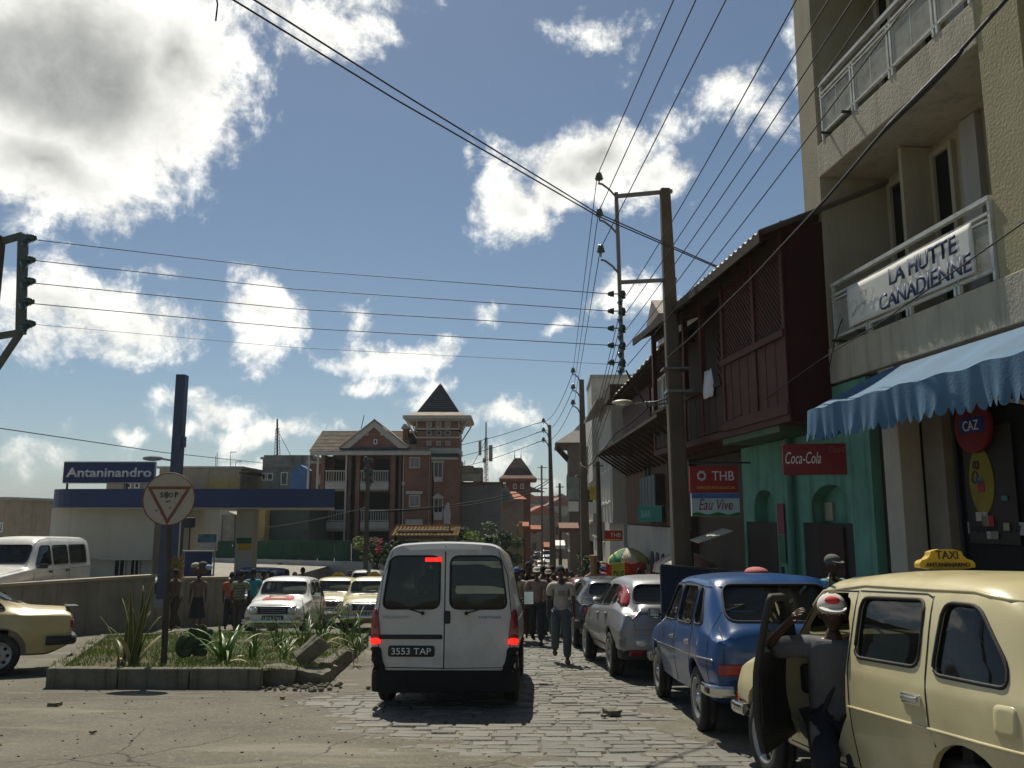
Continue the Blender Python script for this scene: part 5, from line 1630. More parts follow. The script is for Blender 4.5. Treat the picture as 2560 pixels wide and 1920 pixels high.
# ------------------------------------------------------------------ left side and middle distance
NAVY = mat('fascia_blue', (.014, .03, .105), rough=.45, var=.12, scale=1, streak=.2, dirt=(.05, .06, .1))
STW = mat('station_white', (.40, .385, .32), rough=.85, var=.08, scale=.8, bump=.2, streak=.5, dirt=(.28, .25, .18), dscale=.7)
def abox(mb, x0, y0, x1, y1, Y, d0=0, d1=.2, m=0):
    """box whose front face, at distance Y, spans the given picture rectangle"""
    a = P(x0, y1, Y); b = P(x1, y0, Y); c = P(x0, y0, Y)
    return mb.box(a.x, b.x, Y + d0, Y + d1, min(a.z, b.z), max(a.z, b.z), m)
def awin(parent, x0, y0, x1, y1, Y, pane=PANE, frame=WHITEP, fw=.06, name='window', pr=.04, mull=1, tr=0):
    a = P(x0, y1, Y); b = P(x1, y0, Y); X0, X1, Z0, Z1 = a.x, b.x, a.z, b.z
    mb = MB(); yb, yf = Y + .02, Y - pr
    mb.box(X0, X0 + fw, yf, yb, Z0, Z1); mb.box(X1 - fw, X1, yf, yb, Z0, Z1); mb.box(X0 + fw, X1 - fw, yf, yb, Z1 - fw, Z1); mb.box(X0 + fw, X1 - fw, yf, yb, Z0, Z0 + fw)
    for i in range(1, mull + 1):
        c = X0 + (X1 - X0) * i / (mull + 1); mb.box(c - .02, c + .02, yf + .01, yb, Z0 + fw, Z1 - fw)
    for i in range(1, tr + 1):
        c = Z0 + (Z1 - Z0) * i / (tr + 1); mb.box(X0 + fw, X1 - fw, yf + .015, yb, c - .02, c + .02)
    o = mb.build(name, frame, parent)
    MB().box(X0 + fw * .5, X1 - fw * .5, Y - .012, Y + .01, Z0 + fw * .5, Z1 - fw * .5).build('pane', pane, o)
    return o

# forecourt slab of the filling station, held by the ramp wall
FZ = -1.15
wA, wB, wC, wD = P(-30, 1270, 19.5), P(336, 1246, 25), P(400, 1252, 26.2), P(492, 1250, 27.5)
mb = MB()
pts = [(wA.x - 30, 18.5), (wA.x, 19.7), (wB.x - .5, 24.4), (-14, 24.4), (-14, 31), (-9.6, 31), (-9.6, 53), (-60, 53)]
mb.prism([(x, y) for x, y in pts], 'z', -4, FZ)
mb.build('forecourt', mat('forecourt_concrete', (.27, .25, .21), rough=.9, streak=0, dirt=(.15, .13, .1), dirt_amt=.5), kind='structure')
RW = mat('ramp_wall', (.23, .212, .165), rough=.92, var=.2, scale=1.5, bump=.5, bscale=25, streak=.7, dirt=(.07, .065, .045), dscale=.8)
CAPM = mat('wall_cap', (.36, .31, .23), rough=.85, var=.12)
rw = emp('ramp_wall', (0, 0, 0), 0, 'long stained concrete retaining wall with a pale coping and a broken gap', 'wall')
def wall_run(a, b, parent, m, th=.22, cap=None, capn='coping', z_off=0):
    d = Vector((b.x - a.x, b.y - a.y, 0)); n = Vector((-d.y, d.x, 0)).normalized() * th
    vs = []
    for p in (a, b):
        zb = gz(p.y) - .5
        vs += [(p.x, p.y, zb), (p.x, p.y, p.z), (p.x + n.x, p.y + n.y, p.z), (p.x + n.x, p.y + n.y, zb)]
    mb = MB(); mb.add(vs, [(0, 1, 5, 4), (1, 2, 6, 5), (2, 3, 7, 6), (0, 3, 2, 1), (4, 5, 6, 7)]); o = mb.build('wall_panel', m, parent)
    if cap:
        u = n.normalized() * .06; vs = []
        for p in (a, b):
            vs += [(p.x - u.x, p.y - u.y, p.z + .002), (p.x - u.x, p.y - u.y, p.z + .07), (p.x + n.x + u.x, p.y + n.y + u.y, p.z + .07), (p.x + n.x + u.x, p.y + n.y + u.y, p.z + .002)]
        mb = MB(); mb.add(vs, [(0, 1, 5, 4), (1, 2, 6, 5), (2, 3, 7, 6), (3, 0, 4, 7), (0, 3, 2, 1), (4, 5, 6, 7)]); mb.build(capn, cap, parent)
    return o
wall_run(wA, wB, rw, RW, cap=CAPM)
mid1, mid2 = P(340, 1312, 25.1), P(398, 1300, 26.1)
wall_run(mid1, mid2, rw, RW)
wall_run(wC, wD, rw, RW, cap=CAPM)

# filling station: white building, long blue canopy
gs = emp('petrol_station', (0, 0, 0), 0, 'low white petrol station with a long dark blue canopy fascia', 'petrol station')
Yg = 32.0
mb = MB()
a = P(62, 1240, Yg); b = P(336, 1100, Yg)
poly = [(a.x, Yg + 7)] + [(a.x + 1.6 - 1.6 * math.cos(t * math.pi / 16), Yg + 1.6 - 1.6 * math.sin(t * math.pi / 16)) for t in range(0, 9)] + [(b.x, Yg), (b.x, Yg + 7)]
mb.prism(poly, 'z', P(0, 1206, Yg).z, P(0, 1098, Yg).z)
poly2 = [(x + .1, y + .3) for x, y in poly]; poly2[-1] = (b.x - .1, Yg + 6.7); poly2[-2] = (b.x - .1, Yg + .3)
mb.prism(poly2, 'z', FZ - .1, P(0, 1206, Yg).z - .002, 0)
mb.build('wall', STW, gs)
for (x0, x1) in ((243, 274), (278, 305)):
    awin(gs, x0, 1193, x1, 1262, Yg + .28, DARK and BLACKI, STW, name='window')
MB().box(P(215, 0 + 1206, Yg).x, P(330, 1206, Yg).x, Yg - .05, Yg - .004, P(0, 1210, Yg).z, P(0, 1203, Yg).z).build('ledge', STW, gs)
yc = Yg - .7
zt_, zb_ = P(0, 1056, yc).z, P(0, 1096, yc).z
L0 = P(80, 1075, yc).x; L1 = P(723, 1075, yc).x
poly = [(L0, yc + 6)] + [(L0 + 1.5 - 1.5 * math.cos(t * math.pi / 16), yc + 1.5 - 1.5 * math.sin(t * math.pi / 16)) for t in range(0, 9)] + [(L1, yc), (L1 * (yc + 6) / yc, yc + 6)]
MB().prism(poly, 'z', zb_, zt_).build('canopy', [NAVY], gs)
MB().prism([(x, y + .05) if i else (x, y) for i, (x, y) in enumerate(poly)], 'z', zb_ - .05, zb_ - .004).build('canopy_soffit', STW, gs)
for (x0, x1, yy) in ((508, 546, 1.0),):
    a = P(x0, 1180, Yg + yy); b = P(x1, 1180, Yg + yy)
    cl = MB().box(a.x, b.x, Yg + yy, Yg + yy + .6, FZ, zb_ - .06).build('column', STW, gs)
    z = P(0, 1160, Yg + yy).z
    MB().box(a.x + .05, b.x - .06, Yg + yy - .02, Yg + yy - .003, z - .25, z - .03).build('green_band', mat('band_green', (.03, .09, .05)), cl)
    MB().box(a.x + .12, b.x - .06, Yg + yy - .024, Yg + yy - .003, z - .5, z - .26).build('yellow_band', mat('band_yellow', (.4, .26, .02)), cl)
MB().box(P(392, 1180, Yg + 5).x, P(392, 1180, Yg + 5).x + .4, Yg + 5, Yg + 5.4, FZ, zb_).build('column', STW, gs)
a = P(136, 1043, Yg + .5); b = P(335, 998, Yg + .5)
ns = emp('name_board', ((a.x + b.x) / 2, Yg + .5, (a.z + b.z) / 2), 0, 'dark blue roof board with white letters reading Antaninandro', 'sign')
wN, hN = b.x - a.x, b.z - a.z
MB().box(-wN / 2, wN / 2, 0, .12, -hN / 2, hN / 2).build('board_panel', NAVY, ns, bevel=.01)
mb = MB()
for (u0, u1, v0, v1) in ((-wN / 2, wN / 2, hN / 2 - .02, hN / 2 + .02), (-wN / 2, wN / 2, -hN / 2 - .02, -hN / 2 + .02), (-wN / 2 - .02, -wN / 2, -hN / 2, hN / 2), (wN / 2, wN / 2 + .02, -hN / 2, hN / 2)): mb.box(u0, u1, -.012, .12, v0, v1)
mb.build('frame', STW, ns)
text('Antaninandro', WHITEP, ns, wN * .94, hN * .46, frame_m((0, -.012, .0), (1, 0, 0), (0, 0, 1)), bold=.025)
for u in (-.46, .2): MB().box(wN * u - .03, wN * u + .03, .03, .09, -hN / 2 - .5, -hN / 2 - .025).build('leg', IRON, ns)

# blue totem of the station
Yt = 27
tt = emp('station_totem', (0, 0, 0), 0, 'tall dark blue square totem post rising behind the round road sign', 'totem')
a = P(361, 1100, Yt); b = P(383, 1100, Yt); z1 = P(0, 808, Yt).z
TB = mat('totem_blue', (.03, .05, .10), rough=.5, var=.15, streak=.4, dirt=(.1, .1, .12))
MB().box(a.x, b.x - .02, Yt, Yt + .35, FZ, z1).build('post', TB, tt, bevel=.02)
c_ = P(345, 1180, Yt); d_ = P(385, 1180, Yt)
MB().box(c_.x, d_.x, Yt - .05, Yt + .4, FZ, P(0, 1098, Yt).z).build('casing', TB, tt, bevel=.02)
e_ = P(395, 0 + 950, Yt); MB().box(b.x - .018, e_.x, Yt + .05, Yt + .3, P(0, 965, Yt).z, P(0, 942, Yt).z).build('bracket_box', TB, tt)
for xx in (352, 0):
    if xx: MB().box(P(387, 1150, Yt).x, P(390, 1150, Yt).x, Yt - .02, Yt + .02, FZ, P(0, 1100, Yt).z).build('edge_strip', STW, tt)

# round STOP sign on the island
sp = G(350, 1441); sY = 12.6
sp = Vector((P(350, 1441, sY).x, sY, gz(sY) + KH - .05))
ss = emp('road_sign', sp, 0, 'round weathered STOP sign with red inverted triangle on a rusty post', 'road sign')
dc = P(365, 1078, sY); r_ = (420 - 310) / 2 / F * (sY + .1)
PY = mat('post_rust', (.07, .06, .055), rough=.8, var=.3, streak=.5, dirt=(.12, .05, .02))
MB().cyl((0, .06, -.1), (dc.x - sp.x, .06, dc.z - sp.z), .045, n=12).build('post', PY, ss)
SGW = mat('sign_face', (.40, .36, .28), rough=.6, var=.12, scale=6, dirt=(.18, .15, .1), dirt_amt=.4, dscale=6)
SGR = mat('sign_triangle', (.20, .06, .035), rough=.6, var=.2, scale=6)
o = Vector((dc.x - sp.x, 0, dc.z - sp.z))
dk = MB().cyl(o + Vector((0, .012, 0)), o + Vector((0, -.012, 0)), r_, n=48).build('disc', SGW, ss)
mb = MB(); mb.tube([(o.x + r_ * math.cos(t * math.pi / 24), -.012, o.z + r_ * math.sin(t * math.pi / 24)) for t in range(48)], .009, 5, closed=True); mb.build('rim', SGR, ss)
tri = [(-.43 * 2 * r_, .24 * 2 * r_), (.43 * 2 * r_, .24 * 2 * r_), (0, -.49 * 2 * r_)]
mb = MB()
for i in range(3):
    (ax_, az_), (bx_, bz_) = tri[i], tri[(i + 1) % 3]
    cx_, cz_ = 0, 0
    k1 = .78
    inn = [((p[0]) * k1, (p[1]) * k1 + .0) for p in (tri[i], tri[(i + 1) % 3])]
    mb.prism([(ax_, az_), (bx_, bz_), inn[1], inn[0]], 'y', -.018, -.0135, M=Matrix.Translation((o.x, 0, o.z)))
mb.build('triangle', SGR, ss)
INK = mat('sign_ink', (.03, .03, .032))
for (ch, u) in (('S', -.105), ('O', .035), ('P', .115)):
    text(ch, INK, ss, .05, .075, frame_m((o.x + u * 1.0, -.017, o.z + .06), (1, 0, 0), (0, 0, 1)), bold=.01)
mb = MB(); mb.ell((o.x - .035, -.014, o.z + .06), (.038, .004, .05), 14, 8)
for (u, v, w_) in ((-.02, -.04, .025), (.015, -.03, .02), (.11, .1, .018), (-.17, -.17, .02), (.03, -.13, .02), (-.1, -.22, .015), (.1, -.2, .015)): mb.ell((o.x + u, -.014, o.z + v), (w_, .003, w_ * .5), 8, 5)
mb.build('peeled_patch', mat('peeled', (.07, .08, .075)), ss)

# pumps and boards on the forecourt
bd = emp('forecourt_board', (0, 0, 0), 0, 'upright dark blue board in a pale frame on the forecourt', 'board')
Yb = 28.5
mb = MB(); abox(mb, 394, 1192, 457, 1290, Yb, 0, .08); mb.build('board_panel', mat('board_blue', (.025, .035, .11), rough=.4), bd)
mb = MB(); abox(mb, 390, 1189, 462, 1192, Yb, -.03, .1); abox(mb, 457, 1192, 463, 1290, Yb, -.03, .1); abox(mb, 390, 1192, 394, 1290, Yb, -.03, .1); mb.build('frame', STW, bd)
bd2 = emp('billboard', (0, 0, 0), 0, 'small billboard with a blue landscape picture above the blue forecourt board', 'billboard')
mb = MB(); abox(mb, 427, 1154, 466, 1172, 31, 0, .1); mb.build('picture', mat('landscape_print', (.06, .12, .15), var=.5, scale=3), bd2)
mb = MB(); abox(mb, 427, 1173, 466, 1189, 31, 0, .1); mb.build('caption_strip', STW, bd2)
mb = MB(); abox(mb, 431, 1189, 435, 1260, 31.1, 0, .1); abox(mb, 459, 1189, 463, 1260, 31.1, 0, .1); mb.build('leg', IRON, bd2)
lb = emp('floodlight', (0, 0, 0), 0, 'dark floodlight box on a post just right of the round sign', 'floodlight')
mb = MB(); abox(mb, 391, 1118, 415, 1140, 30, 0, .35); mb.build('housing', DARK, lb, bevel=.03)
mb = MB(); abox(mb, 402, 1140, 409, 1262, 30.1, 0, .12); mb.build('post', BRNW, lb)
sl_ = emp('street_lamp', (0, 0, 0), 0, 'grey street lamp head showing above the Antaninandro board', 'street lamp')
q = P(330, 990, 36)
mb = MB(); mb.ell(tuple(q), (.45, .22, .12), 14, 8); mb.build('lamp_head', GREYR, sl_)
mb = MB(); mb.tube([q + Vector((.3, 0, 0)), q + Vector((.9, .1, -.1)), q + Vector((1.2, .2, -.6)), (q.x + 1.2, q.y + .2, -2)], .05, 8); mb.build('pole', GREYR, sl_)

# green screened fence over a white wall
gf = emp('garden_wall', (0, 0, 0), 0, 'long white garden wall topped with dark green screen panels', 'wall')
GF = mat('green_screen', (.012, .05, .03), rough=.8, var=.3, scale=1.2)
fa, fb = (392, 50.0), (905, 42.0)
n = 14
for i in range(n):
    t0, t1 = i / n, (i + 1) / n
    x0_, Y0_ = fa[0] + (fb[0] - fa[0]) * t0, fa[1] + (fb[1] - fa[1]) * t0
    x1_, Y1_ = fa[0] + (fb[0] - fa[0]) * t1, fa[1] + (fb[1] - fa[1]) * t1
    yb0, yb1 = 1204 + 14 * t0, 1204 + 14 * t1
    A1, A2, B1, B2 = P(x0_, 1168, Y0_), P(x0_, yb0, Y0_), P(x1_, 1168, Y1_), P(x1_, yb1, Y1_)
    dv = Vector((B1.x - A1.x, B1.y - A1.y, 0)).normalized() * .02
    mb = MB(); vs = [A1 + dv, A2 + dv, B2 - dv, B1 - dv]; vs += [v + Vector((0, .06, 0)) for v in vs]
    mb.add(vs, [(0, 1, 2, 3), (7, 6, 5, 4), (0, 3, 7, 4), (1, 5, 6, 2), (0, 4, 5, 1), (3, 2, 6, 7)]); mb.build('screen_panel', GF, gf)
A1, B1 = P(fa[0], 1203, fa[1]), P(fb[0], 1217, fb[1])
mb = MB(); vs = [(A1.x, A1.y - .05, A1.z), (B1.x, B1.y - .05, B1.z), (B1.x, B1.y - .05, -6), (A1.x, A1.y - .05, -6)]; vs += [(x, y + .3, z) for x, y, z in vs]
mb.add(vs, [(0, 1, 2, 3), (0, 4, 5, 1), (4, 7, 6, 5), (1, 5, 6, 2), (0, 3, 7, 4)]); mb.build('wall', mat('wall_white', (.46, .46, .44), rough=.9, streak=.5, dirt=(.22, .21, .19), var=.1), gf)
hd = emp('meter_box', (0, 0, 0), 0, 'small dark grey box fixed on the white garden wall', 'meter box')
mb = MB(); abox(mb, 603, 1216, 611, 1230, 46.3, -.12, .1); mb.build('box', IRON, hd)

# ---- brick villa with tower
VY = 58.0
V = emp('brick_villa', (0, 0, 0), 0, 'large red brick villa with white balconies and a pointed slate tower', 'villa')
BRK = brickmat('villa_brick', (.25, .10, .058), (.20, .08, .046), (.18, .14, .11), .22, .075)
TRIM = mat('villa_trim', (.45, .42, .37), rough=.85, var=.1, scale=2)
TILE = mat('pale_tile', (.30, .24, .18), rough=.8, var=.3, scale=2, bump=.3)
TILED = mat('tile_dark', (.07, .055, .045), rough=.9, var=.2)
SLATE = mat('slate', (.018, .02, .026), rough=.55, var=.3, scale=2, bump=.3)
def v(x, y, Y=VY): return P(483.9 + .2656 * x, 777.7 + .2656 * y, Y)
def vbox(mb, x0, y0, x1, y1, d0=0, d1=.2, m=0):
    a, b = v(x0, y1, VY), v(x1, y0, VY)
    return mb.box(a.x, b.x, VY + d0, VY + d1, a.z, b.z, m)
zG = -6.0
a, b = v(765, 770), v(1690, 1480)
mb = MB()
vbox(mb, 765, 770, 1700, 1500, 1.5, 9); vbox(mb, 1440, 772, 1695, 1500, 0, 1.5); vbox(mb, 1700, 800, 1915, 1500, -.1, 5)
vbox(mb, 1563, 575, 1912, 800, .2, 3.2); vbox(mb, 620, 830, 765, 1500, 2.5, 9)
for (x0, x1) in ((765, 822), (1055, 1108), (1340, 1395)): vbox(mb, x0, 772, x1, 1500, 0, 1.5)
mb.build('wall', BRK, V)
for (x0, x1) in ((985, 1032), (1405, 1440)):
    mb = MB(); vbox(mb, x0, 772, x1, 1500, .3, 1.4); mb.build('pillar', mat('villa_pillar', (.16, .11, .08)), V)
# balconies
for (ry0, ry1, sy0, sy1) in ((897, 992, 1000, 1062), (1217, 1312, 1322, 1390)):
    for (x0, x1) in ((822, 985), (1108, 1340)):
        mb = MB(); vbox(mb, x0, sy0 - 6, x1, sy0 + 48, -.06, 1.5); mb.build('balcony_front', TRIM, V)
        mb = MB()
        n = int((x1 - x0) / 10)
        for i in range(n): vbox(mb, x0 + (x1 - x0) * (i + .2) / n, sy0 + 48, x0 + (x1 - x0) * (i + .8) / n, sy1 + (6 if i % 2 else 0), -.05, 0)
        tg = mb.build('fringe', TRIM, V, kind='stuff')
        mb = MB(); vbox(mb, x0, ry0, x1, ry0 + 9, -.02, .06); vbox(mb, x0, ry1 - 9, x1, ry1 - 2, -.02, .06); mb.build('handrail', TRIM, V)
        n = 8 if x1 - x0 < 200 else 12
        for i in range(n):
            c = x0 + (x1 - x0) * (i + .5) / n; mb = MB(); vbox(mb, c - 4, ry0 + 9, c + 4, ry1 - 9, -.01, .04); mb.build('baluster', TRIM, V)
    for (x0, x1) in ((690, 755),):
        mb = MB(); vbox(mb, x0, ry0 + 20, x1, ry1 + 10, 2.4, 2.46); mb.build('balcony_front', TRIM, V)
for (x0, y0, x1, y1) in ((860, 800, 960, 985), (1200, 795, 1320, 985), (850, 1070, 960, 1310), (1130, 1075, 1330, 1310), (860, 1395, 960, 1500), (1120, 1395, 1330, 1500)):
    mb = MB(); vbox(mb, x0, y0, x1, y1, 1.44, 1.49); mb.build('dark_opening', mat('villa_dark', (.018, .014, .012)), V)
# eaves and roof
mb = MB(); vbox(mb, 715, 748, 1690, 776, -.55, 0); mb.build('gutter', TRIM, V)
mb = MB(); vbox(mb, 1690, 790, 1905, 812, -.4, 0); mb.build('gutter', TRIM, V)
mb = MB(); vbox(mb, 612, 805, 765, 826, 1.9, 2.5); mb.build('gutter', TRIM, V)
for x in (988, 1457, 1668, 1893, 680, 755):
    mb = MB(); vbox(mb, x - 4, 776, x + 4, 1480, -.1, -.02); mb.build('drain_pipe', TRIM, V)
for x in (985, 1460):
    mb = MB(); vbox(mb, x - 14, 990, x + 14, 1018, -.12, -.02); mb.build('hopper', TRIM, V)
e0, e1 = v(705, 748), v(1690, 748); r0, r1 = v(805, 575, VY + 4), v(1560, 575, VY + 4)
rows = 15
for i in range(rows):
    t0, t1 = i / rows, (i + 1) / rows
    def rp(p, q, t, up): return (p.x + (q.x - p.x) * t, VY - .5 + 4.5 * t, p.z + (q.z - p.z) * t + up)
    vs = [rp(e0, r0, t0, .08), rp(e1, r1, t0, .08), rp(e1, r1, t1, .0), rp(e0, r0, t1, .0), rp(e0, r0, t0, .0), rp(e1, r1, t0, .0)]
    MB().add(vs, [(0, 1, 2, 3), (4, 5, 1, 0)]).build('tile_row', [TILE], V)
mb = MB(); mb.add([e0, e1, r1, r0, (r1.x, VY + 8.5, e0.z), (r0.x, VY + 8.5, e0.z)], [(0, 1, 2, 3), (3, 2, 4, 5)]); mb.build('roof', TILED, V)
# gable
g0, g1, ga = v(950, 722), v(1512, 722), v(1232, 498)
mb = MB(); mb.prism([(g0.x + .35, g0.z), (g1.x - .35, g0.z), (ga.x, ga.z - .3)], 'y', VY - .45, VY + 3.4); mb.build('gable_wall', BRK, V)
for s, p in ((0, g0), (1, g1)):
    mb = MB(); d = Vector((ga.x - p.x, 0, ga.z - p.z)); n_ = Vector((d.z, 0, -d.x)).normalized() * (.34 if s == 0 else -.34)
    vs = [Vector((p.x, VY - .62, p.z)), Vector((ga.x, VY - .62, ga.z)), Vector((ga.x, VY - .62, ga.z - .48)), Vector((p.x + (.7 if s == 0 else -.7), VY - .62, p.z))]
    vs += [q + Vector((0, .16, 0)) for q in vs]
    mb.add(vs, [(0, 1, 2, 3), (4, 7, 6, 5), (0, 4, 5, 1), (3, 2, 6, 7)]); mb.build('bargeboard', TRIM, V)
    mb = MB(); vs = [Vector((p.x, VY - .75, p.z + .03)), Vector((ga.x, VY - .75, ga.z + .05)), Vector((ga.x, VY + 3.5, ga.z + .05)), Vector((p.x, VY + 3.5, p.z + .03))]; mb.add(vs, [(0, 1, 2, 3)]); mb.build('gable_roof', TILE, V).modifiers.new('s', 'SOLIDIFY').thickness = .06
mb = MB()
for (x0, y0, x1, y1) in ((1035, 655, 1080, 682), (1085, 625, 1130, 650), (1140, 590, 1185, 620), (1280, 590, 1320, 618), (1325, 618, 1365, 645), (1375, 650, 1425, 680)): 
    mb = MB(); vbox(mb, x0, y0, x1, y1, -.5, -.44); mb.build('stone_step', TRIM, V)
awin(V, 483.9 + .2656 * 1217, 777.7 + .2656 * 645, 483.9 + .2656 * 1246, 777.7 + .2656 * 684, VY - .47, fw=.05, mull=0)
mb = MB(); vbox(mb, 950, 716, 1510, 730, -.6, -.46); mb.build('cornice', NAVY, V)
# windows of the right bay and the tower
def vwin(x0, y0, x1, y1, d=0, **k):
    return awin(V, 483.9 + .2656 * x0, 777.7 + .2656 * y0, 483.9 + .2656 * x1, 777.7 + .2656 * y1, VY + d, frame=TRIM, **k)
LITP = mat('pale_blind', (.22, .21, .19), rough=.4)
vwin(1507, 788, 1596, 880, pane=LITP, fw=.08); vwin(1503, 1097, 1596, 1196, pane=LITP, fw=.08)
mb = MB(); vbox(mb, 1480, 1066, 1616, 1090, -.12, 0); mb.build('lintel', TRIM, V)
mb = MB(); vbox(mb, 1476, 1296, 1616, 1352, -.1, 0); mb.build('lintel', TRIM, V)
vwin(1703, 828, 1782, 958, d=-.1, fw=.07); vwin(1703, 1122, 1782, 1245, d=-.1, fw=.07)
mb = MB(); p0, p1, p2 = v(1688, 1122), v(1798, 1122), v(1743, 1085); mb.prism([(p0.x, p0.z), (p1.x, p1.z), (p2.x, p2.z)], 'y', VY - .28, VY - .1); mb.build('pediment', TRIM, V)
mb = MB(); vbox(mb, 1690, 820, 1795, 834, -.22, -.1); mb.build('lintel', TRIM, V)
mb = MB(); vbox(mb, 1708, 960, 1778, 990, -.18, -.1); mb.build('apron', TRIM, V)
mb = MB(); vbox(mb, 1708, 1246, 1778, 1300, -.18, -.1); mb.build('apron', TRIM, V)
for (y0, y1, d) in ((552, 566, -.1), (622, 634, -.06), (716, 760, -.1)):
    mb = MB(); vbox(mb, 1556, y0, 1918, y1, .2 + d, 3.3); mb.build('string_course', TRIM, V)
for xx in (1667, 1745, 1820):
    vwin(xx - 22, 502, xx + 22, 546, d=.02, pane=LITP, mull=0, fw=.04); vwin(xx - 20, 575, xx + 20, 612, d=.18, mull=0, fw=.04); vwin(xx - 20, 658, xx + 20, 694, d=.18, pane=LITP, mull=0, fw=.04)
mb = MB(); vbox(mb, 1695, 764, 1912, 792, -.5, .2); mb.build('slate_skirt', SLATE, V)
# flared tower head
tc_ = v(1748, 500); hw0 = (v(1912, 560).x - v(1563, 560).x) / 2; cx_, cy_ = (v(1563, 560).x + v(1912, 560).x) / 2, VY + .2 + hw0
def sq(h, z): return [(cx_ - h, cy_ - h, z), (cx_ + h, cy_ - h, z), (cx_ + h, cy_ + h, z), (cx_ - h, cy_ + h, z)]
z_b, z_m, z_e, z_s, z_a = v(0, 566).z, v(0, 495).z, v(0, 458).z, v(0, 418).z, v(0, 160).z
def frus(h0, z0, h1, z1, name, m):
    MB().add(sq(h0, z0) + sq(h1, z1), [(0, 1, 5, 4), (1, 2, 6, 5), (2, 3, 7, 6), (3, 0, 4, 7), (0, 3, 2, 1), (4, 5, 6, 7)]).build(name, m, V)
frus(hw0 + .08, z_b, hw0 + .12, z_m, 'tower_head', BRK)
hE = (v(2020, 480).x - v(1482, 480).x) / 2; hS = (v(1915, 418).x - v(1578, 418).x) / 2
frus(hE - .25, z_m - .02, hE, z_m + .1, 'eaves_soffit', TRIM); frus(hE + .05, z_m + .102, hE + .05, z_e, 'eaves_gutter', TRIM)
frus(hE, z_e + .002, hS, z_s, 'tile_skirt', TILE)
for i in range(14):
    t0, t1 = i / 14, (i + 1) / 14
    frus(hS * (1 - t0) + .05, z_s + (z_a - z_s) * t0 + .002, hS * (1 - t1) + .02, z_s + (z_a - z_s) * t1, 'slate_course', SLATE)
for sx in (-1, 1):
    for sy_ in (-1, 1): MB().bar((cx_ + sx * (hE - .15), cy_ + sy_ * (hE - .15), z_m), (cx_ + sx * hw0, cy_ + sy_ * hw0, z_b - .55), .07).build('bracket', TRIM, V)
for i in range(5):
    c = cx_ - hw0 + 2 * hw0 * (i + .03) / 4.06; MB().box(c - .04, c + .04, cy_ - hw0 - .16, cy_ - hw0 - .1, z_b, z_m).build('upright', TRIM, V)
# chimneys
def chim(x0, x1, y0, y1, capy, d):
    mb = MB(); vbox(mb, x0, y0, x1, y1, d, d + .9); c = mb.build('chimney', BRK, V)
    mb = MB(); a, b = v(x0 - 12, y0), v(x1 + 12, capy); mb.prism([(a.x, a.z), (b.x, a.z), (b.x - .2, b.z), (a.x + .2, b.z)], 'y', VY + d - .15, VY + d + 1.05); mb.build('chimney_cap', TRIM, c)
chim(1425, 1470, 535, 700, 498, 1.8); chim(1008, 1105, 550, 590, 528, 3.8)
mb = MB(); a = v(1140, 450, VY + 4); b = v(1115, 560, VY + 4); mb.tube([a, b], .03, 5)
tag(mb.build('roof_aerial', IRON), 'thin leaning aerial on the villa roof left of the gable', 'aerial')
mb = MB(); vbox(mb, 1490, 582, 1562, 730, 1.0, 1.2); mb.build('slate_panel', SLATE, V)

# tiled gatehouse with flag
gh = emp('gatehouse', (0, 0, 0), 0, 'low gatehouse with a yellow brown tiled roof and a lettered board', 'gatehouse')
YH = 43.0
a, b = P(843, 1138, YH), P(990, 1158, YH)
for i in range(8):
    t0, t1 = i / 8, (i + 1) / 8
    z0, z1 = b.z + (a.z - b.z) * t0, b.z + (a.z - b.z) * t1
    mb = MB(); n = 36; vs = []
    for k_ in range(n + 1):
        x = a.x + (b.x - a.x) * k_ / n; vs += [(x, YH + 2 * t0, z0 + .05 + .03 * (k_ % 2)), (x, YH + 2 * t1, z1 + .03 * (k_ % 2)), (x, YH + 2 * t0, z0)]
    mb.add(vs, [(3 * k_, 3 * k_ + 3, 3 * k_ + 4, 3 * k_ + 1) for k_ in range(n)] + [(3 * k_ + 2, 3 * k_ + 5, 3 * k_ + 3, 3 * k_) for k_ in range(n)])
    mb.build('tile_row', mat('ochre_tile', (.3, .2, .08), rough=.8, var=.4, scale=9), gh)
MB().box(a.x + .3, b.x - .3, YH + .5, YH + 3, -6, b.z + .3).build('wall', mat('ochre_wall', (.22, .18, .11), var=.2), gh)
MB().box(a.x - .02, b.x + .02, YH + 1.9, YH + 2.2, a.z - .05, a.z + .08).build('ridge', mat('ridge_tile', (.18, .08, .05)), gh)
q = P(915, 1172, YH)
MB().box(q.x - 1.0, q.x + 1.0, YH + .36, YH + .42, q.z - .14, q.z + .16).build('board_panel', mat('board_cream', (.4, .36, .26)), gh)
text('Chez J     Malu', INK, gh, 1.8, .2, frame_m((q.x, YH + .35, q.z), (1, 0, 0), (0, 0, 1)))
fl = emp('flag', (0, 0, 0), 0, 'small pale flag hanging on a short pole in front of the villa', 'flag')
a = P(969, 1085, 42.5); b = P(972, 1150, 42.5)
MB().tube([a, b], .03, 6).build('pole', IRON, fl)
mb = MB(); vs = []
for i in range(9):
    t = i / 8; z = a.z + (P(0, 1131, 42.5).z - a.z) * t; w_ = .05 + .2 * math.sin(min(1, t * 1.3) * 2.2)
    vs += [(a.x - w_, 42.4, z), (a.x - w_ * .3, 42.3 + .08 * math.sin(i), z), (a.x + w_ * .5, 42.42, z - .05)]
mb.add(vs, [(3 * i + j, 3 * i + j + 1, 3 * i + j + 4, 3 * i + j + 3) for i in range(8) for j in range(2)], 0, True); mb.build('cloth', mat('flag_cloth', (.45, .4, .42)), fl)

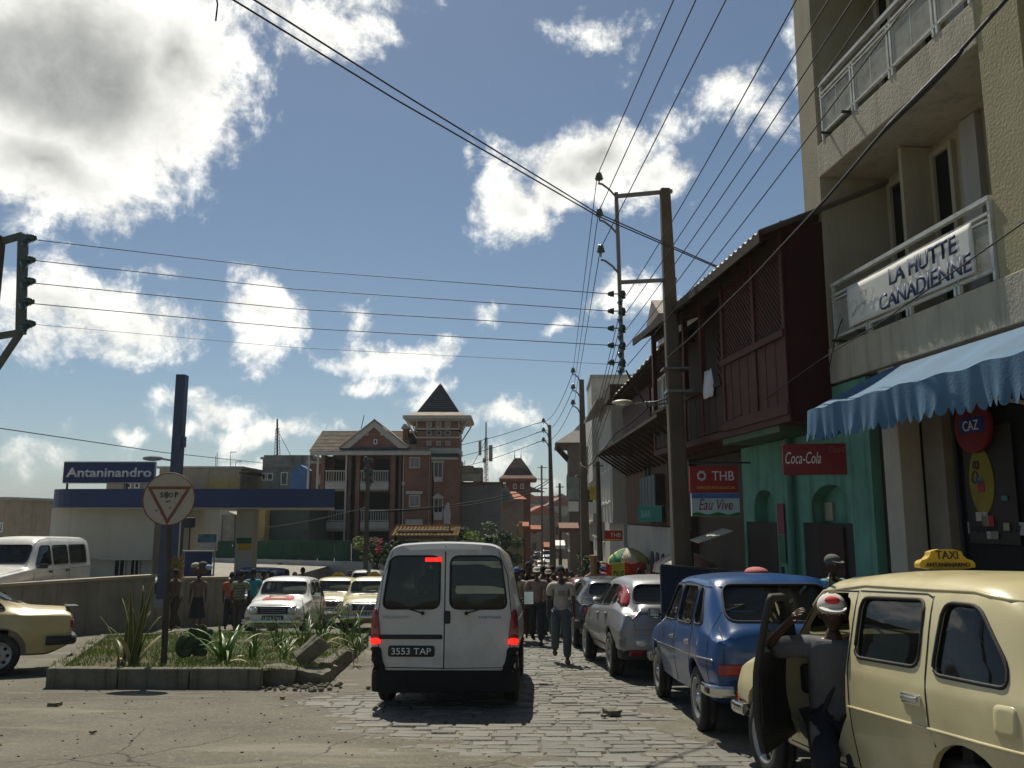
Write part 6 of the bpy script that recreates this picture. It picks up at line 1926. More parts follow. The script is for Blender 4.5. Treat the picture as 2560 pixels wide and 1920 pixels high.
# ---- background blocks
def block(name, label, cat, x0, ytop, x1, Y, dep, m, roofm=None, wins=(), zb=-7, roof='flat', over=.15):
    e = emp(name, (0, 0, 0), 0, label, cat)
    a, b = P(x0, 1115, Y), P(x1, 1115, Y); zt = P(0, ytop, Y).z
    MB().box(a.x, b.x, Y, Y + dep, zb, zt).build('wall', m, e)
    rm = roofm or GREYR
    if roof == 'flat': MB().box(a.x - over, b.x + over, Y - over, Y + dep + over, zt + .002, zt + .16).build('roof', rm, e)
    elif roof == 'gable':
        h = (b.x - a.x) * .3; MB().prism([(a.x - over, zt), (b.x + over, zt), ((a.x + b.x) / 2, zt + h)], 'y', Y - over, Y + dep + over).build('roof', rm, e)
    elif roof == 'hip':
        h = min(b.x - a.x, dep) * .35; o = over
        MB().add([(a.x - o, Y - o, zt), (b.x + o, Y - o, zt), (b.x + o, Y + dep + o, zt), (a.x - o, Y + dep + o, zt), ((a.x + b.x) / 2 - (b.x - a.x) * .18, Y + dep / 2, zt + h), ((a.x + b.x) / 2 + (b.x - a.x) * .18, Y + dep / 2, zt + h)],
                 [(0, 1, 5, 4), (1, 2, 5), (2, 3, 4, 5), (3, 0, 4), (0, 3, 2, 1)]).build('roof', rm, e)
    for (u0, v0, u1, v1) in wins: awin(e, u0, v0, u1, v1, Y, fw=.07, mull=0)
    return e
BG1 = mat('beige_block', (.33, .28, .2), rough=.9, var=.15, streak=.6, dirt=(.14, .12, .09), dscale=.5)
BG2 = mat('stained_block', (.24, .23, .2), rough=.9, var=.25, streak=.7, dirt=(.08, .08, .07), dscale=.5)
BG3 = mat('ochre_block', (.36, .27, .11), rough=.9, var=.15, streak=.5, dirt=(.15, .12, .08), dscale=.5)
b1 = block('flat_roofed_block', 'long beige flat roofed building behind the station canopy', 'building', 338, 1012, 515, 62, 12, BG1, wins=((466, 1046, 484, 1056), (440, 1080, 452, 1092)))
MB().box(P(440, 0 + 1100, 61.9).x, P(512, 1100, 61.9).x, 61.9, 62, -6, P(0, 1033, 62).z).build('painted_band', BG3, b1)
mb = MB(); a = P(516, 1020, 61); mb.box(a.x, a.x + 1.0, 61, 66, a.z - .1, a.z); mb.bar((a.x + .1, 61.2, a.z - 1), (a.x + .9, 61.2, a.z - .1), .06); mb.build('side_canopy', BRNW, b1)
block('grey_house', 'grey low house peeping over the station roof at left', 'house', 225, 1044, 262, 58, 8, BG1)
block('grey_house', 'grey house with dark windows just left of the round sign', 'house', 266, 1040, 315, 56, 8, BG2, wins=((272, 1043, 284, 1055), (290, 1043, 302, 1055)))
b2 = block('stained_concrete_block', 'dark stained concrete block beside the villa with a rooftop mast', 'building', 562, 992, 676, 64, 10, BG2, wins=((565, 1022, 575, 1038), (577, 1022, 590, 1038), (606, 1020, 622, 1048)))
MB().box(P(570, 985, 63.8).x, P(676, 985, 63.8).x, 63.8, 70, P(0, 1010, 63.8).z, P(0, 983, 63.8).z).build('parapet', BG2, b2)
bb = block('blue_gabled_wall', 'bright blue painted gable wall next to the villa', 'wall', 624, 1016, 664, 60.5, 1.5, mat('blue_wall', (.07, .17, .34), var=.15, streak=.5, dirt=(.3, .32, .3), dscale=.6), roof='gable', roofm=mat('blue_wall2', (.07, .17, .34)), over=.02)
block('low_beige_house', 'pale rendered house seen under the station canopy', 'house', 415, 1101, 480, 55, 6, STW, wins=((0, 0, 0, 0),) if 0 else ())
block('low_tiled_house', 'low house with a grey sheet roof between canopy columns', 'house', 482, 1112, 507, 54, 6, BG2, roof='gable')
block('yellow_pillar_house', 'narrow yellow rendered house right of the canopy column', 'house', 549, 1100, 573, 52, 6, BG3)
block('green_house', 'dim green grey house wall behind the fence', 'house', 575, 1102, 668, 53, 6, mat('dim_green', (.07, .09, .075), streak=.5, var=.2))
for i, (x0, x1, yt) in enumerate(((425, 508, 1181), (549, 612, 1178))):
    e = emp('market_parasol', (0, 0, 0), 0, ['wide white stall awning left of the canopy column', 'wide white stall awning right of the canopy column'][i], 'awning')
    a, b = P(x0, yt, 51.5), P(x1, yt - 10, 51.5)
    mb = MB(); n = 10; vs = []
    for k_ in range(n + 1):
        t = k_ / n; x = a.x + (b.x - a.x) * t; z = a.z + .25 * abs(math.sin(t * 7 + i)) * (1 - t * .5)
        vs += [(x, 50.9, z - .1), (x, 51.5, z + .1), (x, 52.3, z)]
    mb.add(vs, [(3 * k_ + j, 3 * k_ + j + 1, 3 * k_ + j + 4, 3 * k_ + j + 3) for k_ in range(n) for j in range(2)], 0, True); mb.build('cloth', WHITEP, e)
    MB().tube([((a.x + b.x) / 2, 51.6, -5), ((a.x + b.x) / 2, 51.6, a.z)], .04).build('pole', IRON, e)
blk = block('cream_house', 'cream house with a dark window at the left edge behind the white wagon', 'house', -90, 1080, 14, 46, 8, BG1, wins=((-2, 1128, 8, 1150),))
for i, (x0, x1, yt, Y) in enumerate(((18, 34, 1128, 90), (36, 58, 1132, 110), (10, 30, 1112, 130), (-30, 16, 1104, 150), (30, 62, 1118, 170))):
    block('far_house', ['small house nearest the station at far left', 'wide low house at far left by the station', 'taller pale house at far left', 'long house at the very left edge', 'house furthest back at far left'][i], 'house', x0, yt, x1, Y, 8, [BG1, STW, BG2, BG3, BG1][i], roof='gable', roofm=[TILE, TIN, TILED, TIN, TILE][i])
# rooftop masts
def mast(name, label, x, y0, y1, Y, w_, stays=(), panels=()):
    e = emp(name, (0, 0, 0), 0, label, 'mast')
    a, b = P(x, y1, Y), P(x, y0, Y)
    mb = MB(); mb.tube([a, b], w_ * .35, 5)
    if w_ > .08:
        for s in (-1, 1): mb.tube([a + Vector((s * w_, 0, 0)), (a + (b - a) * .75) + Vector((s * w_ * .5, 0, 0))], .025, 4)
        for i in range(9):
            t = i / 12; p = a + (b - a) * t; mb.tube([p - Vector((w_, 0, 0)), p + Vector((w_, 0, (b.z - a.z) / 12))], .018, 4)
    mb.build('lattice', IRON, e)
    for (sx, sy) in stays: MB().tube([a + (b - a) * .7, P(sx, sy, Y)], .02, 4).build('stay', IRON, e)
    for (px, py0, py1, pw) in panels:
        p, q = P(px, py1, Y), P(px, py0, Y); m_ = MB(); m_.box(p.x - pw / 2, p.x + pw / 2, Y - .3, Y - .1, p.z, q.z); m_.box(p.x - .03, p.x + .03, Y - .1, Y, p.z + .2, q.z - .2); m_.build('antenna_panel', GREYR, e, bevel=.02)
    return e
mast('lattice_mast', 'thin lattice mast with a stay on the stained concrete block', 599, 905, 984, 66, .22, [(628, 984)])
for i, (x, y0, y1) in enumerate(((386, 978, 1012), (469, 976, 1010), (466, 985, 1012), (498, 977, 1010), (509, 998, 1012))):
    e = mast('tv_aerial', ['tall thin aerial at the left end of the beige flat roof', 'leaning aerial near the middle of the beige flat roof', 'short aerial beside the leaning one on the beige roof', 'aerial with a side arm at the right of the beige roof', 'smallest aerial at the right corner of the beige roof'][i], x, y0, y1, 63, .06)
    if i in (3, 4):
        p = P(x, y0, 63); MB().tube([p, p + Vector((.45, 0, .03))], .03, 4).build('arm', IRON, e)
mast('telecom_mast', 'telecom mast with two long antenna panels right of the villa', 1050, 912, 1045, 66, .16, [(1022, 1002)], [(1037, 952, 984, .22), (1060, 962, 997, .3), (1047, 990, 1000, .3)])
mast('tv_aerial', 'thin rooftop aerial just right of the villa tower', 1004, 995, 1012, 64, .08)
# houses right of the villa
g1_ = block('grey_gable_house', 'plain grey rendered house adjoining the villa on its right', 'house', 992, 1046, 1082, 61, 8, mat('plain_grey', (.2, .19, .18), var=.12, streak=.5, dirt=(.1, .1, .09), dscale=.6), roofm=mat('dull_red', (.16, .06, .04)))
mb = MB(); abox(mb, 993, 1024, 1038, 1040, 60.6, -.1, 0); mb.build('balcony_front', mat('cream_panel', (.45, .4, .3)), g1_)
mb = MB(); abox(mb, 993, 1006, 1022, 1024, 61, 0, 2); mb.build('penthouse', BG1, g1_); mb = MB(); abox(mb, 1022, 1010, 1042, 1040, 61.5, 0, 2); mb.build('penthouse', BG2, g1_)
ORT = mat('orange_tile', (.32, .09, .035), rough=.8, var=.3, scale=2, bump=.4)
oh = block('orange_roofed_house', 'house with a steep orange tiled roof and small arched window', 'house', 1078, 1078, 1131, 76, 7, mat('rough_cast', (.27, .23, .18), var=.15), roofm=ORT, roof='hip', over=.3)
a = P(1090, 1062, 75.6); MB().prism([(a.x - 1, a.z - .9), (a.x + 1, a.z - .9), (a.x, a.z + .8)], 'y', 75.2, 78).build('dormer', mat('rough_cast', (.2, .2, .2)), oh)
o = MB().cyl((a.x, 75.15, a.z - .4), (a.x, 75.25, a.z - .4), .42, n=16).build('round_window', mat('teal_pane', (.05, .16, .15)), oh)
tw = emp('brick_tower', (0, 0, 0), 0, 'square brick tower with a flared dark pyramid roof far down the street', 'tower')
YT = 88; ax, bx = P(1092, 1100, YT).x, P(1146, 1100, YT).x; cxx = (ax + bx) / 2; hw_ = (bx - ax) / 2
TBK = brickmat('tower_brick', (.22, .07, .035), (.16, .05, .03), (.15, .1, .08))
MB().box(ax, bx, YT, YT + 2 * hw_, -6, P(0, 1036, YT).z).build('wall', TBK, tw)
def sq2(h, z): return [(cxx - h, YT + hw_ - h, z), (cxx + h, YT + hw_ - h, z), (cxx + h, YT + hw_ + h, z), (cxx - h, YT + hw_ + h, z)]
hE2 = (P(1155, 1034, YT).x - P(1073, 1034, YT).x) / 2
zz_ = [P(0, y_, YT).z for y_ in (1040, 1034, 1026, 1010, 988)]
hh_ = [hE2 * .98, hE2, hE2 * .78, hE2 * .55, hE2 * .17]
for i in range(4):
    MB().add(sq2(hh_[i], zz_[i] + .002) + sq2(hh_[i + 1], zz_[i + 1]), [(0, 1, 5, 4), (1, 2, 6, 5), (2, 3, 7, 6), (3, 0, 4, 7), (0, 3, 2, 1), (4, 5, 6, 7)]).build('roof', mat('tower_roof', (.1, .06, .045), rough=.8, var=.3) if i > 1 else mat('tower_skirt', (.2, .09, .05), var=.3), tw)
for x in (-.17, .17): MB().cyl((cxx + x * hE2, YT + hw_, zz_[4]), (cxx + x * hE2, YT + hw_, zz_[4] + .8), .06, .01, 5).build('finial', IRON, tw)
awin(tw, 1108, 1045, 1116, 1056, YT); awin(tw, 1124, 1045, 1132, 1056, YT)
pa = P(1148, 1062, YT); MB().prism([(pa.x - .2, pa.z), (pa.x + 1.5, pa.z), (pa.x - .2, pa.z + .6)], 'y', YT + 1, YT + 3).build('lean_to_roof', TIN, tw)

# the street beyond, both sides, and the town on the far slope
PAL = [mat('far_wall%d' % i, c, rough=.9, var=.12, scale=1.5, streak=.4, dirt=(.15, .13, .1), dscale=.5) for i, c in enumerate([(.34, .28, .21), (.25, .14, .09), (.4, .37, .31), (.22, .2, .17), (.3, .2, .13), (.45, .4, .3)])]
RPAL = [ORT, TIN, mat('far_roof_red', (.2, .07, .045)), mat('far_roof_grey', (.16, .15, .14))]
rh = random.Random(11)
k_ = 0
words = ['brown', 'rust red', 'pale stone', 'dull grey', 'ochre', 'cream']
rw_ = ['orange tiled', 'brown tin', 'dark red', 'grey']
def small_house(x, y, w_, d_, h_, label, base=None, mi=None, ri=None, nw=2, wide_win=True):
    z = gz(y) if base is None else base
    e = emp('far_house', (x, y, z), rh.uniform(-.15, .15), label, 'house', 'houses down the street and on the far slope')
    mi = rh.randrange(6) if mi is None else mi; ri = rh.randrange(4) if ri is None else ri
    MB().box(-w_ / 2, w_ / 2, 0, d_, -3, h_).build('wall', PAL[mi], e)
    rr_ = h_ + w_ * .28
    MB().prism([(-w_ / 2 - .3, h_ + .002), (w_ / 2 + .3, h_ + .002), (0, rr_)] if rh.random() < .5 else [(-w_ / 2 - .3, h_ + .002), (w_ / 2 + .3, h_ + .002), (w_ / 2 - .6, rr_ * .5 + h_ * .5), (-w_ / 2 + .6, rr_ * .5 + h_ * .5)], 'y', -.3, d_ + .3).build('roof', RPAL[ri], e)
    if wide_win:
        for fl_ in range(int(h_ / 2.8)):
            for c in range(nw):
                u = -w_ / 2 + w_ * (c + .5) / nw
                MB().box(u - .4, u + .4, -.05, .01, .9 + fl_ * 2.8, 2.2 + fl_ * 2.8).build('window', PANE, e)
    return e, mi, ri
spots = [(-4.9, 66, 4, 8, 3.2), (-4.2, 76, 4, 8, 4.4), (-3.2, 98, 4.4, 9, 5.6), (-2.2, 112, 4.5, 9, 5.8), (-.6, 128, 5, 9, 6.5), (5.4, 150, 6, 9, 7), (1.6, 165, 6, 9, 6.8), (9.2, 142, 6, 9, 6), (-3.5, 170, 7, 9, 8), (5, 190, 7, 9, 9.5), (11, 185, 7, 9, 9), (-1, 215, 7, 9, 10), (8, 225, 8, 9, 11), (3.5, 245, 8, 10, 12), (14, 240, 8, 10, 11), (-9, 130, 5, 9, 6)]
for i, (x, y, w_, d_, h_) in enumerate(spots):
    e, mi, ri = small_house(x, y, w_, d_, h_, 'x')
    e['label'] = '%s house with a %s roof, number %d from us' % (words[mi], rw_[ri], i + 1) if 0 else '%s house with a %s roof %s down the street' % (words[mi], rw_[ri], ['on the left kerb', 'second on the left kerb', 'past the brick tower', 'beyond the tower', 'in the dip', 'right in the dip', 'in the middle of the dip', 'behind far poles', 'left of the dip', 'up the far side', 'right up the far side', 'high on the far side', 'high at the right', 'topmost in the gap', 'topmost at the right', 'hidden low at left'][i])
for i in range(64):
    t = i / 89
    y = rh.uniform(330, 1150)
    px = rh.choice([rh.uniform(1140, 1262), rh.uniform(-20, 75), rh.uniform(1000, 1100), rh.uniform(1140, 1250)])
    x = (px - 1106) / F * y
    zb_h = gz(y) + 10 * noise.noise(Vector((x * .0035, y * .002, .3))) * min(1, (y - 300) / 500)
    pass
    e, mi, ri = small_house(x, y, rh.uniform(8, 16), 10, rh.uniform(5, 9), 'x', base=zb_h, nw=3, wide_win=False)
    e['label'] = 'tiny %s house with a %s roof on the far hillside' % (words[mi], rw_[ri])
    e['group'] = 'tiny houses on the far hillside'
# ------------------------------------------------------------------ poles and overhead wires
POLEC = mat('pole_concrete', (.105, .085, .06), rough=.9, var=.2, scale=2, bump=.4, streak=.7, dirt=(.06, .05, .035), dscale=1.2)
GALV = mat('galvanised', (.2, .2, .19), rough=.5, metal=.6, var=.2)
INSU = mat('insulator_glass', (.02, .05, .035), rough=.15, coat=.6)
CABLE = mat('cable', (.015, .015, .016), rough=.6)
def insulator(parent, p, k=1.0, ax=None):
    mb = MB(); M = Matrix.Translation(p)
    if ax is not None: M = M @ Vector(ax).to_track_quat('Z', 'Y').to_matrix().to_4x4()
    mb.lathe([(0, -.1 * k), (.012 * k, -.1 * k), (.012 * k, -.02 * k), (.06 * k, -.02 * k), (.075 * k, .0), (.05 * k, .03 * k), (.065 * k, .04 * k), (.045 * k, .07 * k), (.05 * k, .08 * k), (.03 * k, .11 * k), (0, .115 * k)], 12, 0, M)
    return mb.build('insulator', INSU, parent)
def pole(name, label, x, y, zt, w0, w1, xb=None, group=None, round_=False):
    e = emp(name, (0, 0, 0), 0, label, 'utility pole', group)
    zb = gz(y) - .3; xb = x if xb is None else xb
    mb = MB()
    if round_: mb.cyl((xb, y, zb), (x, y, zt), w0 / 2, w1 / 2, 14)
    else:
        vs = [(xb - w0 / 2, y - w0 / 2, zb), (xb + w0 / 2, y - w0 / 2, zb), (xb + w0 / 2, y + w0 / 2, zb), (xb - w0 / 2, y + w0 / 2, zb), (x - w1 / 2, y - w1 / 2, zt), (x + w1 / 2, y - w1 / 2, zt), (x + w1 / 2, y + w1 / 2, zt), (x - w1 / 2, y + w1 / 2, zt)]
        mb.add(vs, [(0, 3, 2, 1), (4, 5, 6, 7), (0, 1, 5, 4), (1, 2, 6, 5), (2, 3, 7, 6), (3, 0, 4, 7)])
    mb.build('pole', POLEC, e, bevel=.03)
    return e
Y1 = 15.5
q = P(1436, 408, Y1)
p1 = pole('utility_pole', 'tall square concrete pole with a steel bracket frame in front of the timber balcony', q.x, Y1, q.z, .37, .19, q.x + .14)
def w(x, y, Y=Y1): return P(x, y, Y)
for (a, b) in (((1332, 424), (1452, 413)), ((1338, 610), (1461, 604))): MB().bar(w(*a), w(*b), .09, .06).build('bracket_arm', GALV, p1)
MB().bar(w(1331, 416), w(1345, 805), .07).build('bracket_post', GALV, p1)
for (x, y) in ((1331, 425), (1334, 505), (1337, 590)):
    MB().tube([w(x, y + 18), w(x - 1, y), w(x - 14, y - 15), w(x - 30, y - 27), w(x - 39, y - 29)], .022, 8).build('swan_arm', GALV, p1)
for (x, y) in ((1294, 386), (1295, 464), (1298, 543)): insulator(p1, w(x, y), 1.15)
for y in (635, 672, 709, 746, 783):
    insulator(p1, w(1324, y), .9, (-1, 0, 0)); insulator(p1, w(1343, y + 6), 1.1, (.3, 0, 1)); insulator(p1, w(1339, y + 18), .8, (.2, 0, -1))
    MB().bar(w(1312, y), w(1352, y), .02).build('pin', GALV, p1)
for (x, y, wd) in ((1463, 850, .1), (1455, 800, .06)): MB().box(w(x, y).x - .22, w(x, y).x + .25, Y1 - .2, Y1 + .2, w(x, y).z, w(x, y).z + wd * .5).build('clamp', GALV, p1)
lp = emp('street_lamp', (0, 0, 0), 0, 'cream street lamp head reaching left from the big concrete pole', 'street lamp')
for dy in (0, 12): MB().tube([w(1455, 858 + dy), w(1415, 868 + dy * .5), w(1372, 872)], .016, 6).build('arm', GALV, lp)
c = w(1345, 870, 15.3)
mb = MB(); mb.ell(tuple(c), (.2, .14, .06), 16, 10); mb.v = [(x, y, max(z, c.z - .025)) for x, y, z in mb.v]; mb.build('lamp_head', mat('lamp_cream', (.5, .45, .33), rough=.4), lp)
mb = MB(); mb.ell((c.x + .02, c.y, c.z - .03), (.15, .1, .035), 14, 8); mb.build('lens', LAMPC, lp)
mb = MB(); mb.ell(tuple(w(1395, 872)), (.05, .05, .05), 8, 6); mb.ell(tuple(w(1404, 872)), (.04, .05, .05), 8, 6); mb.build('joint', GALV, lp)
# second and third poles
q = P(1256, 820, 36)
p2 = pole('utility_pole', 'second concrete pole down the street with three curved arms', q.x, 36, q.z, .42, .2, q.x + .1)
for y in (812, 847, 881):
    MB().tube([P(1254, y + 14, 36), P(1248, y + 2, 36), P(1240, y - 4, 36)], .03, 6).build('swan_arm', GALV, p2); insulator(p2, P(1238, y - 9, 36), 1.6)
for y in (885, 905, 925): insulator(p2, P(1250, y + 145, 36), 1.3, (-1, 0, 0))
q = P(1187, 918, 55)
p3 = pole('utility_pole', 'third slimmer concrete pole further down the street', q.x, 55, q.z, .45, .2, q.x + .2)
for y in (912, 932, 953):
    MB().tube([P(1187, y + 18, 55), P(1182, y + 4, 55), P(1176, y, 55)], .04, 6).build('swan_arm', GALV, p3); MB().bar(P(1180, y - 2, 55), P(1158, y + 3, 55), .05).build('cross_arm', GALV, p3)
    insulator(p3, P(1174, y - 2, 55), 1.8)
q = P(1209, 1044, 85); p4 = pole('utility_pole', 'thin dark pole beyond the third one', q.x, 85, q.z, .4, .22); MB().bar(P(1200, 1052, 85), P(1218, 1052, 85), .1).build('cross_arm', GALV, p4)
q = P(1170, 1005, 100); p5 = pole('utility_pole', 'thin steel framed pole left of the third pole in the distance', q.x, 100, q.z, .25, .2)
for y in (1010, 1035, 1055): MB().bar(P(1162, y, 100), P(1182, y, 100), .09).build('cross_arm', GALV, p5)
q = P(1291, 997, 26.5); p6 = pole('utility_pole', 'short round grey post with a small cross arm before the white townhouse', q.x, 26.5, q.z, .24, .13, q.x + .05, round_=True)
MB().bar(P(1281, 1006, 26.5), P(1303, 1006, 26.5), .05).build('cross_arm', GALV, p6)
q = P(1124, 1128, 62); p7 = pole('utility_pole', 'pale yellow post at the left edge of the distant street', q.x, 62, q.z, .35, .3); p7.children[0].data.materials[0] = BG3
q = P(1282, 1202, 22); b_ = emp('barrier_post', (0, 0, 0), 0, 'short orange post beside the second pole', 'post')
MB().cyl((q.x, 22, gz(22) - .2), (q.x, 22, q.z), .09, n=12).build('post', mat('orange_post', (.35, .2, .08), var=.2), b_); MB().cyl((q.x, 22, q.z), (q.x, 22, q.z + .03), .11, n=12).build('cap', mat('orange_post', (.35, .2, .08)), b_)
q = P(796, 990, 40); p8 = pole('utility_pole', 'dark steel lighting post standing before the villa balconies', q.x, 40, q.z, .2, .17)
for y in (995, 1018, 1038): insulator(p8, P(790, y, 40), 1.8); insulator(p8, P(801, y + 4, 40), 1.8)
# left bracket pole
q = P(2, 510, 14.5); pl = pole('utility_pole', 'steel bracket frame with five insulators on the pole at the left edge', q.x - .05, 14.5, q.z, .3, .2, q.x - .12)
STP = mat('painted_steel', (.09, .1, .085), rough=.6, var=.2)
for a, b, ww in (((2, 522), (50, 508), .1), ((50, 508), (45, 722), .13), ((46, 718), (-8, 727), .1), ((42, 722), (-10, 800), .09)):
    MB().bar(P(*a, 14.5), P(*b, 14.5), ww).build('bracket_arm', STP, pl)
for (x, y) in ((62, 515), (60, 562), (60, 608), (57, 652), (60, 700)): insulator(pl, P(x, y, 14.4), 1.2, (1, 0, .1)); insulator(pl, P(x - 7, y + 5, 14.35), 1.0, (0, 0, -1))

def wire(label, pts, r=.008, sag=0, ext0=0, ext1=0, group=None, name='overhead_wire', n=16):
    """pts: (px, py, distance). straight spans with a little sag"""
    W_ = [P(*p) for p in pts]
    if ext0: W_.insert(0, W_[0] + (W_[0] - W_[1]).normalized() * ext0)
    if ext1: W_.append(W_[-1] + (W_[-1] - W_[-2]).normalized() * ext1)
    out_ = []
    for a, b in zip(W_, W_[1:]):
        for i in range(n):
            t = i / n; p = a.lerp(b, t); p.z -= sag * 4 * t * (1 - t); out_.append(p)
    out_.append(W_[-1])
    mb = MB(); mb.tube(out_, r, 5)
    return tag(mb.build(name, CABLE), label, 'wire', group or 'overhead wires')
wire('upper of the twin wires running from top left to the red balcony roof', [(550, 0, 7), (850, 190, 9.3), (1290, 460, 13.2), (1560, 580, 14)], .011, 0, 4)
wire('lower of the twin wires running from top left to the red balcony roof', [(505, 0, 7), (850, 212, 9.3), (1290, 466, 13.1), (1558, 582, 13.9)], .011, 0, 4)
for i, (a, b) in enumerate((((68, 517), (1318, 635)), ((68, 562), (1318, 672)), ((66, 611), (1318, 709)), ((62, 655), (1318, 746)), ((66, 700), (1318, 787)))):
    wire('%s of five wires strung from the left bracket to the big pole' % ['topmost', 'second from the top', 'middle one', 'second lowest', 'lowest and faintest'][i], [(*a, 14.4), ((a[0] + b[0]) / 2 - 60, (a[1] + b[1]) / 2 + 7, 15), (*b, 15.5)], .0085 if i < 4 else .004, .0)
for i, (x0, a, b) in enumerate(((1455, (1290, 380), (1238, 800)), (1503, (1293, 458), (1240, 836)), (1568, (1297, 538), (1240, 872)))):
    wire('%s of the three wires dropping from the top edge to the curved arms' % ['leftmost', 'middle one', 'rightmost'][i], [(x0, 0, 9.2), (*a, 15.4), (*b, 36)], .009, .0, 5)
for i, (a, b) in enumerate((((1720, 0), (1352, 640)), ((1790, 0), (1352, 676)), ((1842, 0), (1352, 713)), ((1893, 0), (1353, 750)), ((1945, 30), (1355, 790)))):
    wire('%s of five wires rising from the pole past the cream building' % ['leftmost', 'second from left', 'middle one', 'second from right', 'rightmost'][i], [(*a, 6.3), (*b, 15.4)], .007, .08, 4)
    wire('%s of the lower wires leading on from the pole to the second pole' % ['topmost', 'second', 'third', 'fourth', 'lowest'][i], [(1346, b[1] + 4, 15.6), (1251, 1027 + i * 9, 36)], .008, .1)
wire('thick sagging black cable slung in front of the cream building', [(2173, 0, 5.2), (2027, 164, 6.2), (1917, 273, 7.1), (1784, 430, 8.8), (1749, 467, 9.3), (1624, 601, 11.4), (1496, 726, 14), (1440, 775, 15.2)], .016, 0, 1.5, n=4)
mb = MB(); mb.tube([P(2080, 108, 5.8), P(2062, 128, 5.9), P(2010, 182, 6.35), P(1925, 266, 7.05), P(1880, 315, 7.5)], [.01, .024, .03, .024, .01], 8); tag(mb.build('cable_joint', CABLE), 'thick taped joint on the sagging black cable', 'cable')
wire('thin wire crossing the banner and the cream balcony front', [(2212, 480, 5.5), (2141, 530, 6), (1912, 690, 8.2), (1768, 780, 10.2), (1620, 885, 13), (1450, 975, 15.2)], .007, 0, 1, n=4)
wire('pair of slack wires looping under the balcony rail of the cream building', [(1830, 665, 11.3), (1815, 700, 11), (1798, 760, 11.2), (1785, 830, 11.6)], .008, 0, n=4)
wire('slack cable from the big pole down to the end of the pentice', [(1352, 800, 15.4), (1400, 880, 15.6), (1330, 935, 17), (1292, 983, 22)], .018, 0.03, n=6)
wire('cable hanging between the pentice corner and the second pole', [(1290, 984, 22), (1272, 1005, 27), (1262, 1008, 32), (1254, 1000, 36)], .02, .05, n=6)
wire('lone wire sloping from the left edge above the Antaninandro board', [(-20, 922, 20), (350, 977, 30), (660, 1010, 55)], .014, 0)
for i in range(3): wire('%s wire running left from the third pole over the villa tower' % ['top', 'middle', 'bottom'][i], [(1160, 914 + i * 21, 55), (900, 975 + i * 26, 64)], .02, .3)
for i in range(3): wire('%s sagging wire between the second and third poles' % ['top', 'middle', 'bottom'][i], [(1238, 803 + i * 35, 36), (1176, 910 + i * 21, 55)], .014, .5)
for i in range(2): wire('%s black service cable crossing in front of the grey gable house' % ['upper', 'lower'][i], [(790, 1105 + i * 0 - i * 0, 40), (1100, 1068 + i * 8, 50), (1186, 1035 + i * 6, 55)], .03, .2)
wire('wire strung low from the green wall to the lighting post', [(575, 1140, 45), (795, 1095, 40)], .025, .1)
# ------------------------------------------------------------------ vehicles
def at_road(x, y): return (x, y, gz(y) + .012)
TAXIC = paint('taxi_cream', (.56, .49, .28), rough=.3)
SIGNY = mat('taxi_sign_yellow', (.5, .33, .03), rough=.5, var=.15)
# white van ahead
VW = paint('van_white', (.53, .515, .485), rough=.3, dirt_amt=.3)
van = Car('parcel_van', 'white small panel van with lit brake lights and twin rear doors straight ahead', 'van', spec_van(), VW, at_road(-.70, 11.78), R(-2.0))
c = van
S_ = c.S
c.line('door_gap', 'B', [(0, 1.84), (0, .42)], .008, RUB, dens=.06, off=-.002)
for sd in (-1, 1):
    c.line('door_gap', 'B', [(sd * .60, 1.76), (sd * .72, 1.45), (sd * .765, 1.0), (sd * .74, .55), (sd * .66, .44), (0, .43)], .006, RUB, dens=.07, off=-.002)
    o = c.patch('tail_lamp', 'B', chaikin([(sd * .72, .68), (sd * .835, .68), (sd * .83, 1.0), (sd * .80, 1.10), (sd * .755, 1.02)], 1), REDL, .02, lip=.04)
    c.patch('reverse_lamp', 'B', [(sd * .735, .79), (sd * .83, .79), (sd * .83, .88), (sd * .75, .88)], mat('lens_pink', (.35, .12, .1), rough=.2), .026, lip=.01)
    c.patch('brake_lamp', 'B', chaikin([(sd * .725, .69), (sd * .83, .69), (sd * .83, .76), (sd * .73, .76)], 1), REDLIT, .03, lip=.02)
    c.line('wiper', 'B', [(sd * .26, 1.035), (sd * .46, 1.09)], .008, RUB, dens=.05, off=.014)
    mb = MB(); p = c.pt('B', sd * .25, 1.03, .02); mb.ell(tuple(p), (.022, .03, .022), 10, 6); mb.build('wiper_pivot', DARK, c.root)
    c.patch('bumper_corner', 'B', rpoly([(sd * .85, .36), (sd * .85, .665), (sd * .715, .665), (sd * .70, .52), (sd * .63, .36)], .05), UNDER, .022, lip=.04)
    c.mirror(sd, .95, 1.1, DARK, .16, .2)
    c.line('body_crease', 'R' if sd > 0 else 'L', [(-1.9, .95), (.9, .95)], .01, VW, dens=.1)
c.rbox('high_brake_lamp', 'B', -.14, 1.63, .19, .045, REDLIT, off=.02, lip=.01)
c.bumper('B', .29, .24, UNDER, -2.0, .815, .035)
c.rbox('plate_recess', 'B', -.38, .77, .72, .05, DARK, off=.012, lip=.01)
c.rbox('number_plate', 'B', -.37, .615, .53, .12, PLATEB, off=.012, lip=.006)
text('3553 TAP', WHITE, c.root, .45, .07, c.frame('B', -.37, .615, .016), name='plate_lettering')
text('PEUGEOT', mat('badge_grey', (.3, .29, .27), rough=.3, metal=.5), c.root, .3, .03, c.frame('B', -.55, .985, .006), name='badge')
text('PARTNER', mat('badge_blue', (.16, .2, .42), rough=.4), c.root, .26, .028, c.frame('B', .52, .985, .006), name='badge')
c.rbox('rear_handle', 'B', .03, .985, .075, .14, DARK, off=.02, lip=.01)
c.rbox('headlamp', 'F', -.55, .85, .25, .16, LAMPC); c.rbox('headlamp', 'F', .55, .85, .25, .16, LAMPC)
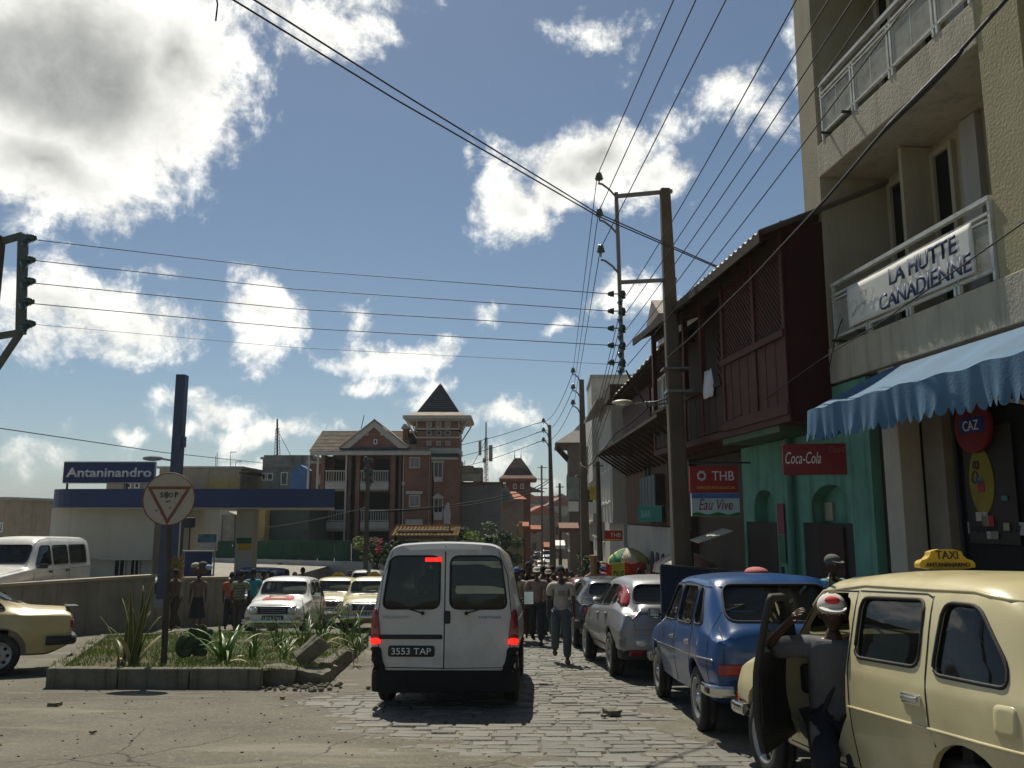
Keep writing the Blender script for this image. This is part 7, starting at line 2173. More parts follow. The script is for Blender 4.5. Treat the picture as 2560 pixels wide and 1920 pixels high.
for o_ in list(c.root.children):
    if o_.name.startswith('seat'): pass
drv, J, k, HM = make_person(1.68, (80, 80), (80, 80), (40, 45), (40, 40), 8, 0, 0, cloth('grey_green', (.1, .11, .09)), cloth('dark', (.03, .03, .035)), detail=False, label='driver seated inside the white van seen through its left rear window')
drv.matrix_world = c.root.matrix_basis @ Matrix.Translation((-.36, .0, .36))
drv.location = (c.root.matrix_basis @ Vector((-.36, .0, .36)))[:]

# cream taxi on the right with its front door open
sp4 = spec_r4(); sp4['open'] = [(.77, .40), (-.12, .40), (-.12, 1.365), (.30, 1.365), (.45, 1.28), (.77, 1.0)]
TX = Vector((2.74, 5.48))
tx = Car('hatchback_taxi', 'cream old hatchback taxi at lower right with its front door swung open', 'taxi', sp4, TAXIC, (TX.x, TX.y, gz(TX.y) - .03), R(7.4))
dress_r4(tx, TAXIC, (SIGNY, INK, 'ANTANANARIVO'))
c = tx
# open door: ring of skin round the window, hinged at its front edge
outer = rpoly([(.77, .40), (-.11, .40), (-.11, 1.36), (.29, 1.36), (.44, 1.28), (.77, 1.0)], .05)
win = rpoly([(.60, 1.0), (-.05, 1.0), (-.05, 1.32), (.27, 1.32), (.38, 1.25)], .06)
wc = (.2, 1.15)
def at_ang(poly, a):
    d = (math.cos(a), math.sin(a)); best = None
    for i in range(len(poly)):
        p, q = poly[i], poly[(i + 1) % len(poly)]
        ex, ey = q[0] - p[0], q[1] - p[1]; den = d[0] * ey - d[1] * ex
        if abs(den) < 1e-9: continue
        t = ((p[0] - wc[0]) * ey - (p[1] - wc[1]) * ex) / den; u = ((p[0] - wc[0]) * d[1] - (p[1] - wc[1]) * d[0]) / den
        if t > 0 and -1e-6 <= u <= 1 + 1e-6: best = t if best is None else max(best, t)
    return (wc[0] + d[0] * (best or .01), wc[1] + d[1] * (best or .01))
angs = [2 * math.pi * i / 72 for i in range(72)] + [math.atan2(p[1] - wc[1], p[0] - wc[0]) % (2 * math.pi) for p in outer]
angs = sorted(set(round(a, 5) for a in angs))
hinge = c.pt('L', .77, .7)
mb = MB(); vs = []; n = len(angs); rings = 7
for j in range(rings):
    for a in angs:
        p, q = at_ang(win, a), at_ang(outer, a); t = j / (rings - 1)
        vs.append(c.pt('L', p[0] + (q[0] - p[0]) * t, p[1] + (q[1] - p[1]) * t) - hinge)
fs = [(j * n + i, j * n + (i + 1) % n, (j + 1) * n + (i + 1) % n, (j + 1) * n + i) for j in range(rings - 1) for i in range(n)]
mb.add(vs, fs, 0, True)
dr = mb.build('front_door', [TAXIC, mat('door_card_shade', (.035, .033, .028), rough=.7, var=.2)], c.root, label='open front door of the taxi')
so = dr.modifiers.new('s', 'SOLIDIFY'); so.thickness = .035; so.offset = -1; so.material_offset = 1; so.material_offset_rim = 1  # rim takes the dark card colour too, shade painted onto the door edges
dr.location = hinge; dr.rotation_euler = (0, 0, R(-36))
mb = MB(); vs = [c.pt('L', *p, -.015) - hinge for p in win]; mb.add(vs, [tuple(range(len(vs)))]); mb.build('door_window', GLASS, dr)
mb = MB(); mb.tube([c.pt('L', *p, 0) - hinge for p in win], .011, 5, closed=True); mb.build('door_seal', RUB, dr)
mb = MB(); mb.box(.03, .05, -.82, -.08, -.28, .22); mb.build('door_pocket', DARK, dr, bevel=.01)
for sd in (-1,):
    c.rbox('filler_flap', 'L', -1.5, .82, .14, .14, TAXIC, off=.006, lip=.008)
c.patch('roof_sticker', 'T', chaikin([(-.5, .18), (-.25, .28), (-.05, .2), (-.1, .0), (-.4, .02)], 2), mat('sticker_blue', (.14, .3, .42), rough=.4), .004)
mb = MB(); mb.bar(tuple(c.pt('T', -.5, .42, .0)), tuple(c.pt('T', -.55, .2, .07)), .015); mb.tube([c.pt('T', -.45, .36, .04), c.pt('T', -.1, .7, .5 * 0 + .12) + Vector((0, .1, .15)), c.pt('T', .15, .8, .1) + Vector((0, .2, .25))], .008, 5)
mb.build('roof_bar', RUB, c.root)

# blue hatchback parked ahead of it
BLU = paint('car_blue', (.011, .06, .19), rough=.3, dirt_amt=.15)
bl = Car('blue_hatchback', 'bright blue old hatchback parked on the right behind the taxi', 'car', spec_r6(), BLU, at_road(2.52, 9.58), R(-.5))
c = bl
for k_ in ('L', 'R'):
    for p in ([(-.18, 1.38), (-.18, .94), (-.2, .36)], [(-1.03, 1.37), (-1.04, .95), (-1.06, .72), (-.98, .62)], [(.82, .92), (.82, .36)], [(-1.62, 1.25), (-1.68, .9), (-1.66, .5)]):
        c.line('door_gap', k_, p, .006, RUB, dens=.06, off=-.002)
    c.line('trim_strip', k_, [(-1.85, .70), (1.75, .66)], .010, CHROME, dens=.08)
    c.line('gutter', k_, [(-1.45, 1.33), (-.4, 1.39), (.3, 1.36), (.8, 1.0)], .011, BLU, dens=.08)
    c.handle(k_, -.04, .80); c.handle(k_, -.90, .80)
    sx = 1 if k_ == 'R' else -1
    c.rbox('tail_lamp', 'B', sx * .56, .62, .22, .1, REDL); c.rbox('headlamp', 'F', sx * .5, .68, .22, .15, LAMPC)
    MB().box(sx * .5 - .06, sx * .5 + .06, -2.02, -1.96, .42, .52).build('overrider', RUB, c.root, bevel=.01)
c.line('tailgate_gap', 'B', [(-.6, .98), (-.63, .6), (.63, .6), (.6, .98)], .006, RUB, dens=.06, off=-.002)
c.bumper('B', .44, .10, CHROME, -1.93, .70, .07); c.bumper('F', .44, .10, CHROME, 1.92, .70, .07)
c.rbox('grille', 'F', 0, .66, .7, .14, DARK, off=.004, lip=.01)
c.rbox('number_plate', 'B', 0, .66, .5, .11, PLATEB, off=.012, lip=.005); text('3718 TAB', WHITE, c.root, .42, .065, c.frame('B', 0, .66, .016), name='plate_lettering')
c.mirror(-1, .66, .98, RUB, .12, .1)
sk = emp('cloth_bundle', (0, 0, 0), 0, 'pink bundle lying on the roof of the blue car', 'bundle')
q = c.root.matrix_basis @ Vector((.03, -.8, 1.48)); mb = MB(); mb.ell((q.x, q.y, q.z), (.12, .14, .055), 16, 10); mb.build('cloth', mat('pink_cloth', (.45, .13, .13), rough=.8), sk)

# silver hatchback
SIL = paint('car_silver', (.30, .305, .31), rough=.35, metal=.4, dirt_amt=.15)
sv = Car('silver_hatchback', 'silver hatchback with tall red tail lamps parked beyond the blue car', 'car', spec_hatch(), SIL, at_road(2.27, 14.5), R(3.2))
c = sv
for k_ in ('L', 'R'):
    sx = 1 if k_ == 'R' else -1
    for p in ([(-.35, 1.35), (-.36, .95), (-.38, .32)], [(-1.12, 1.33), (-1.16, 1.0), (-1.08, .66)], [(.95, .9), (.95, .34)]): c.line('door_gap', k_, p, .005, RUB, dens=.07, off=-.002)
    c.handle(k_, -.22, .87, SIL, .2); c.handle(k_, -1.0, .89, SIL, .2)
    c.patch('tail_lamp', 'B', chaikin([(sx * .64, 1.02), (sx * .78, 1.0), (sx * .72, 1.28), (sx * .60, 1.38), (sx * .58, 1.25)], 1), REDL, .012, lip=.04)
    c.line('sill_trim', k_, [(-1.0, .40), (1.0, .40)], .016, DARK, dens=.1)
    c.rbox('reflector', 'B', sx * .6, .40, .22, .05, REDL, off=.06, lip=.02)
c.line('tailgate_gap', 'B', [(-.56, 1.0), (-.66, .9), (-.62, .7), (.62, .7), (.66, .9), (.56, 1.0)], .005, RUB, dens=.06, off=-.002)
c.rbox('plate_trim', 'B', 0, .88, .7, .03, CHROME, off=.02, lip=.01)
c.rbox('number_plate', 'B', .02, .79, .5, .11, YEL, off=.012, lip=.006); text('0041 TT', INK, c.root, .4, .07, c.frame('B', .02, .79, .018), name='plate_lettering')
text('Focus', mat('badge_dark', (.05, .05, .05)), c.root, .16, .05, c.frame('B', -.5, .93, .005), name='badge', shear=.3)
c.bumper('B', .52, .2, SIL, -2.1, .80, .05); c.bumper('B', .35, .12, DARK, -2.08, .78, .04, 'bumper_apron')
c.mirror(-1, .78, 1.0, SIL, .2, .12)
c.rbox('headlamp', 'F', -.6, .62, .2, .12, LAMPC)

DKB = paint('car_charcoal', (.03, .035, .045), rough=.25)
MAR = paint('car_maroon', (.12, .02, .025), rough=.3)
h1 = Car('dark_hatchback', 'charcoal hatchback parked just beyond the silver one', 'car', spec_hatch(), DKB, at_road(2.12, 19.9), R(2.5)); simple_dress(h1)
h2 = Car('maroon_hatchback', 'maroon hatchback whose roof shows beyond the charcoal one', 'car', spec_r6(), MAR, at_road(2.2, 24.6), R(1)); simple_dress(h2)

# left side traffic
WR4 = paint('rally_white', (.66, .65, .62), rough=.3)
wr = Car('white_hatchback', 'white old hatchback with red stickers facing us beyond the traffic island', 'car', spec_r4(), WR4, at_road(-5.72, 21.9), R(184))
dress_r4(wr, WR4, None, plate='1814 TAH')
STR = mat('sticker_red', (.45, .03, .04), rough=.4)
wr.patch('bonnet_sticker', 'T', rpoly([(-.36, 1.0), (.36, 1.0), (.34, 1.5), (-.34, 1.5)], .03), STR, .012)
wr.patch('sticker_centre', 'T', chaikin([(-.18, 1.1), (.18, 1.1), (.18, 1.4), (-.18, 1.4)], 2), mat('sticker_gold', (.6, .4, .25)), .02)
for k_ in ('L', 'R'): wr.rbox('side_sticker', k_, -1.35, .78, .5, .16, STR, off=.004, lip=.004)
tA = Car('cream_taxi', 'cream taxi just behind the white stickered car, its yellow roof sign showing', 'taxi', spec_r4(), TAXIC, at_road(-5.6, 27.4), R(184)); dress_r4(tA, TAXIC, (SIGNY, INK, 'ANTANANARIVO'))
tB = Car('cream_taxi', 'cream taxi nearest the left side of the white van with glaring bonnet', 'taxi', spec_r4(), TAXIC, at_road(-3.95, 24.3), R(184)); dress_r4(tB, TAXIC, (SIGNY, INK, 'ANTANANARIVO'))
MPB = paint('van_blue', (.03, .07, .22), rough=.25)
spm = spec_van(); spm['y'] = (-2.02, 2.05)
mv = Car('blue_minivan', 'dark blue minivan with a bright windscreen facing us on the left', 'van', spm, MPB, at_road(-8.95, 30.0), R(183)); simple_dress(mv)
for z in (.62, .7, .78): mv.line('grille_bar', 'F', [(-.4, z), (.4, z)], .012, CHROME, dens=.08, off=.01)
suv = Car('white_four_by_four', 'white long four-by-four wagon behind the ramp wall at far left', 'car', spec_suv(), paint('suv_white', (.66, .64, .58), rough=.3), (-12.75, 21.9, -1.02), R(181), pitch=R(-1)); simple_dress(suv)
for k_ in ('L', 'R'): suv.line('trim_strip', k_, [(-2.2, 1.1), (.9, 1.08)], .014, CHROME, dens=.1)
sd = Car('cream_saloon_taxi', 'pale yellow saloon taxi leaving the picture at the left edge', 'taxi', spec_sedan(), paint('taxi_tan', (.50, .41, .19), rough=.32), at_road(-9.1, 12.9), R(120)); c = sd
for k_ in ('L', 'R'):
    for p in ([(-.15, 1.3), (-.15, .36)], [(-1.04, .95), (-.98, .85), (-.9, .65)], [(.8, .9), (.8, .36)]): c.line('door_gap', k_, p, .006, RUB, dens=.06, off=-.002)
    c.handle(k_, -.82, .86, DARK, .16); c.line('rub_strip', k_, [(-.88, .58), (.9, .58)], .014, mat('strip_red', (.12, .02, .02)), dens=.1)
    sx = 1 if k_ == 'R' else -1; c.rbox('tail_lamp', 'B', sx * .6, .74, .3, .13, REDL)
c.bumper('B', .50, .13, DARK, -2.2, .78, .1); c.bumper('F', .48, .13, DARK, 2.15, .74, .1)
MB().box(-.6, .6, -2.27, -2.1, .985, 1.0).build('boot_spoiler', DARK, c.root)
pb = Car('pale_blue_car', 'pale blue car glimpsed through the gap in the ramp wall', 'car', spec_r6(), paint('car_pale_blue', (.35, .43, .46), rough=.3), (-12.1, 28.3, gz(28)), R(165)); simple_dress(pb)
gtk = Car('grey_truck', 'grey green van partly hidden behind the white van at its left', 'van', spec_van(), paint('truck_grey', (.16, .18, .15), rough=.5), at_road(-6.5, 38.5), R(184)); simple_dress(gtk)
def copy_car(src, pm, name, label, x, y, rz, cat='car', group='cars further down the street'):
    r_ = copy_tree(src.root)
    r_.name = name
    r_.location = at_road(x, y)
    pt_ = -math.atan((gz(y - 2) - gz(y + 2)) / 4)
    r_.rotation_euler = (Matrix.Rotation(pt_, 3, 'X') @ Matrix.Rotation(rz, 3, 'Z')).to_euler()
    r_['label'] = label; r_['category'] = cat; r_['group'] = group
    for ch in r_.children:
        if ch.name.startswith('body.') or ch.name == 'body':
            ch.data = ch.data.copy(); ch.data.materials[0] = pm
    return r_
def X(px, Y): return P(px, 1150, Y).x
copy_car(sv, SIL, 'silver_hatchback', 'silver car behind the cream taxis, half hidden by the white van', -4.9, 33, R(182))
copy_car(wr, TAXIC, 'cream_taxi', 'cream taxi roof in the crowd beyond the man in the white cap', X(1174, 50), 50, R(184), 'taxi')
copy_car(gtk, MAR, 'maroon_minibus', 'long maroon minibus roof above the crowd', X(1170, 74), 74, R(184), 'minibus')
copy_car(wr, TAXIC, 'cream_taxi', 'cream taxi half hidden at the right edge of the van roof', X(1106, 62), 62, R(182), 'taxi')
copy_car(tA, TAXIC, 'cream_taxi', 'yellowish taxi behind the maroon minibus', X(1133, 96), 96, R(182), 'taxi')
copy_car(tA, TAXIC, 'cream_taxi', 'second yellowish taxi behind the maroon minibus', X(1170, 102), 102, R(184), 'taxi')
copy_car(sv, SIL, 'silver_hatchback', 'small silver car glinting in the distant street', X(1180, 116), 116, R(184))
copy_car(van, VW, 'white_van', 'white van climbing towards us far down the street', X(1181, 127), 127, R(184), 'van')
copy_car(h1, DKB, 'dark_hatchback', 'dark car far down the street left of the distant white van', X(1160, 131), 131, R(4))
copy_car(h1, DKB, 'dark_hatchback', 'dark car parked by the second pole', 3.0 - .3, 33, R(1))
# ------------------------------------------------------------------ people in the street
MATS['skin'].node_tree.nodes['Principled BSDF'].inputs['Roughness'].default_value = .42
def foot(x, y): q = G(x, y); return (q.x, q.y, q.z + .01)
TEE = cloth('white_tee', (.36, .335, .30)); JEAN = cloth('jeans', (.07, .085, .10)); DKT = cloth('dark_trousers', (.03, .03, .035))
a, J, k, HM = make_person(1.60, (10, -12), (6, 26), (-10, 8), (14, 18), 10, 1, 0, TEE, JEAN, yaw=0, loc=foot(1213, 1433), rz=R(180), label='young person in a white printed t-shirt and jeans walking towards us', shoes=cloth('sandal', (.12, .08, .05)), name='person')
mb = MB(); hz_ = a['hz']
for i in range(3):
    mb.tube([(-.07 + .015 * t, .125 + .0 * t, hz_ + .36 - .03 * i + .012 * math.sin(t * 1.7 + i)) for t in range(10)], .004, 4)
mb.build('shirt_print', INK, a)
make_person(1.66, (16, -14), (8, 24), (-20, 16), (25, 25), 12, 3, 0, cloth('pink_grey', (.22, .16, .14)), DKT, cap=cloth('cap_cream', (.5, .47, .38)), loc=foot(1160, 1393), rz=R(176), label='man in a white cap and pale pink shirt walking beside the van', shoes=cloth('shoe_dark', (.02, .02, .02)))
make_person(1.62, (-10, 12), (20, 8), (10, -14), (30, 12), 8, 1, 0, cloth('tan', (.2, .15, .1)), cloth('rust', (.1, .05, .035)), loc=foot(1128, 1388), rz=R(178), label='person in tan top holding something orange beside the van', bag=cloth('orange', (.6, .14, .04)))
make_person(1.72, (8, -8), (6, 14), (-8, 8), (14, 14), 8, 1, 0, cloth('black_top', (.035, .03, .03)), DKT, loc=foot(1151, 1372), rz=R(200), label='dark clothed person just behind the white capped man')
# left: around the sign and the ramp wall
make_person(1.66, (14, -10), (8, 20), (28, -8), (12, 14), 16, 2, 0, cloth('brown_shirt', (.10, .06, .035)), cloth('brown_trousers', (.06, .045, .03)), loc=foot(374, 1366), rz=R(150), label='person in brown with a grey shoulder bag by the round sign post', bag=cloth('grey_bag', (.12, .13, .12)), long_sleeve=True)
b, J, k, HM = make_person(1.60, (6, -6), (6, 10), (6, -6), (16, 16), 8, 1, 0, cloth('taupe', (.16, .12, .10)), None, skirt=cloth('dark_skirt', (.03, .03, .03)), hair='long', loc=foot(424, 1361), rz=R(190), label='woman in a long dark skirt carrying a load on her head')
ld = emp('head_load', b.location, 0, 'bundle of pale goods and a light blue cloth carried on the womans head', 'bundle')
mb = MB(); mb.ell((0, 0, 1.68), (.26, .2, .12), 14, 8); mb.build('basket', cloth('basket', (.12, .07, .04)), ld)
for (x, y, z, r_, m) in ((-.12, 0, 1.80, .13, cloth('sack', (.4, .36, .26))), (.08, .02, 1.84, .12, cloth('dark_sack', (.08, .07, .05))), (.26, 0, 1.76, .1, cloth('light_blue', (.25, .42, .5)))):
    mb = MB(); mb.ell((x, y, z), (r_ * 1.1, r_, r_ * .8), 12, 8); mb.build('bag', m, ld)
make_person(1.35, (8, -8), (8, 16), (8, -10), (20, 20), 10, 1, 0, cloth('faded_red', (.25, .08, .06)), None, skirt=cloth('pink_skirt', (.22, .12, .11)), loc=foot(459, 1350), rz=R(160), label='child in a faded red dress walking beside the woman with the load')
st, J, k, HM = make_person(1.60, (8, -10), (6, 18), (-6, 8), (12, 12), 10, 1, 0, cloth('striped', (.19, .22, .13)), cloth('olive_dark', (.05, .045, .035)), loc=foot(514, 1376), rz=R(-8), label='person seen from behind in a green striped t-shirt beyond the spiky plant')
for i in range(6):
    mb = MB(); zz = st['hz'] + .06 + i * .07; n = 20
    rx = .150 + .008 * math.sin(i); mb.tube([(rx * 1.02 * math.cos(t * 2 * math.pi / n), .122 * math.sin(t * 2 * math.pi / n) + .004 * i, zz) for t in range(n)], .009, 4, closed=True); mb.build('stripe', cloth('stripe_dark', (.07, .07, .05)), st)
make_person(1.58, (-8, 10), (10, 6), (8, -8), (12, 12), 8, 1, 0, cloth('orange_red', (.4, .1, .05)), DKT, loc=foot(495, 1362), rz=R(10), label='person in an orange red top half hidden by the striped one')
make_person(1.66, (8, -8), (6, 14), (-8, 8), (14, 14), 8, 1, 0, cloth('teal', (.03, .2, .25)), DKT, loc=foot(541, 1368), rz=R(20), label='person in a teal shirt beside the white stickered car')
make_person(1.62, (8, -8), (6, 14), (-8, 8), (14, 14), 8, 4, 0, cloth('off_white', (.42, .40, .34)), DKT, loc=foot(561, 1362), rz=R(-30), label='person in an off white shirt leaning at the white stickered car', long_sleeve=True)
make_person(1.64, (8, -8), (6, 14), (-8, 8), (14, 14), 8, 1, 0, cloth('maroon', (.1, .03, .03)), DKT, loc=foot(583, 1345), rz=R(40), label='person in maroon behind the off white shirt', detail=False)
make_person(1.7, (6, -6), (6, 10), (-6, 6), (10, 10), 8, 1, 0, cloth('white_black', (.4, .4, .4)), DKT, cap=cloth('dark_cap', (.02, .02, .03)), loc=(P(757, 1200, 31.5).x, 31.5, gz(31.5)), rz=R(190), label='person in a dark cap standing between the two cream taxis')
# man at the open taxi door
arm = [None, [(.45, .1, 1.0), (.28, .22, 1.2)]]
dm, J, k, HM = make_person(1.70, (76, 72), (106, 112), (0, 0), (0, 0), 8, 10, .0, cloth('grey_shirt', (.13, .13, .135)), cloth('navy_dark', (.02, .022, .03)), cap=cloth('cap_white', (.6, .57, .52)), yaw=0,
    loc=(2.13, 5.75, gz(5.75)), rz=R(163), label='man in a white and red cap and grey shirt standing in the open taxi door', arm_pose=arm, shoes=cloth('shoe_white', (.35, .34, .32)), build=1.25)
dm.location.z = gz(5.75) - .03
cz = [ch for ch in dm.children if ch.name.startswith('cap')]
mb = MB(); mb.ell((-.0, .07, .085), (.05, .045, .03), 12, 6, 0, HM); mb.build('cap_print', cloth('cap_red', (.5, .05, .05)), dm)
hz_ = dm['hz']
mb = MB(); mb.tube([(-.14, .09, hz_ + .5), (-.04, .14, hz_ + .35), (.08, .145, hz_ + .12), (.15, .1, hz_ - .04)], .014, 5); mb.build('strap', INK, dm)
make_person(1.52, (6, -6), (6, 10), (-6, 6), (10, 10), 8, 1, 0, cloth('aqua', (.12, .3, .33)), DKT, cap=cloth('beanie', (.12, .12, .11)), loc=(P(1800, 1300, 9.6).x, 9.6, gz(9.6) + .13), rz=R(200), label='person with a grey woolly cap on the pavement behind the taxi')
# crowd further down: a few figures, copied and re-dressed
base = []
poses = [dict(legs=(14, -14), knees=(8, 24), arms=(-14, 12)), dict(legs=(-12, 16), knees=(22, 8), arms=(12, -14)), dict(legs=(4, -4), knees=(4, 6), arms=(4, -4)), dict(legs=(6, -8), knees=(6, 12), arms=(20, -6)), dict(legs=(6, -6), knees=(4, 8), arms=(-6, 8))]
cc = [('white', (.42, .4, .36)), ('red', (.35, .04, .03)), ('black', (.025, .025, .025)), ('blue', (.05, .1, .25)), ('brown', (.12, .07, .045)), ('yellow', (.45, .33, .08)), ('grey', (.18, .18, .17)), ('pink', (.4, .16, .16)), ('olive', (.1, .1, .05)), ('beige', (.32, .27, .19))]
CM = [(n_, cloth('c_' + n_, c_)) for n_, c_ in cc]
pp = [('black', DKT), ('jeans', JEAN), ('brown', cloth('p_brown', (.07, .05, .035))), ('grey', cloth('p_grey', (.09, .09, .09)))]
for i, po_ in enumerate(poses):
    r_, *_ = make_person(1.68, detail=False, shirt=CM[i][1], pants=pp[i % 4][1], cap=CM[(i * 3) % 10][1] if i in (1, 3) else None, skirt=CM[4][1] if i == 4 else None, loc=(0, 0, 0), label='x', **po_)
    base.append(r_)
rp_ = random.Random(21)
place = []
crowd = [(1108, 21), (1112, 26), (1120, 24), (1131, 29), (1142, 24), (1150, 33), (1163, 27), (1172, 22), (1182, 30), (1193, 26), (1200, 34), (1208, 23), (1219, 28), (1226, 36), (1234, 31), (1240, 40), (1217, 42), (1190, 44), (1176, 39), (1158, 45), (1141, 41), (1125, 38), (1114, 34), (1133, 47), (1203, 50), (1221, 52), (1185, 56), (1166, 58), (1150, 60), (1137, 66), (1196, 64), (1214, 62), (1230, 57), (1246, 48), (1252, 38), (1262, 33), (1276, 29), (1289, 27), (1300, 26), (1181, 82), (1200, 84), (1160, 88), (1130, 90), (1148, 110), (1128, 112), (1290, 22.5), (1302, 24), (1381, 22), (1390, 24), (1345, 26), (1150, 132), (1196, 100), (620, 31), (638, 32.5), (655, 30.5), (590, 33), (1116, 19.5), (1139, 20.5), (1184, 21), (1196, 22.5), (1146, 27.5), (1175, 25), (1203, 29.5), (1128, 33.5), (1222, 31), (1189, 37), (1160, 37.5), (1210, 46)]
used_b = set()
cardesc = {'near': 'near the van', 'mid': 'in the thick of the crowd', 'far': 'far down the street'}
seen_lab = {}
for i, (px, Y) in enumerate(crowd):
    bi = i % 5
    r_ = base[bi] if bi not in used_b else copy_tree(base[bi])
    used_b.add(bi)
    jx = P(px, 1235, Y).x
    r_.location = (jx, Y, gz(Y) + .01 + (.13 if px > 1255 and Y < 50 else 0)); r_.rotation_euler = (0, 0, R(rp_.choice((180, 170, 195, 0, 15, 200)) + rp_.uniform(-20, 20)))
    s_ = rp_.uniform(.9, 1.06); r_.scale = (s_,) * 3
    ci, pi_ = rp_.randrange(10), rp_.randrange(4)
    recolor(r_, {'shirt': CM[ci][1], 'trousers': pp[pi_][1]})
    lab = 'person in a %s top %s' % (CM[ci][0], 'behind the white stickered car' if px < 700 else 'beside the right of the van' if px < 1125 else 'just behind the white capped man' if Y < 28 and px < 1190 else 'behind the youth in the white t-shirt' if Y < 30 and px < 1240 else 'on the right pavement by the parked cars' if px >= 1240 else 'far down the street among the cars' if Y > 75 else 'in the middle of the walking crowd')
    if bi == 4: lab = lab.replace('person', 'woman in a brown skirt and').replace('and in a', 'and')
    elif bi in (1, 3): lab = lab.replace('person', 'capped person')
    lab += ['', ', stepping left foot first'][0]
    r_['label'] = lab; r_['group'] = 'people walking in the street crowd'; r_['category'] = 'person'
labs = {}
for o in COL.objects:
    if o.get('group') in ('people walking in the street crowd', 'tiny houses on the far hillside'): labs.setdefault(o['label'], []).append(o)
for l_, os_ in labs.items():
    if len(os_) > 1:
        os_.sort(key=lambda o: o.location.x / o.location.y)
        nm = [k_ + ' from left' for k_ in 'first second third fourth fifth sixth seventh eighth ninth tenth eleventh'.split()]
        for i, o in enumerate(os_): o['label'] = ('rightmost ' if i == len(os_) - 1 else nm[i] + ' ') + l_
# ------------------------------------------------------------------ plants, parasols and stalls
AG1 = mat('agave_green', (.06, .085, .03), rough=.5, var=.3, scale=6, bump=.1)
AG2 = mat('flax_green', (.085, .16, .022), rough=.45, var=.3, scale=5, bump=.1)
AGE = mat('leaf_edge', (.3, .28, .08), rough=.6)
DRY = mat('dry_leaf', (.4, .34, .18), rough=.8, var=.3)
rl = random.Random(9)
def blade_mesh(L, W, bend, edge, m, n=9):
    mb = MB(); vs = []; tw = 0
    for i in range(n + 1):
        t = i / n; w_ = W * (1 - t) ** .55 * (.55 + 1.2 * t if t < .35 else .97); a = bend * t * t
        y = math.sin(a) * L * t; z = math.cos(a) * L * t
        if i == n: w_ = .001
        vs += [(-w_ / 2, y + w_ * .12, z), (0, y - w_ * .1, z), (w_ / 2, y + w_ * .12, z)]
    fs = [(3 * i + j, 3 * i + j + 1, 3 * i + j + 4, 3 * i + j + 3) for i in range(n) for j in range(2)]
    mb.add(vs, fs, 0, True)
    if edge:
        for s in (0, 2): mb.tube([vs[3 * i + s] for i in range(n + 1)], [W * .06] * n + [.001], 3, 1)
    me = mb.mesh('leaf', [m, AGE]); return me
def rosette(name, label, loc, n, L, W, spread, m, edge=False, dry=0, cat='plant', bend=.5):
    e = emp(name, loc, 0, label, cat)
    vars_ = [blade_mesh(L * s, W, b, edge, m) for s, b in ((1, bend * .3), (.85, bend), (.7, bend * 1.8), (.92, bend * .7))]
    dv = blade_mesh(L * .8, W * .8, bend * 3, False, DRY)
    for i in range(n):
        a = i * 2.4 + rl.uniform(-.3, .3); t = (i / n) ** .8
        d_ = i >= n - dry
        o = link_mesh('leaf', dv if d_ else rl.choice(vars_), e, (math.cos(a) * .04, math.sin(a) * .04, -.03))
        o.rotation_euler = (0, 0, 0)
        tilt_ = spread * (t if not d_ else 1.2) + rl.uniform(-.06, .06)
        o.rotation_euler = (Matrix.Rotation(a, 3, 'Z') @ Matrix.Rotation(-tilt_, 3, 'X') @ Matrix.Rotation(rl.uniform(-.5, .5), 3, 'Z')).to_euler()
        s = rl.uniform(.8, 1.1); o.scale = (1, s, s)
    return e
def on_isl(px, py):
    q = G(px, py); q = P(px, py, q.y - .9); q = Vector((q.x, q.y, 0)); q.z = isl_h(q.x, q.y); return q
def plant_at(px, Y): x = P(px, 1430, Y).x; return Vector((x, Y, isl_h(x, Y)))
rosette('agave', 'tall upright variegated agave with yellow leaf edges left of the sign post', plant_at(290, 12.4), 11, 1.12, .105, .42, AG1, True, 2, 'agave', .15)
rosette('agave', 'smaller leaning agave at the left end of the island', plant_at(262, 12.5), 5, .95, .07, .75, AG1, True, 1, 'agave', .2)
rosette('flax_plant', 'bright green sword leaved plant right of the sign post', plant_at(484, 12.6), 24, .82, .075, .85, AG2, False, 4, 'plant', .5)
rosette('flax_plant', 'low sword leaved plant close to the broken kerb', plant_at(545, 13.4), 16, .6, .05, 1.0, AG2, False, 4, 'plant', .6)
rosette('spiky_plant', 'thin leaved spiky plant in front of the white stickered car', plant_at(655, 14.6), 26, .95, .035, .8, AG2, False, 6, 'plant', .45)
rosette('spiky_plant', 'taller thin leaved plant in the middle of the island grass', plant_at(690, 15.2), 24, 1.1, .035, .6, AG2, False, 5, 'plant', .35)
rosette('spiky_plant', 'spiky plant beside the white van', plant_at(752, 15.6), 22, 1.0, .032, .75, AG2, False, 5, 'plant', .4)
rosette('spiky_plant', 'small dry spiky plant at the foot of the broken kerb', plant_at(610, 13.2), 16, .5, .03, 1.1, AG2, False, 7, 'plant', .7)
rosette('spiky_plant', 'thin plant at the right end of the island', plant_at(772, 14.6), 18, .8, .03, .9, AG2, False, 5, 'plant', .5)
rosette('spiky_plant', 'narrow plant behind the bright green sword leaved one', plant_at(600, 15.6), 18, .75, .035, .9, AG2, False, 4, 'plant', .5)
op = emp('prickly_pear', plant_at(412, 12.9), 0, 'dark prickly pear cactus of flat pads right of the sign post', 'cactus')
for i in range(16):
    mb = MB(); a = rl.uniform(-1.1, 1.1); lv = i % 3
    M = Matrix.Translation((rl.uniform(-.22, .22), rl.uniform(-.1, .1), .1 + lv * .13)) @ Matrix.Rotation(a, 4, 'Y') @ Matrix.Rotation(rl.uniform(-.7, .7), 4, 'Z')
    mb.ell((0, 0, .08), (.075, .02, .11), 12, 8, 0, M); mb.build('pad', mat('cactus_green', (.035, .06, .022), rough=.6, bump=.4, bscale=30), op)

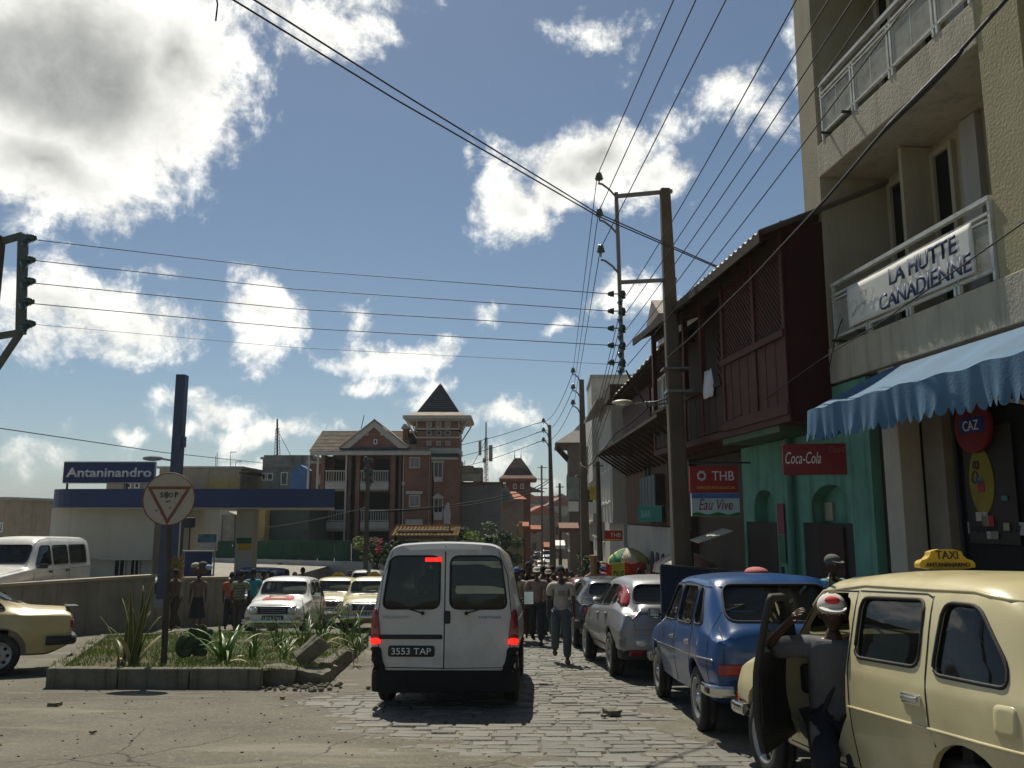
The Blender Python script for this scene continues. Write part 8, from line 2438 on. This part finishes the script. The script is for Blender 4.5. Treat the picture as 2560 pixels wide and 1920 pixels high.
def leaves(name, centers, n, size, m, parent, seed=1, kind=None):
    r_ = random.Random(seed); mb = MB(); vs = []; fs = []
    for i in range(n):
        c, rad = r_.choice(centers)
        d = Vector((r_.gauss(0, 1), r_.gauss(0, 1), r_.gauss(0, 1))).normalized() * (r_.uniform(.35, 1) ** .5)
        p = Vector(c) + Vector((d.x * rad[0], d.y * rad[1], d.z * rad[2]))
        u = Vector((r_.gauss(0, 1), r_.gauss(0, 1), r_.gauss(0, 1))).normalized(); v_ = u.orthogonal().normalized()
        s = size * r_.uniform(.6, 1.3); b_ = len(vs)
        vs += [p - u * s, p + v_ * s * .45, p + u * s, p - v_ * s * .45]; fs.append((b_, b_ + 1, b_ + 2, b_ + 3))
    mb.add(vs, fs); return mb.build(name, m, parent, kind=kind)
LF1 = mat('leaf_green', (.05, .085, .02), rough=.6, var=.5, scale=.8, bump=0); LF2 = mat('leaf_light', (.17, .24, .04), rough=.6, var=.4, scale=.8, bump=0); LF3 = mat('leaf_dark', (.02, .035, .014), rough=.7, var=.4, scale=.8, bump=0)
FLW = mat('flower_red', (.4, .02, .05), rough=.7, var=.3)
BARK = mat('bark', (.09, .065, .045), rough=.95, var=.3)
def tree(label, px, ytop, Y, w_, h_, mats, n=1500, seed=1, name='tree', cat='tree', trunk=True, size=.09):
    base_z = gz(Y); top = P(px, ytop, Y); x = top.x
    e = emp(name, (x, Y, base_z), 0, label, cat); H = top.z - base_z
    if trunk:
        mb = MB(); mb.tube([(0, 0, 0), (.05, 0, H * .4), (0, 0, H * .75)], [.12, .09, .04], 7)
        for i in range(5):
            a = i * 1.3; mb.tube([(.03, 0, H * (.35 + .06 * i)), (math.cos(a) * w_ * .3, math.sin(a) * w_ * .2, H * (.6 + .06 * i))], [.05, .015], 5)
        mb.build('trunk', BARK, e)
    r_ = random.Random(seed)
    cs = [((r_.uniform(-.5, .5) * w_, r_.uniform(-.4, .4) * w_, H - h_ * r_.uniform(.12, .85)), (w_ * .2, w_ * .2, h_ * .16)) for _ in range(11)]
    for j, m in enumerate(mats): leaves('crown' if m is not FLW else 'blossom', cs[j::len(mats)] if len(mats) > 1 else cs, n // len(mats), size, m, e, seed + j)
    return e
tree('bushy light green tree in front of the grey gable house', 1045, 1125, 50, 2.6, 2.2, [LF2, LF1, LF3], 3600, 3)
tree('dark bush beside the white van roof at right', 1085, 1150, 46, 1.8, 1.8, [LF3, LF1], 2400, 5, 'bush', 'bush')
tree('dark hedge bush behind the white van', 1010, 1158, 44, 2.6, 1.6, [LF3, LF1], 2600, 6, 'bush', 'bush')
tree('red flowering bougainvillea beside the gatehouse roof', 815, 1158, 41.5, 1.9, 1.3, [LF1, FLW, LF2], 2400, 7, 'bougainvillea', 'shrub', size=.07)
tree('dark shrub under the gatehouse roof', 870, 1165, 41, 1.8, 1.2, [LF3, LF1], 1500, 8, 'shrub', 'shrub')
tree('yellowish creeper growing beside the blue totem', 388, 1195, 26.5, .35, 1.6, [LF2, mat('leaf_yellow', (.3, .2, .03))], 700, 9, 'creeper', 'creeper', trunk=False, size=.05)
tree('small plants and market greens beside the far right pavement', 1262, 1190, 30, .5, .8, [LF1], 400, 10, 'shrub', 'shrub', size=.05)

def parasol(label, c, rad, h_, mats, base_z, panels=8, name='parasol'):
    e = emp(name, (c.x, c.y, 0), 0, label, 'parasol')
    ztop = c.z
    for i in range(panels):
        a0, a1 = 2 * math.pi * i / panels + .3, 2 * math.pi * (i + 1) / panels + .3
        mb = MB(); vs = []; nr, na = 5, 4
        for j in range(nr + 1):
            t = j / nr
            for q_ in range(na + 1):
                a = a0 + (a1 - a0) * q_ / na; sag = 1 - .05 * math.sin(math.pi * q_ / na) * t
                vs.append((rad * t * math.cos(a) * sag, rad * t * math.sin(a) * sag, ztop - h_ * t ** 1.7 + .03 * math.sin(math.pi * q_ / na) * t))
        for q_ in range(na + 1): a = a0 + (a1 - a0) * q_ / na; vs.append((rad * 1.0 * math.cos(a), rad * 1.0 * math.sin(a), ztop - h_ - .12))
        fs = [(j * (na + 1) + q_, j * (na + 1) + q_ + 1, (j + 1) * (na + 1) + q_ + 1, (j + 1) * (na + 1) + q_) for j in range(nr + 1) for q_ in range(na)]
        mb.add(vs, fs, 0, True); mb.build('panel', mats[i % len(mats)], e)
    MB().cyl((0, 0, base_z), (0, 0, ztop + .05), .02, n=8).build('pole', GALV, e)
    return e
GRN = mat('parasol_green', (.03, .2, .07), rough=.7); PYL = mat('parasol_yellow', (.5, .42, .12), rough=.7); PCR = mat('parasol_cream', (.55, .5, .36), rough=.7, var=.2); PPK = mat('parasol_pink', (.42, .22, .18), rough=.7, var=.3, dirt=(.5, .42, .34), dirt_amt=.6, dscale=6)
q = P(1356, 1183, 23.5)
ps = parasol('green and cream market parasol with faded lettering beyond the silver car', q, .56, .3, [PYL, GRN, PCR], gz(23.5))
text('Pelina', PCR, ps, .42, .1, frame_m((-.05, -.48, q.z - .2), (1, 0, 0), Vector((0, .35, 1))))
q = P(1478, 1191, 16.7)
parasol('faded pink and cream parasol standing behind the big concrete pole', q, .62, .27, [PPK, PCR, PPK], gz(16.7))
stl = emp('market_stall', (0, 0, 0), 0, 'market stall hung with red cloths and a yellow lettered board', 'market stall')
def hang(x0, y0, x1, y1, Y, m, nm='hanging_cloth'):
    a, b = P(x0, y1, Y), P(x1, y0, Y); mb = MB(); n = 10; vs = []
    for i in range(n + 1):
        x = a.x + (b.x - a.x) * i / n
        for j in range(4): vs.append((x, Y + .02 * math.sin(i * 1.3 + j), a.z + (b.z - a.z) * j / 3 + .02 * math.sin(i * .9)))
    mb.add(vs, [(i * 4 + j, (i + 1) * 4 + j, (i + 1) * 4 + j + 1, i * 4 + j + 1) for i in range(n) for j in range(3)], 0, True)
    o = mb.build(nm, m, stl); o.modifiers.new('s', 'SOLIDIFY').thickness = .006; return o
RC = mat('red_cloth', (.4, .04, .025), rough=.8, var=.25); OC = mat('orange_cloth', (.5, .16, .02), rough=.8, var=.3)
hang(1309, 1218, 1326, 1262, 22.6, RC); hang(1345, 1216, 1392, 1244, 22.8, RC); hang(1345, 1208, 1378, 1219, 23.3, OC)
a, b = P(1323, 1262, 22.4), P(1349, 1216, 22.4)
MB().box(a.x, b.x, 22.4, 22.43, a.z, b.z).build('board_panel', mat('fluo_yellow', (.6, .6, .05), rough=.6), stl)
text('OUS', INK, stl, (b.x - a.x) * .9, (b.z - a.z) * .42, frame_m(((a.x + b.x) / 2, 22.39, a.z + (b.z - a.z) * .42), (1, 0, 0), (0, 0, 1)))
for px in (1310, 1390): q = P(px, 1215, 22.9); MB().cyl((q.x, 22.9, gz(22.9)), (q.x, 22.9, q.z), .025, n=8).build('stall_post', BRNW, stl)
a, b = P(1305, 1240, 22.9), P(1392, 1240, 22.9); MB().box(a.x, b.x, 22.7, 23.8, gz(23) + .8, gz(23) + .86).build('table_top', BRNW, stl)
# navy panel between the blue and the silver cars
nv = emp('stall_screen', (0, 0, 0), 0, 'dark navy tarpaulin screen with small yellow lettering behind the blue car', 'screen')
a, b = P(1427, 1222, 11.85), P(1700, 1246, 11.85)
zb = gz(12) + .25
MB().add([(a.x, 11.85, zb), (b.x, 11.85, zb), (b.x, 11.85, b.z), (a.x, 11.85, a.z), (a.x, 11.9, zb), (b.x, 11.9, zb), (b.x, 11.9, b.z), (a.x, 11.9, a.z)], [(0, 1, 2, 3), (7, 6, 5, 4), (3, 2, 6, 7), (0, 3, 7, 4), (1, 5, 6, 2)]).build('tarpaulin', mat('tarp_navy', (.012, .018, .035), rough=.6, var=.2, bump=.3, bscale=8), nv)
text('TOAMASINA', mat('dull_gold', (.3, .2, .05)), nv, .36, .06, frame_m((P(1562, 1240, 11.8).x, 11.84, P(1562, 1239, 11.8).z), (1, 0, -.1), (0, 0, 1)))
MB().bar(a + Vector((0, -.02, .01)), b + Vector((0, -.02, .01)), .03).build('top_bar', IRON, nv)
for xx in (a.x + .03, b.x - .03): MB().cyl((xx, 11.93, gz(12)), (xx, 11.93, a.z - .02), .03, n=8).build('leg', IRON, nv)
# lean-to shelter in the gap beside the green house
lt = emp('lean_to', (0, 0, 0), 0, 'small pale sheet metal lean-to roof in the gap left of the green house', 'shelter')
a, b = P(1503, 1172, 14.6), P(1578, 1146, 14.6)
mb = MB(); vs = []; n = 24
for i in range(n + 1):
    t = i / n; 
    for (y, dz) in ((14.4, 0), (15.1, .03)): vs.append((a.x + (b.x - a.x) * t, y, a.z + (b.z - a.z) * t + dz + .012 * (i % 2)))
mb.add(vs, [(2 * i, 2 * i + 1, 2 * i + 3, 2 * i + 2) for i in range(n)]); o = mb.build('roof_sheet', mat('pale_tin', (.4, .37, .3), rough=.6, var=.2), lt); o.modifiers.new('s', 'SOLIDIFY').thickness = .015
MB().bar((a.x + .1, 15.4, gz(15)), (a.x + .1, 15.4, a.z + .2), .05).build('prop', BRNW, lt)
# second THB sign far
q = P(1325, 1157, 24.5); s_ = flat_sign('hanging_sign', 'small faded red THB sign hanging far down by the second pole', q, .52, .3, 0, REDS); ftext('THB', WHITEP, s_, .3, .12, .06, .02); MB().box(-.24, .24, -.034, -.031, -.13, -.1).build('yellow_strip', YEL, s_)
q = P(1448, 1077, 22); 
s_ = flat_sign('hanging_sign', 'pale rectangular sign panel fixed to the second pole', P(1237, 1055, 34), .5, .9, 0, mat('pale_sign', (.25, .28, .24), var=.3))
s_ = flat_sign('hanging_sign', 'yellow sign panel just right of the second pole', P(1286, 1065, 33.5), .45, .55, 0, mat('dull_yellow', (.4, .3, .04)))
s_ = flat_sign('hanging_sign', 'small white sign plate below the yellow one', P(1283, 1097, 33.5), .42, .45, 0, WHITEP)
s_ = flat_sign('hanging_sign', 'small white sign plate left of the second pole', P(1239, 1094, 34), .4, .4, 0, WHITEP)
for i, (x, y, Y, ww, cm, lb_) in enumerate(((1190, 1172, 70, 1.2, ORT, 'orange red awning over a stall at the third pole'), (1150, 1135, 80, 1.6, ORT, 'rust red awning on the left of the distant street'), (1206, 1168, 66, 1.0, WHITEP, 'white awning right of the third pole'), (1228, 1130, 60, 1.4, mat('rust_bush', (.16, .06, .03)), 'rust coloured hanging goods right of the third pole'), (1130, 1128, 74, 1.0, ORT, 'small red sign over a shop on the left of the distant street'))):
    e = emp('shop_awning', (0, 0, 0), 0, lb_, 'awning'); q = P(x, y, Y)
    mb = MB(); mb.add([(q.x - ww / 2, Y - .6, q.z - .35), (q.x + ww / 2, Y - .6, q.z - .35), (q.x + ww / 2, Y + .4, q.z), (q.x - ww / 2, Y + .4, q.z), (q.x - ww / 2, Y - .6, q.z - .6), (q.x + ww / 2, Y - .6, q.z - .6)], [(0, 1, 2, 3), (4, 5, 1, 0)]); o = mb.build('cloth', cm, e); o.modifiers.new('s', 'SOLIDIFY').thickness = .03
    MB().cyl((q.x - ww * .45, Y - .5, gz(Y)), (q.x - ww * .45, Y - .5, q.z - .35), .04, n=6).build('post', IRON, e)
# things hanging at the very top edge
wire('tuft of torn cable ends hanging at the top edge of the sky', [(465, -20, 7), (470, 10, 7), (466, 45, 7)], .008, 0, n=4, name='torn_cable')
for o in COL.objects:
    l_ = o.get('label')
    if l_ and len(l_.split()) > 16: o['label'] = ' '.join(l_.replace(' and in a ', ' in a ').replace('stepping', '').split()[:16])
# ------------------------------------------------------------------ air
hm = bpy.data.materials.new('haze'); hm.use_nodes = True; t = hm.node_tree; t.nodes.clear()
o_ = t.nodes.new('ShaderNodeOutputMaterial'); v_ = t.nodes.new('ShaderNodeVolumePrincipled')
v_.inputs['Density'].default_value = .00035; v_.inputs['Color'].default_value = (.8, .88, .95, 1)
t.links.new(v_.outputs[0], o_.inputs['Volume'])
MB().box(-2700, 2700, -60, 4100, -18, 75).build('haze', hm, kind='stuff')
